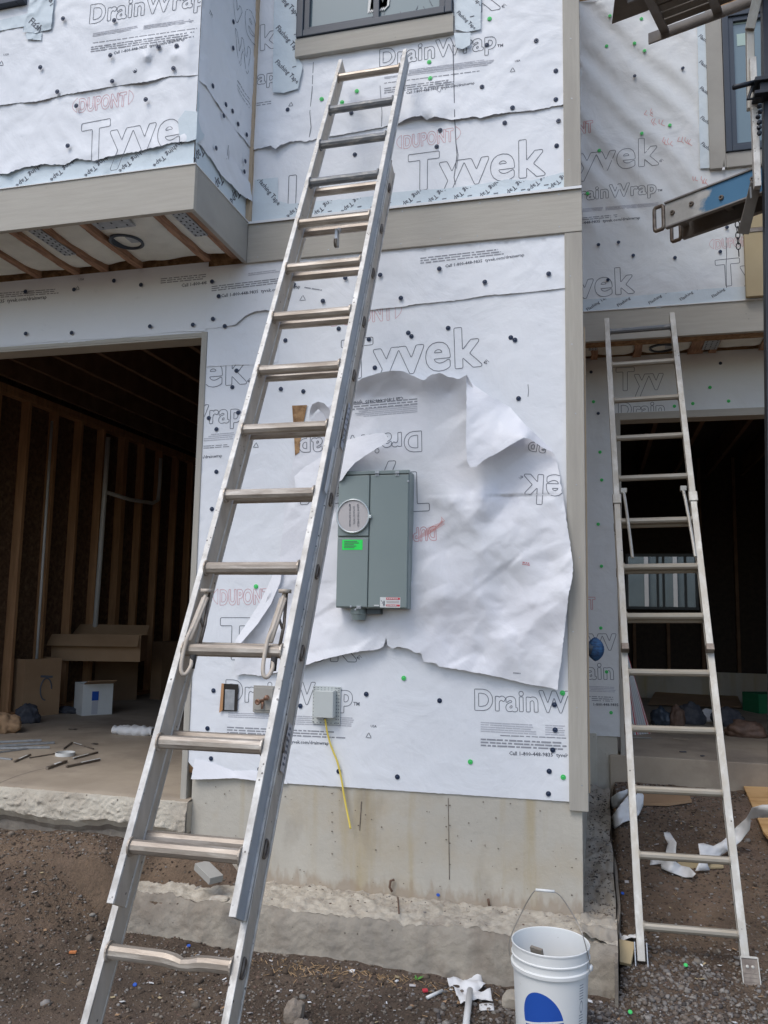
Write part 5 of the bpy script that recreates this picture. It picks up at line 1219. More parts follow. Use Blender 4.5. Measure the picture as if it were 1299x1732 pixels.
d3 = MB(); d3.box((x0+.003, -.123, zm+.004), (xm-.002, -.111, z1-.020)); D3 = d3.build('meter_cover', M['grey'], MP, bevel=.003)
MB().box((x0+.0, -.124, z1-.016), (x1, -.10, z1+.004)).build('top_rail', M['grey'], MP, bevel=.003)
c = PY(597, 873, -.13); rr = (PY(625, 873, -.13).x-PY(569, 873, -.13).x)/2
mb = MB(); mb.lathe([(rr-.006, .0), (rr, .002), (rr+.001, .016), (rr-.004, .020), (rr-.008, .016)], (c.x, -.118, c.z), (0, -1, 0), 56); RG = mb.build('meter_ring', M['ring'], MP, smooth=True)
mb = MB(); mb.lathe([(0, .013), (rr-.007, .013), (rr-.007, 0)], (c.x, -.118, c.z), (0, -1, 0), 48); 
def plc(s, t, l=0): return Vector((s, -.1315-l, t))
for k, s in enumerate(('LEAVE THIS SHIELD', 'IN PLACE UNTIL', 'METER IS INSTALLED')):
    xx = c.x+.022-k*.022; ln = .062 if k != 1 else .05
    put_text(mb, s, (xx, c.z+ln), (xx+.004, c.z-ln+.006), plc, 1, False, .01)
mb.build('meter_shield', [M['disc'], M['ink']], MP)
mb = MB(); q_ = PY(607, 1029, -.125); mb.box((q_.x-.012, -.130, z0-.004), (q_.x+.012, -.1225, z0+.012)); mb.lathe([(0, .004), (.004, .004), (.004, 0)], (q_.x, -.130, z0+.004), (0, -1, 0), 10); mb.build('latch_hasp', M['galv'], MP, bevel=.001)
mb = MB(); mb.box((c.x+rr-.004, -.136, c.z-.012), (c.x+rr+.010, -.120, c.z+.004)); mb.build('ring_clasp', M['ring'], MP, bevel=.002)
for zz_ in (.10, .30, .50): MB().lathe([(0, .0012), (.016, .0012), (.017, 0)], (x1, -.06, z0+zz_), (1, 0, 0), 20).build('knockout', M['grey'], MP)
# hinges, screws, stickers, conduit
for px in (638, 672):
    p = PY(px, 799, -.126); mb = MB(); mb.box((p.x-.011, -.130, p.z-.006), (p.x+.011, -.124, p.z+.006)); mb.box((p.x-.009, -.127, p.z-.020), (p.x-.003, -.124, p.z-.007)); mb.box((p.x+.002, -.127, p.z-.020), (p.x+.008, -.124, p.z-.007)); mb.build('hinge', M['galv'], MP, bevel=.001)
for px, py in ((593, 1026), (601, 1031), (690, 814)):
    p = PY(px, py, -.126); mb = MB(); mb.lathe([(0, .006), (.005, .005), (.006, 0)], (p.x, -.121, p.z), (0, -1, 0), 12); mb.build('screw', M['galv'], MP)
def sticker(name, x, y, X, Y_, m, parent, yy, extra=None):
    a, b = PY(x, y, yy), PY(X, Y_, yy); mb = MB(); mb.box((a.x, yy-.0008, b.z), (b.x, yy, a.z))
    if extra: extra(mb, a, b, yy-.0012)
    return mb.build(name, m, parent)
def gx_(mb, a, b, yy):
    pl = lambda s, t, l=0: Vector((s, yy-l, t)); w = b.x-a.x; h = a.z-b.z
    for k in range(5): fine(mb, (a.x+w*.10, a.z-h*(.14+.15*k)), (b.x-w*.10, a.z-h*(.14+.15*k)), pl, 1, .01, h*.06, 1, seed=50+k, word=(.004, .014), dens=.97, ragged=.4)
sticker('green_sticker', 579, 913, 613, 930, [M['green'], M['ink']], D2, -.1215, gx_)
def wl(mb, a, b, yy):
    w = b.x-a.x; h = a.z-b.z
    mb.box((a.x+w*.30, yy, a.z-h*.24), (b.x-w*.02, yy+.0003, a.z-h*.03), 1); mb.box((a.x+w*.30, yy, b.z+h*.12), (b.x-w*.02, yy+.0003, b.z+h*.30), 1)
    mb.box((a.x+w*.32, yy+.0001, a.z-h*.58), (b.x-w*.05, yy+.0003, a.z-h*.34), 3)
    mb.tube([(a.x+w*.05, yy, a.z-h*.3), (a.x+w*.14, yy, a.z-h*.52), (a.x+w*.10, yy, a.z-h*.62)], .0012, 5, 2); mb.tube([(a.x+w*.20, yy, a.z-h*.35), (a.x+w*.19, yy, a.z-h*.8)], [.003, .004], 6, 2)
    pl = lambda s, t, l=0: Vector((s, yy-.0004-l, t))
    fine(mb, (a.x+w*.34, a.z-h*.10), (b.x-w*.06, a.z-h*.10), pl, 1, .01, h*.08, 0, seed=61, word=(.004, .012)); fine(mb, (a.x+w*.34, b.z+h*.25), (b.x-w*.06, b.z+h*.25), pl, 1, .01, h*.08, 0, seed=62, word=(.004, .012))
sticker('warning_sticker', 643, 1010, 677, 1028, [M['white'], M['lred'], M['ink'], M['disc']], D1, -.1225, wl)
sticker('small_sticker', 633, 1023, 641, 1025, [M['white']], D1, -.1225)
p = PY(607, 1040, -.06); mb = MB(); mb.lathe([(.0, .02), (.042, .02), (.044, .0), (.044, -.018), (.040, -.022), (.034, -.05), (.0, -.05)], (p.x, -.06, z0-.01), (0, 0, 1), 28); mb.build('conduit_hub', M['grey'], MP, smooth=False)
MB().box((p.x+.05, -.09, z0-.028), (p.x+.12, -.03, z0-.001)).build('knockout_plate', M['greyd'], MP)

# ---- cable box with yellow lead, hose tap, open device box
a, b = PY(530, 1160, -.012), PY(575, 1226, -.012)
JB = empty('junction_box', ((a.x+b.x)/2, -.03, b.z), 'pale grey junction box on a perforated flange, with a yellow cable below it', 'junction box')
mb = MB(); mb.box((a.x, -.016, b.z), (b.x, -.009, a.z))
R = random.Random(3)
for k in range(11):
    zz_ = b.z+(a.z-b.z)*(k+.5)/11
    for xx in (a.x+.006, b.x-.008, b.x-.020): mb.box((xx-.0028, -.0168, zz_-.0022), (xx+.0028, -.0160, zz_+.0022), 1)
for k in range(8):
    xx = a.x+(b.x-a.x)*(k+.5)/8
    for z_ in (a.z-.007, a.z-.018, b.z+.007): mb.box((xx-.0028, -.0168, z_-.0018), (xx+.0028, -.0160, z_+.0018), 1)
mb.build('flange', [M['boxp'], M['ink']], JB)
a2, b2 = PY(531, 1168, -.07), PY(559, 1215, -.07); MB().box((a2.x, -.07, b2.z), (b2.x+.012, -.0165, a2.z)).build('box_body', M['boxp'], JB, bevel=.003)
mb = MB(); mb.box((a2.x+.01, -.045, b2.z-.012), (a2.x+.045, -.02, b2.z-.001)); mb.build('clamp', M['galv'], JB, bevel=.001)
q = [PY(550, 1216, -.035), PY(553, 1236, -.030), PY(558, 1256, -.025), PY(564, 1272, -.022), PY(571, 1290, -.022), PY(577, 1315, -.020), PY(581, 1340, -.022), (PY(585, 1362, -.026)), PY(589, 1382, -.034), PY(593, 1402, -.045)]
def smooth_pts(P, k=4):
    P = [Vector(p) for p in P]; out = []
    for i in range(len(P)-1):
        p0, p1, p2, p3 = P[max(0, i-1)], P[i], P[i+1], P[min(len(P)-1, i+2)]
        for j in range(k):
            t = j/k; out.append(.5*((2*p1)+(p2-p0)*t+(2*p0-5*p1+4*p2-p3)*t*t+(3*p1-p0-3*p2+p3)*t**3))
    out.append(P[-1]); return out
mb = MB(); mb.tube(smooth_pts(q), .0052, 8); tag(mb.build('yellow_cable', M['yellow'], None, smooth=True, origin=q[-1]), 'yellow cable hanging loose from the pale grey junction box over the concrete', 'cable')
a, b = PY(429, 1159, -.018), PY(462, 1206, -.018)
HT = empty('hose_tap', ((a.x+b.x)/2, -.02, b.z), 'corroded copper hose tap on a square beige mounting block behind the long ladder', 'hose tap')
mb = MB(); mb.box((a.x, -.018, b.z), (b.x, -.006, a.z)); mb.box((a.x+.008, -.0225, b.z+.012), (b.x-.004, -.0185, a.z-.010)); mb.build('mounting_block', M['trimgrey'], HT, bevel=.003)
p = PY(446, 1184, -.03); mb = MB(); mb.lathe([(0, .045), (.009, .045), (.014, .05), (.016, .042), (.010, .036), (.009, 0)], (p.x-.008, -.020, p.z-.004), (-.3, -1, -.1), 14); mb.lathe([(0, .03), (.013, .03), (.014, .022), (.010, .018), (.009, 0)], (p.x+.006, -.030, p.z+.006), (.7, -.6, .35), 14)
mb.tube([(p.x-.004, -.035, p.z-.01), (p.x-.004, -.04, p.z-.045)], [.008, .005], 8); mb.build('tap', M['brass'], HT, smooth=True)
a, b = PY(374, 1156, -.010), PY(402, 1203, -.010)
DB = empty('device_box', ((a.x+b.x)/2, -.0, b.z), 'open electrical cut-out in the wrapped wall with a bare wood edge and grey box inside', 'electrical box')
mb = MB(); mb.prism([(a.x, -.0130, b.z-.002), (a.x+.008, -.013, a.z), (b.x, -.013, a.z), (b.x-.003, -.013, b.z)], (0, -.0012, 0)); mb.build('opening', M['dark'], DB)
mb = MB(); mb.prism([(a.x-.001, -.0145, b.z-.012), (a.x+.006, -.0145, a.z+.001), (a.x+.020, -.0145, a.z), (a.x+.018, -.0145, b.z+.002)], (0, -.003, 0)); mb.build('wood_edge', M['wood'], DB)
mb = MB(); mb.box((a.x+.028, -.0165, b.z+.004), (b.x-.018, -.0145, a.z-.030)); mb.build('box_face', M['galv'], DB, bevel=.001)

# ================================================================== LADDERS
def ladder(name, label, O, U, W, fly, base, nb, xoff, mats, loc, dirty=(), bent=None, fl_w=.021, dep=.082, phase=-.043, rungr=.0205):
    U = Vector(U).normalized(); X = Vector((1, 0, 0)); X = (X-U*X.dot(U)).normalized(); Nn = -(X.cross(U)); O = Vector(O)
    E_ = empty(name, loc, label, 'ladder')
    P = lambda x, u, n: O+X*x+U*u+Nn*n
    def rail(nm, x, ua, ub, n_c, sgn, m):
        # closed web with two lips, recessed on the outer side
        w = fl_w; mb = MB(); c = lambda xa, xb, na, nb_, mi: mb.obox(P((xa+xb)/2, (ua+ub)/2, (na+nb_)/2), X*(abs(xb-xa)/2), U*((ub-ua)/2), Nn*(abs(nb_-na)/2), mi)
        xo = x+sgn*w; lip = .009
        c(x, xo, n_c+.014-lip, n_c+.014, 0); c(x, xo, n_c+.014-dep, n_c+.014-dep+lip, 0)
        c(x+sgn*.001, xo-sgn*.005, n_c+.014-dep+lip+.0002, n_c+.014-lip-.0002, 1)
        return mb.build(nm, m, E_, bevel=.0015)
    (fa, fb, fr), (ba, bb, br) = fly, base
    fm = [M[mats[0]], M[mats[1]]]; fm2 = [M[mats[0]], M[mats[2]]]; bm_ = [M[mats[3]], M[mats[1]]]
    rail('fly_rail', 0, fa, fb, 0, -1, fm); rail('fly_rail', W, fa, fb, 0, 1, fm2)
    L_ = rail('base_rail', -xoff[0], ba, bb, nb, -1, bm_); Rr = rail('base_rail', W+xoff[1], ba, bb, nb, 1, bm_)
    def rung(nm, x0_, x1_, u, n, m, bend=False):
        mb = MB(); pts = []
        K = 15 if bend else 2
        for k in range(K+1 if bend else 2):
            t = k/K if bend else k; uu = u+(0.010*math.exp(-((t-.62)/.09)**2) if bend else 0); pts.append(P(x0_+(x1_-x0_)*t, uu, n))
        r = [rungr*(1-.22*math.exp(-((k/K-.62)/.05)**2)) for k in range(K+1)] if bend else rungr
        mb.tube(pts, r, 20, flute=.05)
        for s, xx in ((1, x0_), (-1, x1_)): mb.tube([P(xx, u, n), P(xx+s*.005, u, n)], rungr*1.35, 18)
        return mb.build(nm, M[m], E_, smooth=False)
    for i in fr: rung('fly_rung', 0, W, i*.3048, 0, 'rungd' if i in dirty else mats[4])
    for i in br: rung('base_rung', -xoff[0], W+xoff[1], i*.3048+phase, nb, mats[4], bend=(i == bent))
    for i in br:           # swaged rung ends showing on the outer side of the rails
        for sgn, xx in ((-1, -xoff[0]-fl_w+.004), (1, W+xoff[1]+fl_w-.004)):
            cpt = P(xx, i*.3048+phase, nb-.026); mb = MB(); pts = []
            for k in range(11):
                a = -math.pi/2+math.pi*k/10; pts.append(cpt+U*(math.sin(a)*.025)+Nn*(-.024*math.cos(a)+.010)+X*sgn*.002)
            mb.tube(pts+[pts[0]], .0042, 6); mb.build('rung_end', M['steel'], E_, smooth=True)
    return E_, P, U, X, Nn
O1 = (-1.33514, 3.94493-4.15, 2.87473+1.6)
LD, P1, U1, X1_, N1 = ladder('extension_ladder', 'tall worn aluminium ladder with bent lowest rung, leaning under the upper window', O1, (.00683, -.44070, -.89763), .3451,
    (-.165, 4.115, range(14)), (.70, 5.02, range(3, 17)), -.086, (.030, .002), ('alw', 'als', 'alb', 'al', 'rung'), (-1.2, -2.3, 0), dirty=(1, 2, 3), bent=14)
def hook_lock(P, parent, x, u, big=True, n0=.0, s=1.0):
    mb = MB()
    mb.tube(smooth_pts([P(x+.010, u-.30*s, .004), P(x+.008, u-.2*s, .014), P(x+.003, u-.10*s, .022), P(x-.003, u-.03, .030), P(x-.003, u+.045, .027), P(x+.002, u+.085, .018), P(x+.014, u+.088, .010), P(x+.022, u+.060, .006), P(x+.018, u+.035, .004)], 4), .0068, 8, 0)
    mb.beam(P(x+.010, u-.26*s, .006), P(x+.001, u-.02, .026), .024, .008)
    mb.box(P(x-.004, u-.315*s, -.008), P(x+.026, u-.275*s, .022), 0)
    mb.tube([P(x+.010, u-.30*s, -.01), P(x+.022, u-.14*s, -.015), P(x+.020, u-.02, -.02)], .006, 6, 1); mb.tube([P(x+.004, u-.17*s, .0), P(x+.020, u-.12*s, -.012)], .005, 6, 1)
    mb.build('rung_lock', [M['als'], M['steel']], parent, smooth=True)
    mb = MB(); mb.tube([P(x+.020, u+.028*s, .004), P(x+.020, u+.085*s, -.006)], .011, 8); mb.build('lock_cap', M['rubber'], parent, smooth=True)
hook_lock(P1, LD, .020, 11*.3048, s=.72); hook_lock(P1, LD, .3451-.045, 11*.3048, s=.72)
# rope pulley under the fifth rung
mb = MB(); mb.lathe([(0, .006), (.020, .006), (.022, .003), (.016, 0), (.022, -.003), (.020, -.006), (0, -.006)], P1(.172, 4*.3048+.075, -.07), X1_, 18, 1); mb.box(P1(.166, 4*.3048+.0, -.066), P1(.178, 4*.3048+.085, -.074), 0); mb.tube([P1(.172, 4*.3048-.02, -.072), P1(.172, 4*.3048+.015, -.055)], .012, 8)
mb.build('pulley', [M['galv'], M['steel']], LD)
# worn stickers on the sides of the rails
for (uu, ln, wn, xx, nn, mm) in ((3.62, .075, .016, .3451+.0235, -.116, 'disc'), (2.35, .11, .013, .3451+.0235, -.112, 'ink3')):
    mb = MB(); mb.obox(P1(xx, uu, nn), X1_*.0006, U1*ln, N1*wn, 0)
    for k in range(7): mb.obox(P1(xx+.0009, uu-ln*.8+ln*1.6*k/6.5, nn), X1_*.0002, U1*.004, N1*wn*(.4+.4*((k*37) % 5)/5), 1)
    mb.build('rail_sticker', [M[mm], M['ink']], LD)
mb = MB(); mb.obox(P1(.3451+.0262, 8.6*.3048, -.03), X1_*.0004, U1*.10, N1*.012, 0); mb.build('rail_sticker', [M['whitep']], LD)
O2 = (.09502, 5.63531-4.15, 1.92568+1.6)
LD2, P2, U2, X2_, N2 = ladder('extension_ladder', 'shorter dull aluminium ladder leaning at the right, before the set-back garage', O2, (.02319, -.42870, -.90315), .3935,
    (-.12, 2.30, range(8)), (1.36, 3.80, range(5, 13)), -.045, (.004, .004), ('al2', 'al2', 'al2', 'al2', 'rung2'), (.35, -.2, .05), dirty=(0,), fl_w=.034, dep=.05, phase=-.0, rungr=.0185)
for x in (.028, .3935-.030):
    mb = MB(); mb.tube(smooth_pts([P2(x-.006, 1.31, .012), P2(x+.002, 1.40, .020), P2(x+.014, 1.62, .026), P2(x+.022, 1.78, .020)], 4), .009, 8); mb.box(P2(x-.018, 1.29, -.01), P2(x+.014, 1.335, .022)); mb.build('rung_lock', M['al2'], LD2, smooth=False)
for x in (-.017, .3935+.017):
    mb = MB(); mb.obox(P2(x, 1.375, .002), X2_*.024, U2*.032, N2*.020); mb.build('guide_bracket', M['al2'], LD2, bevel=.003)
    mb = MB(); mb.obox(P2(x, 2.315, -.01), X2_*.020, U2*.018, N2*.028); mb.build('rail_cap', M['steel'], LD2, bevel=.003)
# feet: a swivel shoe on the left, its rubber pad turned to the front on the right
mb = MB(); x = -.021
for s in (-1, 1): mb.obox(P2(x+s*.026, 3.80, -.045), X2_*.003, U2*.075, N2*.022)
mb.obox(P2(x, 3.862, -.045), X2_*.029, U2*.012, N2*.030, 1); mb.build('ladder_shoe', [M['galv'], M['rubber']], LD2, bevel=.002)
mb = MB(); x = .3935+.030
mb.obox(P2(x, 3.83, .000), X2_*.033, U2*.080, N2*.004, 1)
for s in (-1, 1): mb.obox(P2(x+s*.034, 3.83, .000), X2_*.002, U2*.083, N2*.009); mb.obox(P2(x, 3.83+s*.081, .003), X2_*.033, U2*.004, N2*.006)
for uu in (3.785, 3.875):
    for s in (-.011, .011): mb.lathe([(0, .004), (.006, .003), (.007, 0)], P2(x+s, uu, .004), N2, 12)
for k in range(4): mb.obox(P2(x, 3.808+k*.016, .0045), X2_*.028, U2*.003, N2*.0015, 1)
mb.build('ladder_shoe', [M['al2'], M['steel']], LD2)

# ================================================================== SCAFFOLD (upper right)
SZ = 4.0
A_, B_ = PZ(1108, 372, SZ), PZ(1300, 300, SZ); C_, D_ = PZ(1095, 405, SZ), PZ(1300, 333, SZ)
dirn = (B_-A_); dirn.z = 0; dirn.normalize(); perp = Vector((-dirn.y, dirn.x, 0)); wd = (C_-A_).dot(perp)
WP = empty('work_platform', tuple(A_), 'aluminium work platform with blue painted side rail and slotted end handles', 'work platform')
def plat_rail(o, m_face, m_in, holes, painted):
    L = 1.5; H = .165; mb = MB(); e = dirn
    zc = Vector((0, 0, 1))
    mb.obox(o+e*(L/2+.05), e*(L/2-.02), perp*.006, zc*(H/2-.010), 0)
    mb.obox(o+e*(L/2+.05)+zc*(H/2-.005), e*(L/2-.02), perp*.016, zc*.005, 1); mb.obox(o+e*(L/2+.05)-zc*(H/2-.005), e*(L/2-.02), perp*.016, zc*.005, 1)
    rl = mb.build('side_rail', [m_face, m_in], WP, bevel=.0015)
    # end handle: a slotted cast loop
    pts = []
    for k in range(25):
        a = 2*math.pi*k/24; pts.append(o+e*(.026+.030*max(-1, min(1, 1.35*math.cos(a))))+zc*(.074*max(-1, min(1, 1.25*math.sin(a)))))
    hb = MB(); hb.tube(pts, .012, 8, caps=False); hb.build('end_handle', M['steel'], WP, smooth=True)
    return rl
r1 = plat_rail(A_+Vector((0, 0, 0)), M['bluep'], M['darkal'], 1, 1)
r2 = plat_rail(A_+perp*wd, M['darkal'], M['darkal'], 0, 0)
for d_, zz_ in ((.12, .0), (.24, .010), (.42, -.02), (.60, .02)):
    o = A_+dirn*d_+Vector((0, 0, zz_*1)); mb = MB(); mb.lathe([(.006, .012), (.012, .012), (.015, .006), (.015, 0)], o-perp*.006, -perp, 16, 0); mb.lathe([(0, .008), (.007, .008)], o-perp*.006, -perp, 12, 1); mb.build('rung_socket', [M['steel'], M['dark']], r1)
for k in range(5):
    o = A_+dirn*(.10+k*.28); mb = MB(); mb.beam(o+perp*.0, o+perp*wd, .036, .026); mb.build('cross_member', M['darkal'], WP, bevel=.002)
mb = MB(); mb.obox(A_+dirn*.9+perp*(wd*.5)+Vector((0, 0, .066)), dirn*.75, perp*(wd*.5), Vector((0, 0, .004))); mb.build('deck', M['brownm'], WP)
for (dd, zz_) in ((.44, -.02), (.49, .012), (.40, .02), (.47, -.045)):
    pass
# upper plank, seen from below
UZ = PZ(1, 1, 1).z*0+5.05
a = PZ(1097, 74, UZ); b = PZ(1330, -12, UZ); c = PZ(1090, 50, UZ); d = PZ(1330, -60, UZ)
e = (b-a).normalized(); 
UPk = empty('upper_platform', tuple(a), 'upper scaffold plank with ribbed dark underside at the top right corner', 'scaffold plank')
q = Vector((-e.y, e.x, 0)); L = (b-a).length
if q.dot(CAM-a) > 0: pass
near = -q if (a-q*.1-CAM).length < (a+q*.1-CAM).length else q
mb = MB(); mb.obox(a+e*L/2+Vector((0, 0, .03)), e*L/2, near*.006, Vector((0, 0, .035))); mb.build('side_rail', M['darkal'], UPk, bevel=.002)
mb = MB(); mb.obox(a+e*L/2+near*.40+Vector((0, 0, .03)), e*L/2, near*.006, Vector((0, 0, .035))); mb.build('side_rail', M['darkal'], UPk, bevel=.002)
for k in range(6): MB().obox(a+e*(L/2+.06)+near*(.03+.066*k+.03)+Vector((0, 0, .055)), e*(L/2-.06), near*.028, Vector((0, 0, .006))).build('deck_board', M['brownm'], UPk, bevel=.002)
for k in range(4): MB().obox(a+e*(.10+.30*k)+near*.2+Vector((0, 0, .035)), e*.024, near*.195, Vector((0, 0, .010))).build('cross_member', M['darkal'], UPk, bevel=.002)
pl0 = [PZ(1035, 41, UZ+.08), PZ(1092, 20, UZ+.08), PZ(1162, -12, UZ+.08), PZ(1190, -60, UZ+.08), PZ(1045, -40, UZ+.08)]
mb = MB(); mb.prism(pl0, (0, 0, .018)); tag(mb.build('plywood_scrap', M['brownm'], None, bevel=.002, origin=pl0[0]), 'brown board edge lying on the upper scaffold plank at the top of the picture', 'board')
# pole, inner guide rail, arm, chain
PYp = .35
pT, pB = PY(1293, -90, PYp), PY(1303, 1020, PYp)
PO = empty('scaffold_pole', (pB.x+.03, PYp, .3), 'black steel scaffold pole with clamp and crank arm at the right edge of the picture', 'scaffold pole')
top = PY(1286, -100, PYp); bot_ = PY(1294, 700, PYp); dv = (top-bot_).normalized(); bot2 = bot_-dv*((bot_.z-.25)/dv.z)
mb = MB(); mb.beam(bot2+Vector((.045, 0, 0)), top+Vector((.045, 0, 0)), .085, .07, up=(0, 1, 0)); mb.build('pole', M['blackm'], PO, bevel=.004)
for py in (75, 128, 200, 245, 285, 470): 
    p = PY(1295.5, py, PYp-.036); mb = MB(); mb.lathe([(0, .003), (.006, .002), (.007, 0)], p+Vector((.02, 0, 0)), (0, -1, 0), 10); mb.build('bolt', M['galv'], PO)
cc_ = PY(1282, 155, PYp-.06)
mb = MB(); mb.obox(cc_+Vector((.02, 0, .045)), (.040, 0, 0), (0, .05, 0), (0, 0, .012)); mb.obox(cc_+Vector((.02, 0, -.03)), (.045, 0, 0), (0, .05, 0), (0, 0, .010)); mb.obox(cc_+Vector((.035, .01, .0)), (.030, 0, 0), (0, .04, 0), (0, 0, .04)); mb.build('clamp', M['blackm'], PO, bevel=.003)
mb = MB(); mb.tube([PY(1241, 148, PYp-.12), PY(1277, 139, PYp-.06)], .013, 10); mb.tube([PY(1276, 138, PYp-.06), PY(1265, 168, PYp-.07), PY(1288, 165, PYp-.07)], .009, 8); mb.build('crank_handle', M['blackm'], PO, smooth=True)
mb = MB(); R = random.Random(5)
for k in range(6): p = PY(1284+R.uniform(-2, 2), 180+k*9, PYp-.05); mb.lathe([(0, .012), (.010, .010), (.013, 0), (.009, -.012), (0, -.012)], p, (R.random(), R.random(), 1), 10)
mb.build('winch_chain', M['blackm'], PO)
GR = empty('guide_rail', tuple(PY(1277, 318, .36)), 'pale aluminium guide rail with an angled strut hanging beside the black scaffold pole', 'scaffold rail')
mb = MB(); gA, gB = PY(1272.5, 100, .36), PY(1281, 318, .36); mb.beam(gA, gB, .034, .045, up=(0, 1, 0)); mb.build('lower_rail', M['alw'], GR, bevel=.003)
mb = MB(); gC = PY(1270, 20, .38); mb.beam(PY(1268, 45, .37), PY(1272, 180, .37)+Vector((0, .03, 0)), .040, .04, up=(0, 1, 0)); mb.beam(PY(1287, -30, .27), PY(1268, 50, .35), .05, .04, up=(0, 1, 0)); mb.build('upper_rail', M['al2'], GR, bevel=.003)
mb = MB(); mb.beam(PY(1279, 308, .40), PY(1257, 395, .56), .058, .03, up=(0, 1, 0)); mb.build('strut', M['brownm'], GR, bevel=.003)
mb = MB(); mb.beam(PY(1269, 316, .38), PY(1270, 335, .40), .008, .01, up=(0, 1, 0)); mb.build('pin', M['galv'], GR)
CH = MB(); c0 = PY(1247, 375, .95); c1 = PY(1249, 421, .95); n_ = 5
for k in range(n_):
    p = c0+(c1-c0)*((k+.5)/n_); hl = (c1-c0).length/n_*.62; side = X2_ if k % 2 == 0 else Vector((.5, .85, 0)); pts = []
    for j in range(17):
        a = 2*math.pi*j/16; pts.append(p+side*(.012*math.cos(a))+Vector((0, 0, hl*math.sin(a))))
    CH.tube(pts, .0030, 6, caps=False)
CH.tube([c1+Vector((0, 0, 0)), PY(1250, 434, .95)], .003, 6)
tag(CH.build('chain', M['blackm'], None, smooth=True, origin=c1), 'short dark steel chain dangling from the scaffold beside the tan panel', 'chain')
# blue knitted glove poking out behind the corner board
gl = PY(1004, 1098, .10); mb = MB()
def gsph(c, rx, ry, rz, mi=0, seed=0):
    def f(u, v):
        a, b = 2*math.pi*u, math.pi*(v-.5); k = 1+.12*N(math.cos(a)*2+seed, math.sin(a)*2, v*3)+.03*math.sin(a*14)
        return (c[0]+rx*math.cos(a)*math.cos(b)*k, c[1]+ry*math.sin(a)*math.cos(b)*k, c[2]+rz*math.sin(b)*k)
    mb.grid(f, 28, 14, mi)
gsph((gl.x+.010, gl.y, gl.z), .040, .035, .055, 0, 2); mb.tube([(gl.x-.065, gl.y, gl.z+.02), (gl.x-.03, gl.y, gl.z+.008), (gl.x+.0, gl.y-.01, gl.z-.004)], [.022, .028, .03], 14, 1)
tag(mb.build('work_glove', [M['blueglove'], M['frame']], None, smooth=True, origin=(gl.x, gl.y, gl.z)), 'crumpled dark blue knit work glove stuck behind the lower corner board', 'glove')

# ================================================================== THINGS ON THE GROUND
def G(px, py, zg=None):
    """where the line of sight meets the soil"""
    z = 0.0 if zg is None else zg
    for _ in range(12):
        p = PZ(px, py, z)
        if zg is not None: return p
        z = z*.4+gh(p.x, p.y)*.6
    return p
# bucket
bc = PZ(931, 1588, .372); BC = (bc.x, bc.y, gh(bc.x, bc.y)+.002)
BK = empty('bucket', BC, 'white plastic bucket with raised wire handle and blue oval print', 'bucket')
def L(prof): return prof
mb = MB(); H = .372
mb.lathe([(0, .0), (.122, .0), (.128, .006), (.1395, .275), (.1395, .285), (.149, .288), (.1495, .300), (.1425, .303), (.1428, .326), (.1475, .328), (.1475, .332), (.144, .334), (.1445, .366), (.147, .367), (.1475, .372), (.1455, .374), (.1425, .372), (.140, .330), (.137, .27), (.119, .010), (0, .008)], BC, (0, 0, 1), 64)
mb.build('shell', M['bkt'], BK, smooth=True)
for o in list(BK.children):
    md = o.modifiers.new('es', 'EDGE_SPLIT'); md.split_angle = rad(35)
# oval print and side label follow the curved wall (no mascot)
def onb(a, z, l=.0006): 
    r = .128+(z-.006)/(.269)*.0115+l; return (BC[0]+r*math.sin(a), BC[1]-r*math.cos(a), BC[2]+z)
a0 = -.16; mb = MB(); rings = 10; seg = 48
for i in range(rings):
    for k in range(seg):
        q = []
        for (ii, kk) in ((i, k), (i, k+1), (i+1, k+1), (i+1, k)):
            t = ii/rings; an = 2*math.pi*kk/seg; sx = .58*t*math.cos(an); sz = .098*t*math.sin(an); q.append(onb(a0+sx-.0*sz, .138+sz-.10*sx*.3))
        mb.add(q, [(0, 1, 2, 3)], 0)
for k in range(14):
    q = []
    for (kk, dz) in ((k, -.006), (k+1, -.006), (k+1, .006), (k, .006)):
        s = -.56+1.12*kk/14; q.append(onb(a0+s, .143+dz*(1-abs(s)*.8)+.015*math.sin(s*2)-.01, .0012))
    mb.add(q, [(0, 1, 2, 3)], 1)
mb.build('oval_print', [M['blue'], M['bkt']], BK, smooth=True)
mb = MB(); 
def lab(s, t, l=0): return onb(s, t, .0009+l)
for r in range(26):
    z = .262-r*.0095; 
    if 5 < r < 11: continue
    w = .105; s = .90
    mb.add([lab(s, z-.0030), lab(s+w*1.6, z-.0030), lab(s+w*1.6, z), lab(s, z)], [(0, 1, 2, 3)], 0)
for k in range(28):
    a = 2*math.pi*k/28; b = 2*math.pi*(k+1)/28
    mb.add([lab(.985+.065*math.cos(a), .185+.022*math.sin(a)), lab(.985+.065*math.cos(b), .185+.022*math.sin(b)), lab(.985+.05*math.cos(b), .185+.017*math.sin(b)), lab(.985+.05*math.cos(a), .185+.017*math.sin(a))], [(0, 1, 2, 3)], 0)
mb.build('side_label', M['ink2'], BK)
eL_, eR_ = Vector(onb(-1.45, .31, .012)), Vector(onb(1.30, .31, .014))
hL, hR = PY(906, 1505, bc.y-.02), PY(938, 1508, bc.y-.02)
mb = MB(); mb.tube(smooth_pts([eL_, eL_+Vector((.0, 0, .06)), PY(884, 1540, bc.y-.01), PY(898, 1515, bc.y-.02), hL]), .0019, 6)
mb.tube(smooth_pts([hR, PY(950, 1518, bc.y-.02), PY(966, 1542, bc.y-.02), PY(978, 1563, bc.y-.03), PY(988, 1590, bc.y-.06), eR_]), .0019, 6)
mb.build('wire_handle', M['wire'], BK, smooth=True)
mb = MB(); mb.tube([hL, hR], .0052, 12); mb.build('grip', M['white'], BK, smooth=True)
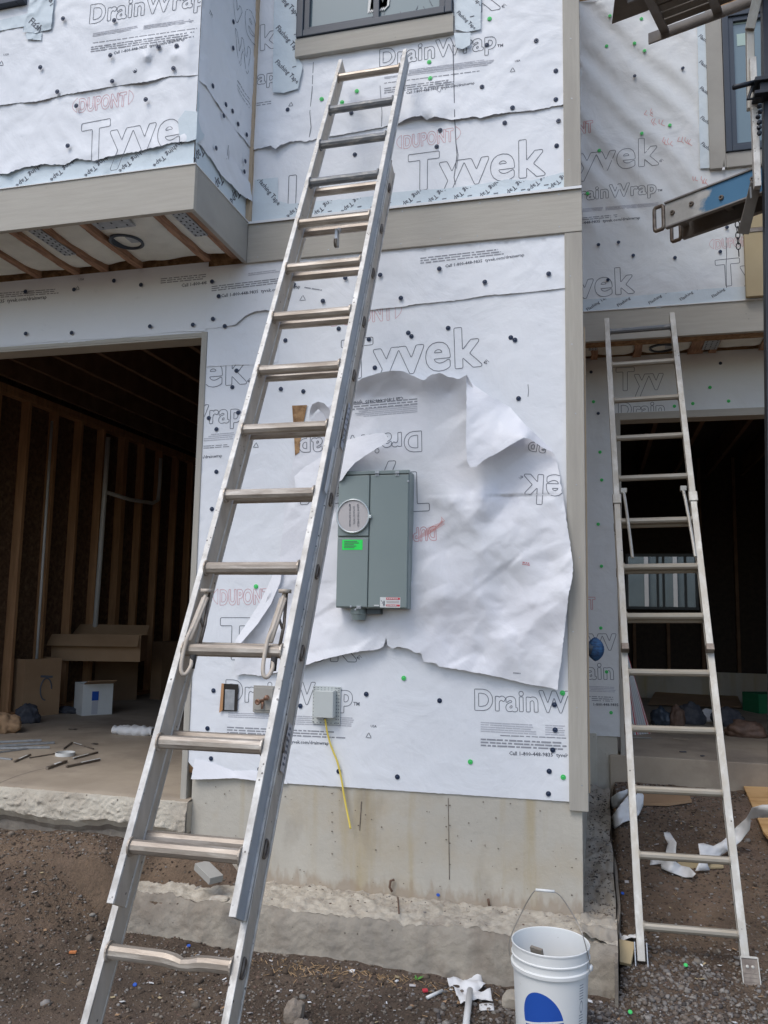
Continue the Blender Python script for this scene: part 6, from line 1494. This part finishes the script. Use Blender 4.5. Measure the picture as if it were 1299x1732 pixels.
mb = MB(); mb.lathe([(0, .006), (.009, .005), (.013, 0)], eR_, (.9, -.3, 0), 14); mb.build('handle_ear', M['bkt'], BK, smooth=True)
p = Vector((BC[0]-.055, BC[1]+.02, BC[2]+.335)); mb = MB(); mb.beam(p, p+Vector((.03, .06, -.22)), .05, .012); tag(mb.build('wood_offcut', M['slabface'], None, origin=p-Vector((0, 0, .2))), 'dark offcut sticking up inside the white bucket', 'offcut')

# helpers for litter
def rockobj(px, py, s, m, label, cat, name='rock', seed=0, sc=(1, .8, .7), zg=None):
    p = G(px, py, zg); bm = bmesh.new(); bmesh.ops.create_icosphere(bm, subdivisions=3, radius=1)
    mb = MB(); vs = []
    for v in bm.verts:
        q = v.co*(1+.38*noise.noise(v.co*1.1+Vector((seed, 0, 0)))+.14*noise.noise(v.co*3+Vector((seed, 4, 0)))); q = Vector((max(-.8, min(.8, q.x)), max(-.82, min(.82, q.y)), q.z)); vs.append((p.x+q.x*s*sc[0], p.y+q.y*s*sc[1], p.z+q.z*s*sc[2]+s*sc[2]*.45))
    mb.add(vs, [tuple(v.index for v in f.verts) for f in bm.faces]); bm.free()
    return tag(mb.build(name, m, None, origin=tuple(p)), label, cat)
rockobj(497, 1722, .050, M['rock'], 'pointed pale brown rock in the dirt right of the long ladder foot', 'rock', seed=1, sc=(.9, .8, 1.0))
rockobj(510, 1745, .042, M['rock'], 'rounded tan rock at the bottom edge, just below the pointed rock', 'rock', seed=5)
rockobj(868, 1700, .055, M['conc2'], 'dark stone half hidden behind the left side of the bucket', 'rock', seed=8)
rockobj(372, 1522, .050, M['conc'], 'flat grey stone lying on the footing edge below the brick', 'stone', seed=11, sc=(1.1, .7, .25), zg=.235)
def slabbit(name, px, py, L_, W_, T_, yaw, m, label, cat, tilt=0.0, zg=None, group=None, bev=.002, roll=0.0):
    p = G(px, py, zg); mb = MB(); mt = Matrix.Rotation(yaw, 3, 'Z') @ Matrix.Rotation(tilt, 3, 'X') @ Matrix.Rotation(roll, 3, 'Y')
    mb.obox(p+Vector((0, 0, T_/2+.004+abs(math.sin(tilt))*W_/2)), mt@Vector((L_/2, 0, 0)), mt@Vector((0, W_/2, 0)), mt@Vector((0, 0, T_/2)))
    o = mb.build(name, m, None, bevel=bev, origin=tuple(p)); tag(o, label, cat, group); return o
slabbit('brick', 352, 1490, .075, .15, .035, rad(58), M['trimgrey'], 'grey green brick lying on the dirt left of the concrete wall', 'brick', tilt=.25, zg=.27)
slabbit('tan_block', 1055, 1628, .085, .115, .018, rad(-14), M['tan'], 'small square tan board offcut beside the left foot of the shorter ladder', 'offcut', tilt=.55)
def paper(name, pts, m, label, cat, H=.02, zoff=.004, seed=0, nn=14, org=None):
    """crumpled paper patch draped on the soil; pts = outline in pixels"""
    P = [G(*p) for p in pts]; poly = [(p.x, p.y) for p in P]; xs = [p[0] for p in poly]; ys = [p[1] for p in poly]; step = max(.004, (max(xs)-min(xs))/nn)
    pt = [Vector(p) for p in tear(poly, .001, step, seed, True)]; n = len(pt); pp = [tuple(p) for p in pt]
    y = min(ys)
    while y < max(ys):
        x = min(xs)
        while x < max(xs):
            if inside(pp, x, y) and min((a-x)**2+(b-y)**2 for a, b in pp) > (step*.5)**2: pt.append(Vector((x, y)))
            x += step
        y += step
    r = geometry.delaunay_2d_cdt(pt, [(i, (i+1) % n) for i in range(n)], [list(range(n))], 1, 1e-6)
    mb = MB(); mb.add([(v.x, v.y, gh(v.x, v.y)+zoff+H*(.5+noise.noise(Vector((v.x*14, v.y*14, seed)))+.4*noise.noise(Vector((v.x*33, v.y*33, seed))))) for v in r[0]], [tuple(f) for f in r[2]])
    return tag(mb.build(name, m, None, smooth=True, solid=.0008, origin=tuple(P[0])), label, cat)
paper('paper_scrap', [(756, 1663), (778, 1659), (806, 1647), (822, 1676), (808, 1682), (826, 1688), (834, 1702), (808, 1696), (790, 1703), (779, 1705), (768, 1680)], M['whitep'], 'torn white paper scrap left of the bucket, above the pale pipe', 'paper scrap', H=.03, seed=1)
paper('paper_scrap', [(810, 1701), (835, 1699), (836, 1712), (811, 1713)], M['whitep'], 'small white rectangular scrap just right of the pale pipe', 'paper scrap', H=.004, seed=2, nn=6)
paper('crushed_cup', [(1031, 1590), (1045, 1582), (1054, 1590), (1078, 1588), (1076, 1596), (1052, 1600), (1044, 1612), (1034, 1606)], M['whitep'], 'crumpled white wrapper behind the square tan offcut', 'wrapper', H=.035, seed=3)
p, q = G(795, 1690), G(786, 1760); mb = MB(); mb.tube([p+Vector((0, 0, .035)), q+Vector((0, 0, .02))], .0135, 14); tag(mb.build('pale_pipe', M['pvc'], None, smooth=True, origin=tuple(q)), 'pale plastic pipe piece poking up from the bottom edge under the torn paper', 'pipe')
p, q = G(722, 1692), G(748, 1681); mb = MB(); mb.tube([p+Vector((0, 0, .010)), q+Vector((0, 0, .012))], .0075, 12); tag(mb.build('pipe_offcut', M['white'], None, smooth=True, origin=tuple(p)), 'short white pipe offcut beside the red plastic chip', 'pipe')
slabbit('red_chip', 719, 1679, .022, .018, .010, .5, M['lred'], 'bright red plastic chip on the dirt near the short white pipe offcut', 'plastic chip')
slabbit('grey_chip', 698, 1669, .030, .020, .004, .2, M['disc'], 'flat pale grey chip just left of the red plastic chip', 'chip')
slabbit('grey_chip', 671, 1662, .016, .012, .006, 1.2, M['whitep'], 'tiny whitish chip on the dirt, left of the flat pale grey chip', 'chip')
slabbit('orange_chip', 123, 1614, .032, .016, .010, .3, mat('orange_wood', (.55, .2, .07), .8), 'orange wood chip on the dark dirt at the left', 'chip')
for i, (px, py, lb) in enumerate(((319, 1602, 'just right of the lower long-ladder rail'), (214, 1611, 'beneath the left rail of the long ladder'), (228, 1668, 'below the bent ladder rung'), (741, 1516, 'on the footing ledge under the concrete wall'), (1053, 1513, 'near the left foot of the shorter ladder'))):
    zg = .225 if py == 1516 else None; p = G(px, py, zg); mb = MB(); mb.lathe([(0, .003), (.007, .003), (.009, .001), (.009, 0)], p+Vector((0, 0, .006)), (.2, -.5, .8), 14)
    tag(mb.build('lost_nail_cap', M['blue'], None, origin=tuple(p)), 'small blue plastic nail cap fallen '+lb, 'nail cap', 'nail caps lying on the ground')
for i, (px, py, lb) in enumerate(((1066, 1718, 'on the gravel right of the bucket'), (1160, 1638, 'between the feet of the shorter ladder'))):
    p = G(px, py); mb = MB(); mb.lathe([(0, .003), (.007, .003), (.009, .001), (.009, 0)], p+Vector((0, 0, .014)), (.1, -.6, .8), 14)
    tag(mb.build('lost_nail_cap', M['capg'], None, origin=tuple(p)), 'green plastic nail cap fallen '+lb, 'nail cap', 'nail caps lying on the ground')
R = random.Random(12)
for (px, py) in ((850, 1660), (705, 1658), (876, 1690)):
    p = G(px, py); mb = MB()
    for k in range(9):
        a = R.uniform(0, 6.28); l = R.uniform(.015, .035); w = .005; t = Vector((math.cos(a), math.sin(a), .6)); s = Vector((-math.sin(a), math.cos(a), 0)); mb.add([p, p+t*l*.5+s*w, p+t*l, p+t*l*.5-s*w], [(0, 1, 2, 3)])
    lb = {850: 'small green weed sprouting beside the footing, left of the bucket', 705: 'tiny green weed near the pale grey chip', 876: 'green weed tuft close against the bucket'}[px]
    tag(mb.build('weed', M['moss'], None, origin=tuple(p)), lb, 'weed', 'small weeds at the footing')
# cardboard, strips and plywood right of the corner
def cardpiece(name, pts, label, th=.006, dz=.0, m='card', H=0):
    P = [G(*p) for p in pts]; P = [p+Vector((0, 0, .010+dz)) for p in P]; zc = sum(p.z for p in P)/len(P)
    mb = MB(); mb.prism(P, (0, 0, th)); o = mb.build(name, M[m], None, origin=tuple(P[0])); return tag(o, label, 'cardboard')
cardpiece('cardboard_piece', [(1082, 1365), (1086, 1348), (1140, 1340), (1160, 1341), (1170, 1360), (1130, 1366)], 'flat brown cardboard strip lying on the dirt behind the shorter ladder', .016)
cardpiece('cardboard_piece', [(1028, 1334), (1060, 1338), (1064, 1365), (1040, 1376), (1030, 1366)], 'pinkish brown cardboard corner under the curled white strips at the concrete corner', .006)
cardpiece('tan_strip', [(1145, 1460), (1222, 1456), (1224, 1472), (1150, 1474)], 'pale tan board strip under the tangled white tape between the ladder rungs', .008, m='tan')
def ribbon(name, pts, w, label, wdir=None, m='whitep', cat='tape strip'):
    P = smooth_pts(pts, 6); mb = MB(); vs = []; 
    for i, p in enumerate(P):
        t = (P[min(i+1, len(P)-1)]-P[max(0, i-1)]).normalized(); d = wdir(i/(len(P)-1)) if wdir else Vector((0, 0, 1)).cross(t); d = (d-t*d.dot(t)).normalized()
        vs += [p-d*w/2, p+d*w/2]
    mb.add(vs, [(2*i, 2*i+1, 2*i+3, 2*i+2) for i in range(len(P)-1)])
    return tag(mb.build(name, M[m], None, smooth=True, solid=.001, origin=tuple(P[0])), label, cat)
def GP(px, py, h=.02): p = G(px, py); return p+Vector((0, 0, h))
def pxsheet(name, pts, ctrl, label, cat='tape strip', m='whitep', step=5.0, seed=1, group=None):
    """limp strip lying over the soil: each point keeps its own height above the ground"""
    Fh = tps(ctrl); pt = [Vector(p) for p in tear(pts, .5, step, seed, True)]; n = len(pt); pp = [tuple(p) for p in pt]
    y = min(p[1] for p in pp)
    while y < max(p[1] for p in pp):
        x = min(p[0] for p in pp)
        while x < max(p[0] for p in pp):
            if inside(pp, x, y) and min((a-x)**2+(b-y)**2 for a, b in pp) > (step*.5)**2: pt.append(Vector((x, y)))
            x += step
        y += step
    rr_ = geometry.delaunay_2d_cdt(pt, [(i, (i+1) % n) for i in range(n)], [list(range(n))], 1, 1e-6); mb = MB(); vs = []
    for v in rr_[0]:
        g = G(v.x, v.y); h = max(.004, Fh(v.x, v.y)); d = (CAM-g); vs.append(g+d*(h/d.z))
    mb.add(vs, [tuple(f) for f in rr_[2]])
    return tag(mb.build(name, M[m], None, smooth=True, solid=.0012, origin=tuple(vs[0])), label, cat, group)
pxsheet('white_strip', [(975, 1346), (1003, 1346), (1026, 1348), (1034, 1356), (1024, 1366), (1000, 1367), (975, 1365)], [(975, 1346, .05), (1026, 1348, .05), (1034, 1356, .02), (1000, 1367, .01), (975, 1365, .01), (1000, 1355, .055)], 'flat white strip running out from behind the concrete corner')
pxsheet('white_strip', [(975, 1339), (1003, 1339), (1022, 1340), (1030, 1350), (1006, 1352), (975, 1352)], [(975, 1339, .09), (1022, 1340, .09), (1030, 1350, .07), (975, 1352, .065), (1000, 1345, .10)], 'short rolled white strip end on top of the flat strip at the corner')
pxsheet('white_strip', [(1021, 1360), (1028, 1352), (1046, 1340), (1066, 1333), (1070, 1338), (1062, 1350), (1049, 1362), (1036, 1368), (1026, 1367)], [(1021, 1360, .03), (1028, 1352, .08), (1066, 1333, .12), (1062, 1350, .06), (1036, 1368, .015), (1046, 1350, .085)], 'curled white strip arching over the pinkish cardboard corner')
pxsheet('white_strip', [(1066, 1336), (1082, 1337), (1089, 1345), (1088, 1362), (1080, 1379), (1068, 1387), (1054, 1391), (1040, 1402), (1029, 1394), (1034, 1382), (1050, 1360), (1062, 1345)], [(1066, 1336, .11), (1082, 1337, .10), (1089, 1352, .07), (1080, 1379, .03), (1054, 1391, .02), (1040, 1402, .008), (1029, 1394, .02), (1050, 1360, .06), (1066, 1362, .06)], 'broad white strip end fanning downward just left of the shorter ladder rail')
pxsheet('white_strip', [(1123, 1408), (1133, 1408), (1144, 1425), (1143, 1443), (1141, 1456), (1127, 1456), (1126, 1440), (1130, 1427), (1125, 1418)], [(1123, 1408, .05), (1133, 1408, .04), (1144, 1425, .06), (1127, 1456, .01), (1141, 1456, .02)], 'narrow folded white strip standing up above the second lowest ladder rung')
pxsheet('white_strip', [(1101, 1451), (1118, 1453), (1140, 1455), (1152, 1464), (1166, 1467), (1177, 1478), (1171, 1484), (1158, 1484), (1135, 1476), (1119, 1469), (1118, 1461), (1099, 1463)], [(1101, 1451, .01), (1118, 1453, .02), (1140, 1455, .05), (1152, 1464, .012), (1177, 1478, .03), (1158, 1484, .006), (1119, 1469, .012), (1135, 1466, .03)], 'curved white strip scrap lying below the second lowest ladder rung')
pxsheet('white_strip', [(1181, 1427), (1190, 1426), (1206, 1431), (1220, 1424), (1234, 1412), (1246, 1398), (1262, 1384), (1272, 1366), (1290, 1361), (1312, 1361), (1312, 1383), (1285, 1383), (1270, 1385), (1268, 1404), (1252, 1424), (1236, 1436), (1220, 1447), (1204, 1452), (1196, 1460), (1201, 1472), (1176, 1473), (1184, 1455), (1183, 1440)], [(1181, 1427, .06), (1206, 1431, .04), (1234, 1412, .06), (1262, 1384, .12), (1272, 1366, .20), (1312, 1361, .24), (1312, 1383, .19), (1270, 1388, .13), (1252, 1424, .05), (1220, 1447, .01), (1196, 1460, .03), (1176, 1473, .01), (1201, 1472, .01), (1225, 1428, .05)], 'long white strip looping up to the right onto the plywood edge')
# plywood sheet
a, b = PZ(1237, 1281, .50), PZ(1330, 1279, .52); c, d = G(1340, 1500)+Vector((0, 0, .12)), G(1292, 1425)+Vector((0, 0, .06))
mb = MB(); mb.prism([a, b, c, d], (0, 0, -.016)); tag(mb.build('plywood_sheet', M['ply'], None, bevel=.001, origin=tuple(d)), 'orange brown plywood sheet sloping from the right garage slab to the dirt', 'plywood')
# ---- inside the left garage
def fl(px, py): return PZ(px, py, ZS)
def carton(name, corner, other, height, depth, label, m='card', flap=None, extra=None, z=ZS, open_=False, cat='cardboard box'):
    """corner, other: bottom ends of the face turned to the camera; depth goes to the back"""
    a = Vector(corner); b = Vector(other); a.z = b.z = z; e = (b-a); n = Vector((-e.y, e.x, 0)).normalized()
    if n.dot(a-CAM) < 0: n = -n
    E_ = empty(name, tuple((a+b)/2+n*depth/2), label, cat); c = (a+b)/2+n*depth/2; hz = Vector((0, 0, height/2)); t = .005
    eu = e.normalized(); mb = MB()
    mb.obox(c-n*(depth/2-t)+hz, e/2, n*t, hz); mb.obox(c+n*(depth/2-t)+hz, e/2, n*t, hz)
    mb.obox(c-eu*(e.length/2-t)+hz, eu*t, n*(depth/2-2*t), hz); mb.obox(c+eu*(e.length/2-t)+hz, eu*t, n*(depth/2-2*t), hz)
    mb.obox(c+Vector((0, 0, t+.002)), e/2*.98, n*depth/2*.98, Vector((0, 0, t)))
    if not open_: mb.obox(c+Vector((0, 0, height+t)), e/2, n*depth/2, Vector((0, 0, t)))
    mb.build('carton', M[m], E_)
    if flap:
        for (s, ang) in flap:
            fm = MB(); base = c+n*s*(depth/2)+Vector((0, 0, height)); dvec = (n*s*math.cos(ang)+Vector((0, 0, math.sin(ang))))*depth*.22; fm.obox(base+dvec, e/2*.97, dvec, dvec.cross(e).normalized()*.003); fm.build('flap', M['card'], E_)
    if extra: extra(E_, a, b, n, c)
    return E_
def mark(E_, a, b, n, c):
    mb = MB(); e = (b-a); o = a+e*.60+Vector((0, 0, .24))-n*.003; pts = [o+e.normalized()*(.055*math.cos(t))+Vector((0, 0, .10*math.sin(t))) for t in [2*math.pi*k/20 for k in range(16)]]
    mb.tube(pts, .006, 5); mb.beam(o+e.normalized()*-.06+Vector((0, 0, .12)), o+e.normalized()*.06+Vector((0, 0, .11)), .004, .02); mb.build('printed_mark', M['ink'], E_)
carton('cardboard_box', fl(36, 1214), fl(99, 1208), .52, .50, 'large brown cardboard box with a dark round mark at the left edge', flap=[(1, .5)], extra=mark, open_=True)
carton('cardboard_box', fl(-30, 1200), fl(30, 1212), .52, .10, 'side of a brown carton cut by the left edge of the picture, beside the marked box') if False else None
def whitebx(E_, a, b, n, c):
    e = b-a; mb = MB()
    for (s0, s1, z0_, z1_) in ((.30, .52, .135, .22),): mb.obox(a+e*(s0+s1)/2+Vector((0, 0, (z0_+z1_)/2))-n*.002, e*(s1-s0)/2, n*.001, Vector((0, 0, (z1_-z0_)/2)))
    mb.build('blue_print', M['blue'], E_)
    mb = MB(); mb.obox(a+e*.41+Vector((0, 0, .07))-n*.002, e*.10, n*.001, Vector((0, 0, .06))); mb.build('grey_print', M['ink3'], E_)
    mb = MB(); R = random.Random(3)
    for k in range(9): p = c+Vector((R.uniform(-.08, .1), R.uniform(-.08, .08), .22)); mb.tube(smooth_pts([p, p+Vector((.03, 0, .06)), p+Vector((.06, .02, .03))], 3), .008, 6)
    mb.build('contents', M['white'], E_, smooth=True)
carton('white_box', fl(138, 1211), fl(189, 1208), .29, .26, 'open white box with blue printing and a torn brown flap on the garage floor', m='white', flap=[(-1, .3)], extra=whitebx, open_=True, cat='box')
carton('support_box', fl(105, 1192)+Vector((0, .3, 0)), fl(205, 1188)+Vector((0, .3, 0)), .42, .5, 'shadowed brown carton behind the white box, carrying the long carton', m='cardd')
def ll(E_, a, b, n, c): pass
lc = PZ(80, 1112, ZS+.50); rc = PZ(236, 1128, ZS+.42)
carton('long_carton', lc, rc, .26, .32, 'long brown carton lying across other boxes against the stud wall', z=ZS+.47, flap=[(-1, -.9), (1, .7)], open_=True)
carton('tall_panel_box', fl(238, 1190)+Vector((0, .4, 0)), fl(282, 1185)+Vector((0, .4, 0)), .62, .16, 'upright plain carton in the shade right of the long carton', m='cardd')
# crumpled brown paper with foil at the very left
def lump(name, c, r, sc, m, label, cat, seed=0, amp=.35, second=None):
    bm = bmesh.new(); bmesh.ops.create_icosphere(bm, subdivisions=4, radius=1); mb = MB(); vs = []
    for v in bm.verts:
        k = 1+amp*noise.noise(v.co*1.6+Vector((seed, 0, 0)))+amp*.5*(1-2*abs(noise.noise(v.co*3.7+Vector((0, seed, 0))))); q = v.co*k; vs.append((c[0]+q.x*r*sc[0], c[1]+q.y*r*sc[1], c[2]+max(-.0, q.z*r*sc[2]+r*sc[2]*.6)))
    mb.add(vs, [tuple(v.index for v in f.verts) for f in bm.faces]); bm.free()
    return tag(mb.build(name, m, None, smooth=True, origin=tuple(c)), label, cat)
p = fl(8, 1238); lump('crumpled_bag', p, .12, (1, .8, .75), M['card'], 'torn brown paper bag in front of the marked box at the left edge', 'paper bag', 2)
p = fl(2, 1238)-Vector((-.02, .13, 0)); lump('foil', (p.x, p.y, ZS+.05), .035, (1, .8, 1), M['galv'], 'shiny crumpled foil in the mouth of the torn brown paper bag', 'foil', 4)
p = fl(46, 1222); lump('grey_rag', p, .10, (1, .8, .9), M['jeans'], 'dark grey rag heaped between the paper bag and the marked box', 'rag', 6)
p = fl(225, 1243); 
mb = MB(); nn = 26
def bundle(u, v):
    x = p.x-.17+.34*u; a = 2*math.pi*v; rr = .032*(1+.3*N(u*9, v*5, 2)+.35*max(0, math.sin(u*3.1))); return (x, p.y+rr*1.4*math.cos(a)+.02*u, ZS+.03+rr*math.sin(a)+.008*N(u*20, v*9, 5))
mb.grid(bundle, 46, 18); tag(mb.build('plastic_bundle', M['whitep'], None, smooth=True, origin=tuple(p)), 'crumpled white plastic bag bundle on the garage slab left of the long ladder', 'plastic bag')
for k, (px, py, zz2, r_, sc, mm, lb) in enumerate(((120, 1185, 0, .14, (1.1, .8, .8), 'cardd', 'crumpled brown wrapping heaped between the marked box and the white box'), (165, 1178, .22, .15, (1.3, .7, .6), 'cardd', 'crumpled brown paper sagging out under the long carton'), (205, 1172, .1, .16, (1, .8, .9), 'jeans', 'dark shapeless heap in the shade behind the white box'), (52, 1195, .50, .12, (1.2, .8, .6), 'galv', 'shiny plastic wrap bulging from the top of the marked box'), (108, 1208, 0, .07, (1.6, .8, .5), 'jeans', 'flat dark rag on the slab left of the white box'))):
    q_ = fl(px, py); lump('heap', (q_.x, q_.y+.1, ZS+zz2), r_, sc, M[mm], lb, 'heap', 20+k, amp=.5)
# white ring
p = fl(110, 1278); mb = MB(); mb.lathe([(.062, 0), (.064, 0), (.064, .022), (.062, .022), (.062, 0)], (p.x, p.y, ZS+.001), (0, 0, 1), 36); tag(mb.build('tape_ring', M['white'], None, origin=tuple(p)), 'white plastic ring lying on the slab among the dirty sticks', 'ring')
# sticks
def stick(a, b, r, m, label, group='sticks and metal strips on the slab', cat='stick', name='stick', split=None):
    A, B = fl(*a), fl(*b); A.z += r+.001; B.z += r+.001; mb = MB(); mb.beam(A, B, r*2, r*1.6); 
    if split: mb.beam(A+(B-A)*split[0]+Vector((0, 0, r*.3)), A+(B-A)*split[1]+Vector((0, 0, r*.3)), r*1.8, r*1.6, mi=1)
    return tag(mb.build(name, [M[m], M['white']], None, origin=tuple(A)), label, cat, group)
stick((112, 1299), (168, 1287), .0075, 'steel', 'thick stick nearest the slab edge, half white half brown', split=(.45, 1.02))
stick((79, 1302), (112, 1290), .0085, 'steel', 'short brown stick with pale middle, left of the thick half white stick', split=(.4, .7))
stick((124, 1285), (165, 1274), .006, 'steel', 'stick with a white lower half, right of the white ring', split=(0, .6))
stick((50, 1283), (92, 1276), .004, 'steel', 'thin rusty stick touching the left side of the white ring')
stick((24, 1290), (51, 1278), .006, 'steel', 'stubby grey stick left of the thin rusty stick', split=(.3, .8))
stick((107, 1268), (122, 1257), .005, 'steel', 'small dark stick just above the white ring')
stick((125, 1258), (158, 1268), .0045, 'steel', 'thin stick with a white end, above and right of the ring', split=(0, .4))
for k, (a, b) in enumerate((((-20, 1258), (70, 1254)), ((-20, 1265), (92, 1258)), ((-10, 1268), (84, 1266)), ((-20, 1276), (46, 1268)), ((-10, 1283), (20, 1286)))):
    stick(a, b, .009 if k < 3 else .006, 'galv', 'grey metal strip %s in the pile at the left slab edge' % ('at the back', 'second from the back', 'in the middle', 'fourth from the back', 'lying shortest and nearest')[k], cat='metal strip', name='metal_strip')
for k, (px, py, s) in enumerate(((122, 1234, .05), (160, 1259, .03))):
    p = fl(px, py); mb = MB(); R = random.Random(k)
    for j in range(9): a = R.uniform(0, 3.1); mb.beam(p+Vector((math.cos(a)*s, math.sin(a)*s*.6, .004)), p-Vector((math.cos(a+.3)*s, math.sin(a)*s*.6, -.004)), .006, .003)
    tag(mb.build('metal_scraps', M['steel'], None, origin=tuple(p)), 'flat scatter of dark metal scraps '+('in front of the white box' if k == 0 else 'between the white ring and the plastic bundle'), 'scraps')
# crack lines in the slab
mb = MB(); q = [fl(-20, 1332), fl(30, 1312), fl(60, 1303), fl(80, 1299)]
for a, b in zip(q, q[1:]): mb.beam(a+Vector((0, 0, .0006)), b+Vector((0, 0, .0006)), .004, .0008)
mb.build('slab_crack', M['slabface'], TH)
# ---- inside the right garage
ZR = ZS+.008
def fr(px, py): return PZ(px, py, ZR)
for k in range(7):
    a = fr(1074+k*4.2, 1243-k*.4); b = PY(1047+k*2.2, 1072+k*6, a.y-.12); mb = MB(); d = (b-a); mb.beam(a+Vector((0, 0, .0)), b, .020, .006, up=(0, 1, 0), mi=0); mb.beam(a+Vector((.004, -.006, 0)), b+Vector((.004, -.006, 0)), .006, .003, up=(0, 1, 0), mi=1)
    tag(mb.build('metal_trim', [M['lred'] if k in (1, 6) else M['ink3'], M['white']], None, origin=tuple(a)), ('leftmost', 'second from left', 'third from left', 'middle', 'third from right', 'second from right', 'rightmost')[k]+' of the long red and white trim strips leaning inside the right garage jamb', 'trim strip', 'trim strips leaning at the jamb')
q = [fr(1096, 1195), fr(1128, 1160), fr(1180, 1156), fr(1240, 1172), fr(1256, 1200)]; q[1].z += .18; q[2].z += .20; q[3].z += .12; q[0].z += .02; q[4].z += .02
mb = MB(); mb.prism(q, (0, .01, .006)); tag(mb.build('flattened_carton', M['card'], None, origin=tuple(q[0])), 'flattened brown carton lying in the right garage behind the pile of bags', 'cardboard')
for k, (px, py, r, sc, mm, lb) in enumerate(((1118, 1226, .09, (1, .8, 1), 'frame', 'dark bundle at the left end of the pile in the right garage'), (1145, 1228, .085, (.7, .7, 1.25), 'bag', 'upright reddish brown bag in the pile in the right garage'), (1168, 1224, .11, (1, .8, 1.0), 'jeans', 'dark cloth heap in the middle of the right garage pile'), (1192, 1220, .09, (1.1, .7, .8), 'whitep', 'whitish crumpled wrapper on the dark cloth heap'), (1232, 1228, .11, (1.1, .8, .9), 'jeans', 'dark blue cloth behind the round brown bag'), (1262, 1246, .115, (1.2, .8, .72), 'bag', 'round brown sack at the front of the right garage slab'))):
    p = fr(px, py); lump('bundle', p, r, sc, M[mm], lb, 'bundle', k*3+1)
carton('green_box', fr(1284, 1207), fr(1330, 1207), .20, .3, 'green and brown carton at the right edge of the right garage', m='greenbox', cat='box')
def sc_(px, py, L_, W_, yaw, m, lb): slabbit('slab_chip', px, py, L_, W_, .006, yaw, M[m], lb, 'chip', zg=ZR)
sc_(1155, 1273, .05, .02, .2, 'jeans', 'thin dark chip on the right slab, nearer the ladder')
sc_(1188, 1280, .03, .02, .9, 'jeans', 'small dark chip on the right slab, closest to its edge')
sc_(1085, 1249, .16, .05, .1, 'trimgrey', 'flat grey offcut below the leaning trim strips')
sc_(1150, 1251, .12, .06, .0, 'slab', 'flat pale scrap on the right slab in front of the bags')
mb = MB(); R = random.Random(31)
for i in range(230):
    x = R.uniform(.06, 1.4) if i < 130 else R.uniform(-3.3, .1); y = R.uniform(-1.3, 2.1) if i < 130 else R.uniform(-1.4, -.36)
    z = gh(x, y)+.006; s_ = R.uniform(.004, .013); a = R.uniform(0, 6.28); t_1 = Vector((math.cos(a), math.sin(a), R.uniform(-.3, .3)))*s_; t_2 = Vector((-math.sin(a), math.cos(a), R.uniform(-.3, .3)))*s_*R.uniform(.3, 1)
    mb.prism([Vector((x, y, z))-t_1-t_2, Vector((x, y, z))+t_1-t_2*.7, Vector((x, y, z))+t_1*.8+t_2, Vector((x, y, z))-t_1*.9+t_2*.8], (0, 0, .0012), mi=R.choice((0, 0, 1, 2, 3)))
tag(mb.build('litter_flecks', [M['whitep'], M['disc'], M['card'], M['tan']], None), 'tiny scraps of paper, wood and plastic scattered over the dirt', 'litter', kind='stuff')
# tidy helper properties
for o in bpy.data.objects:
    if 'org' in o: del o['org']
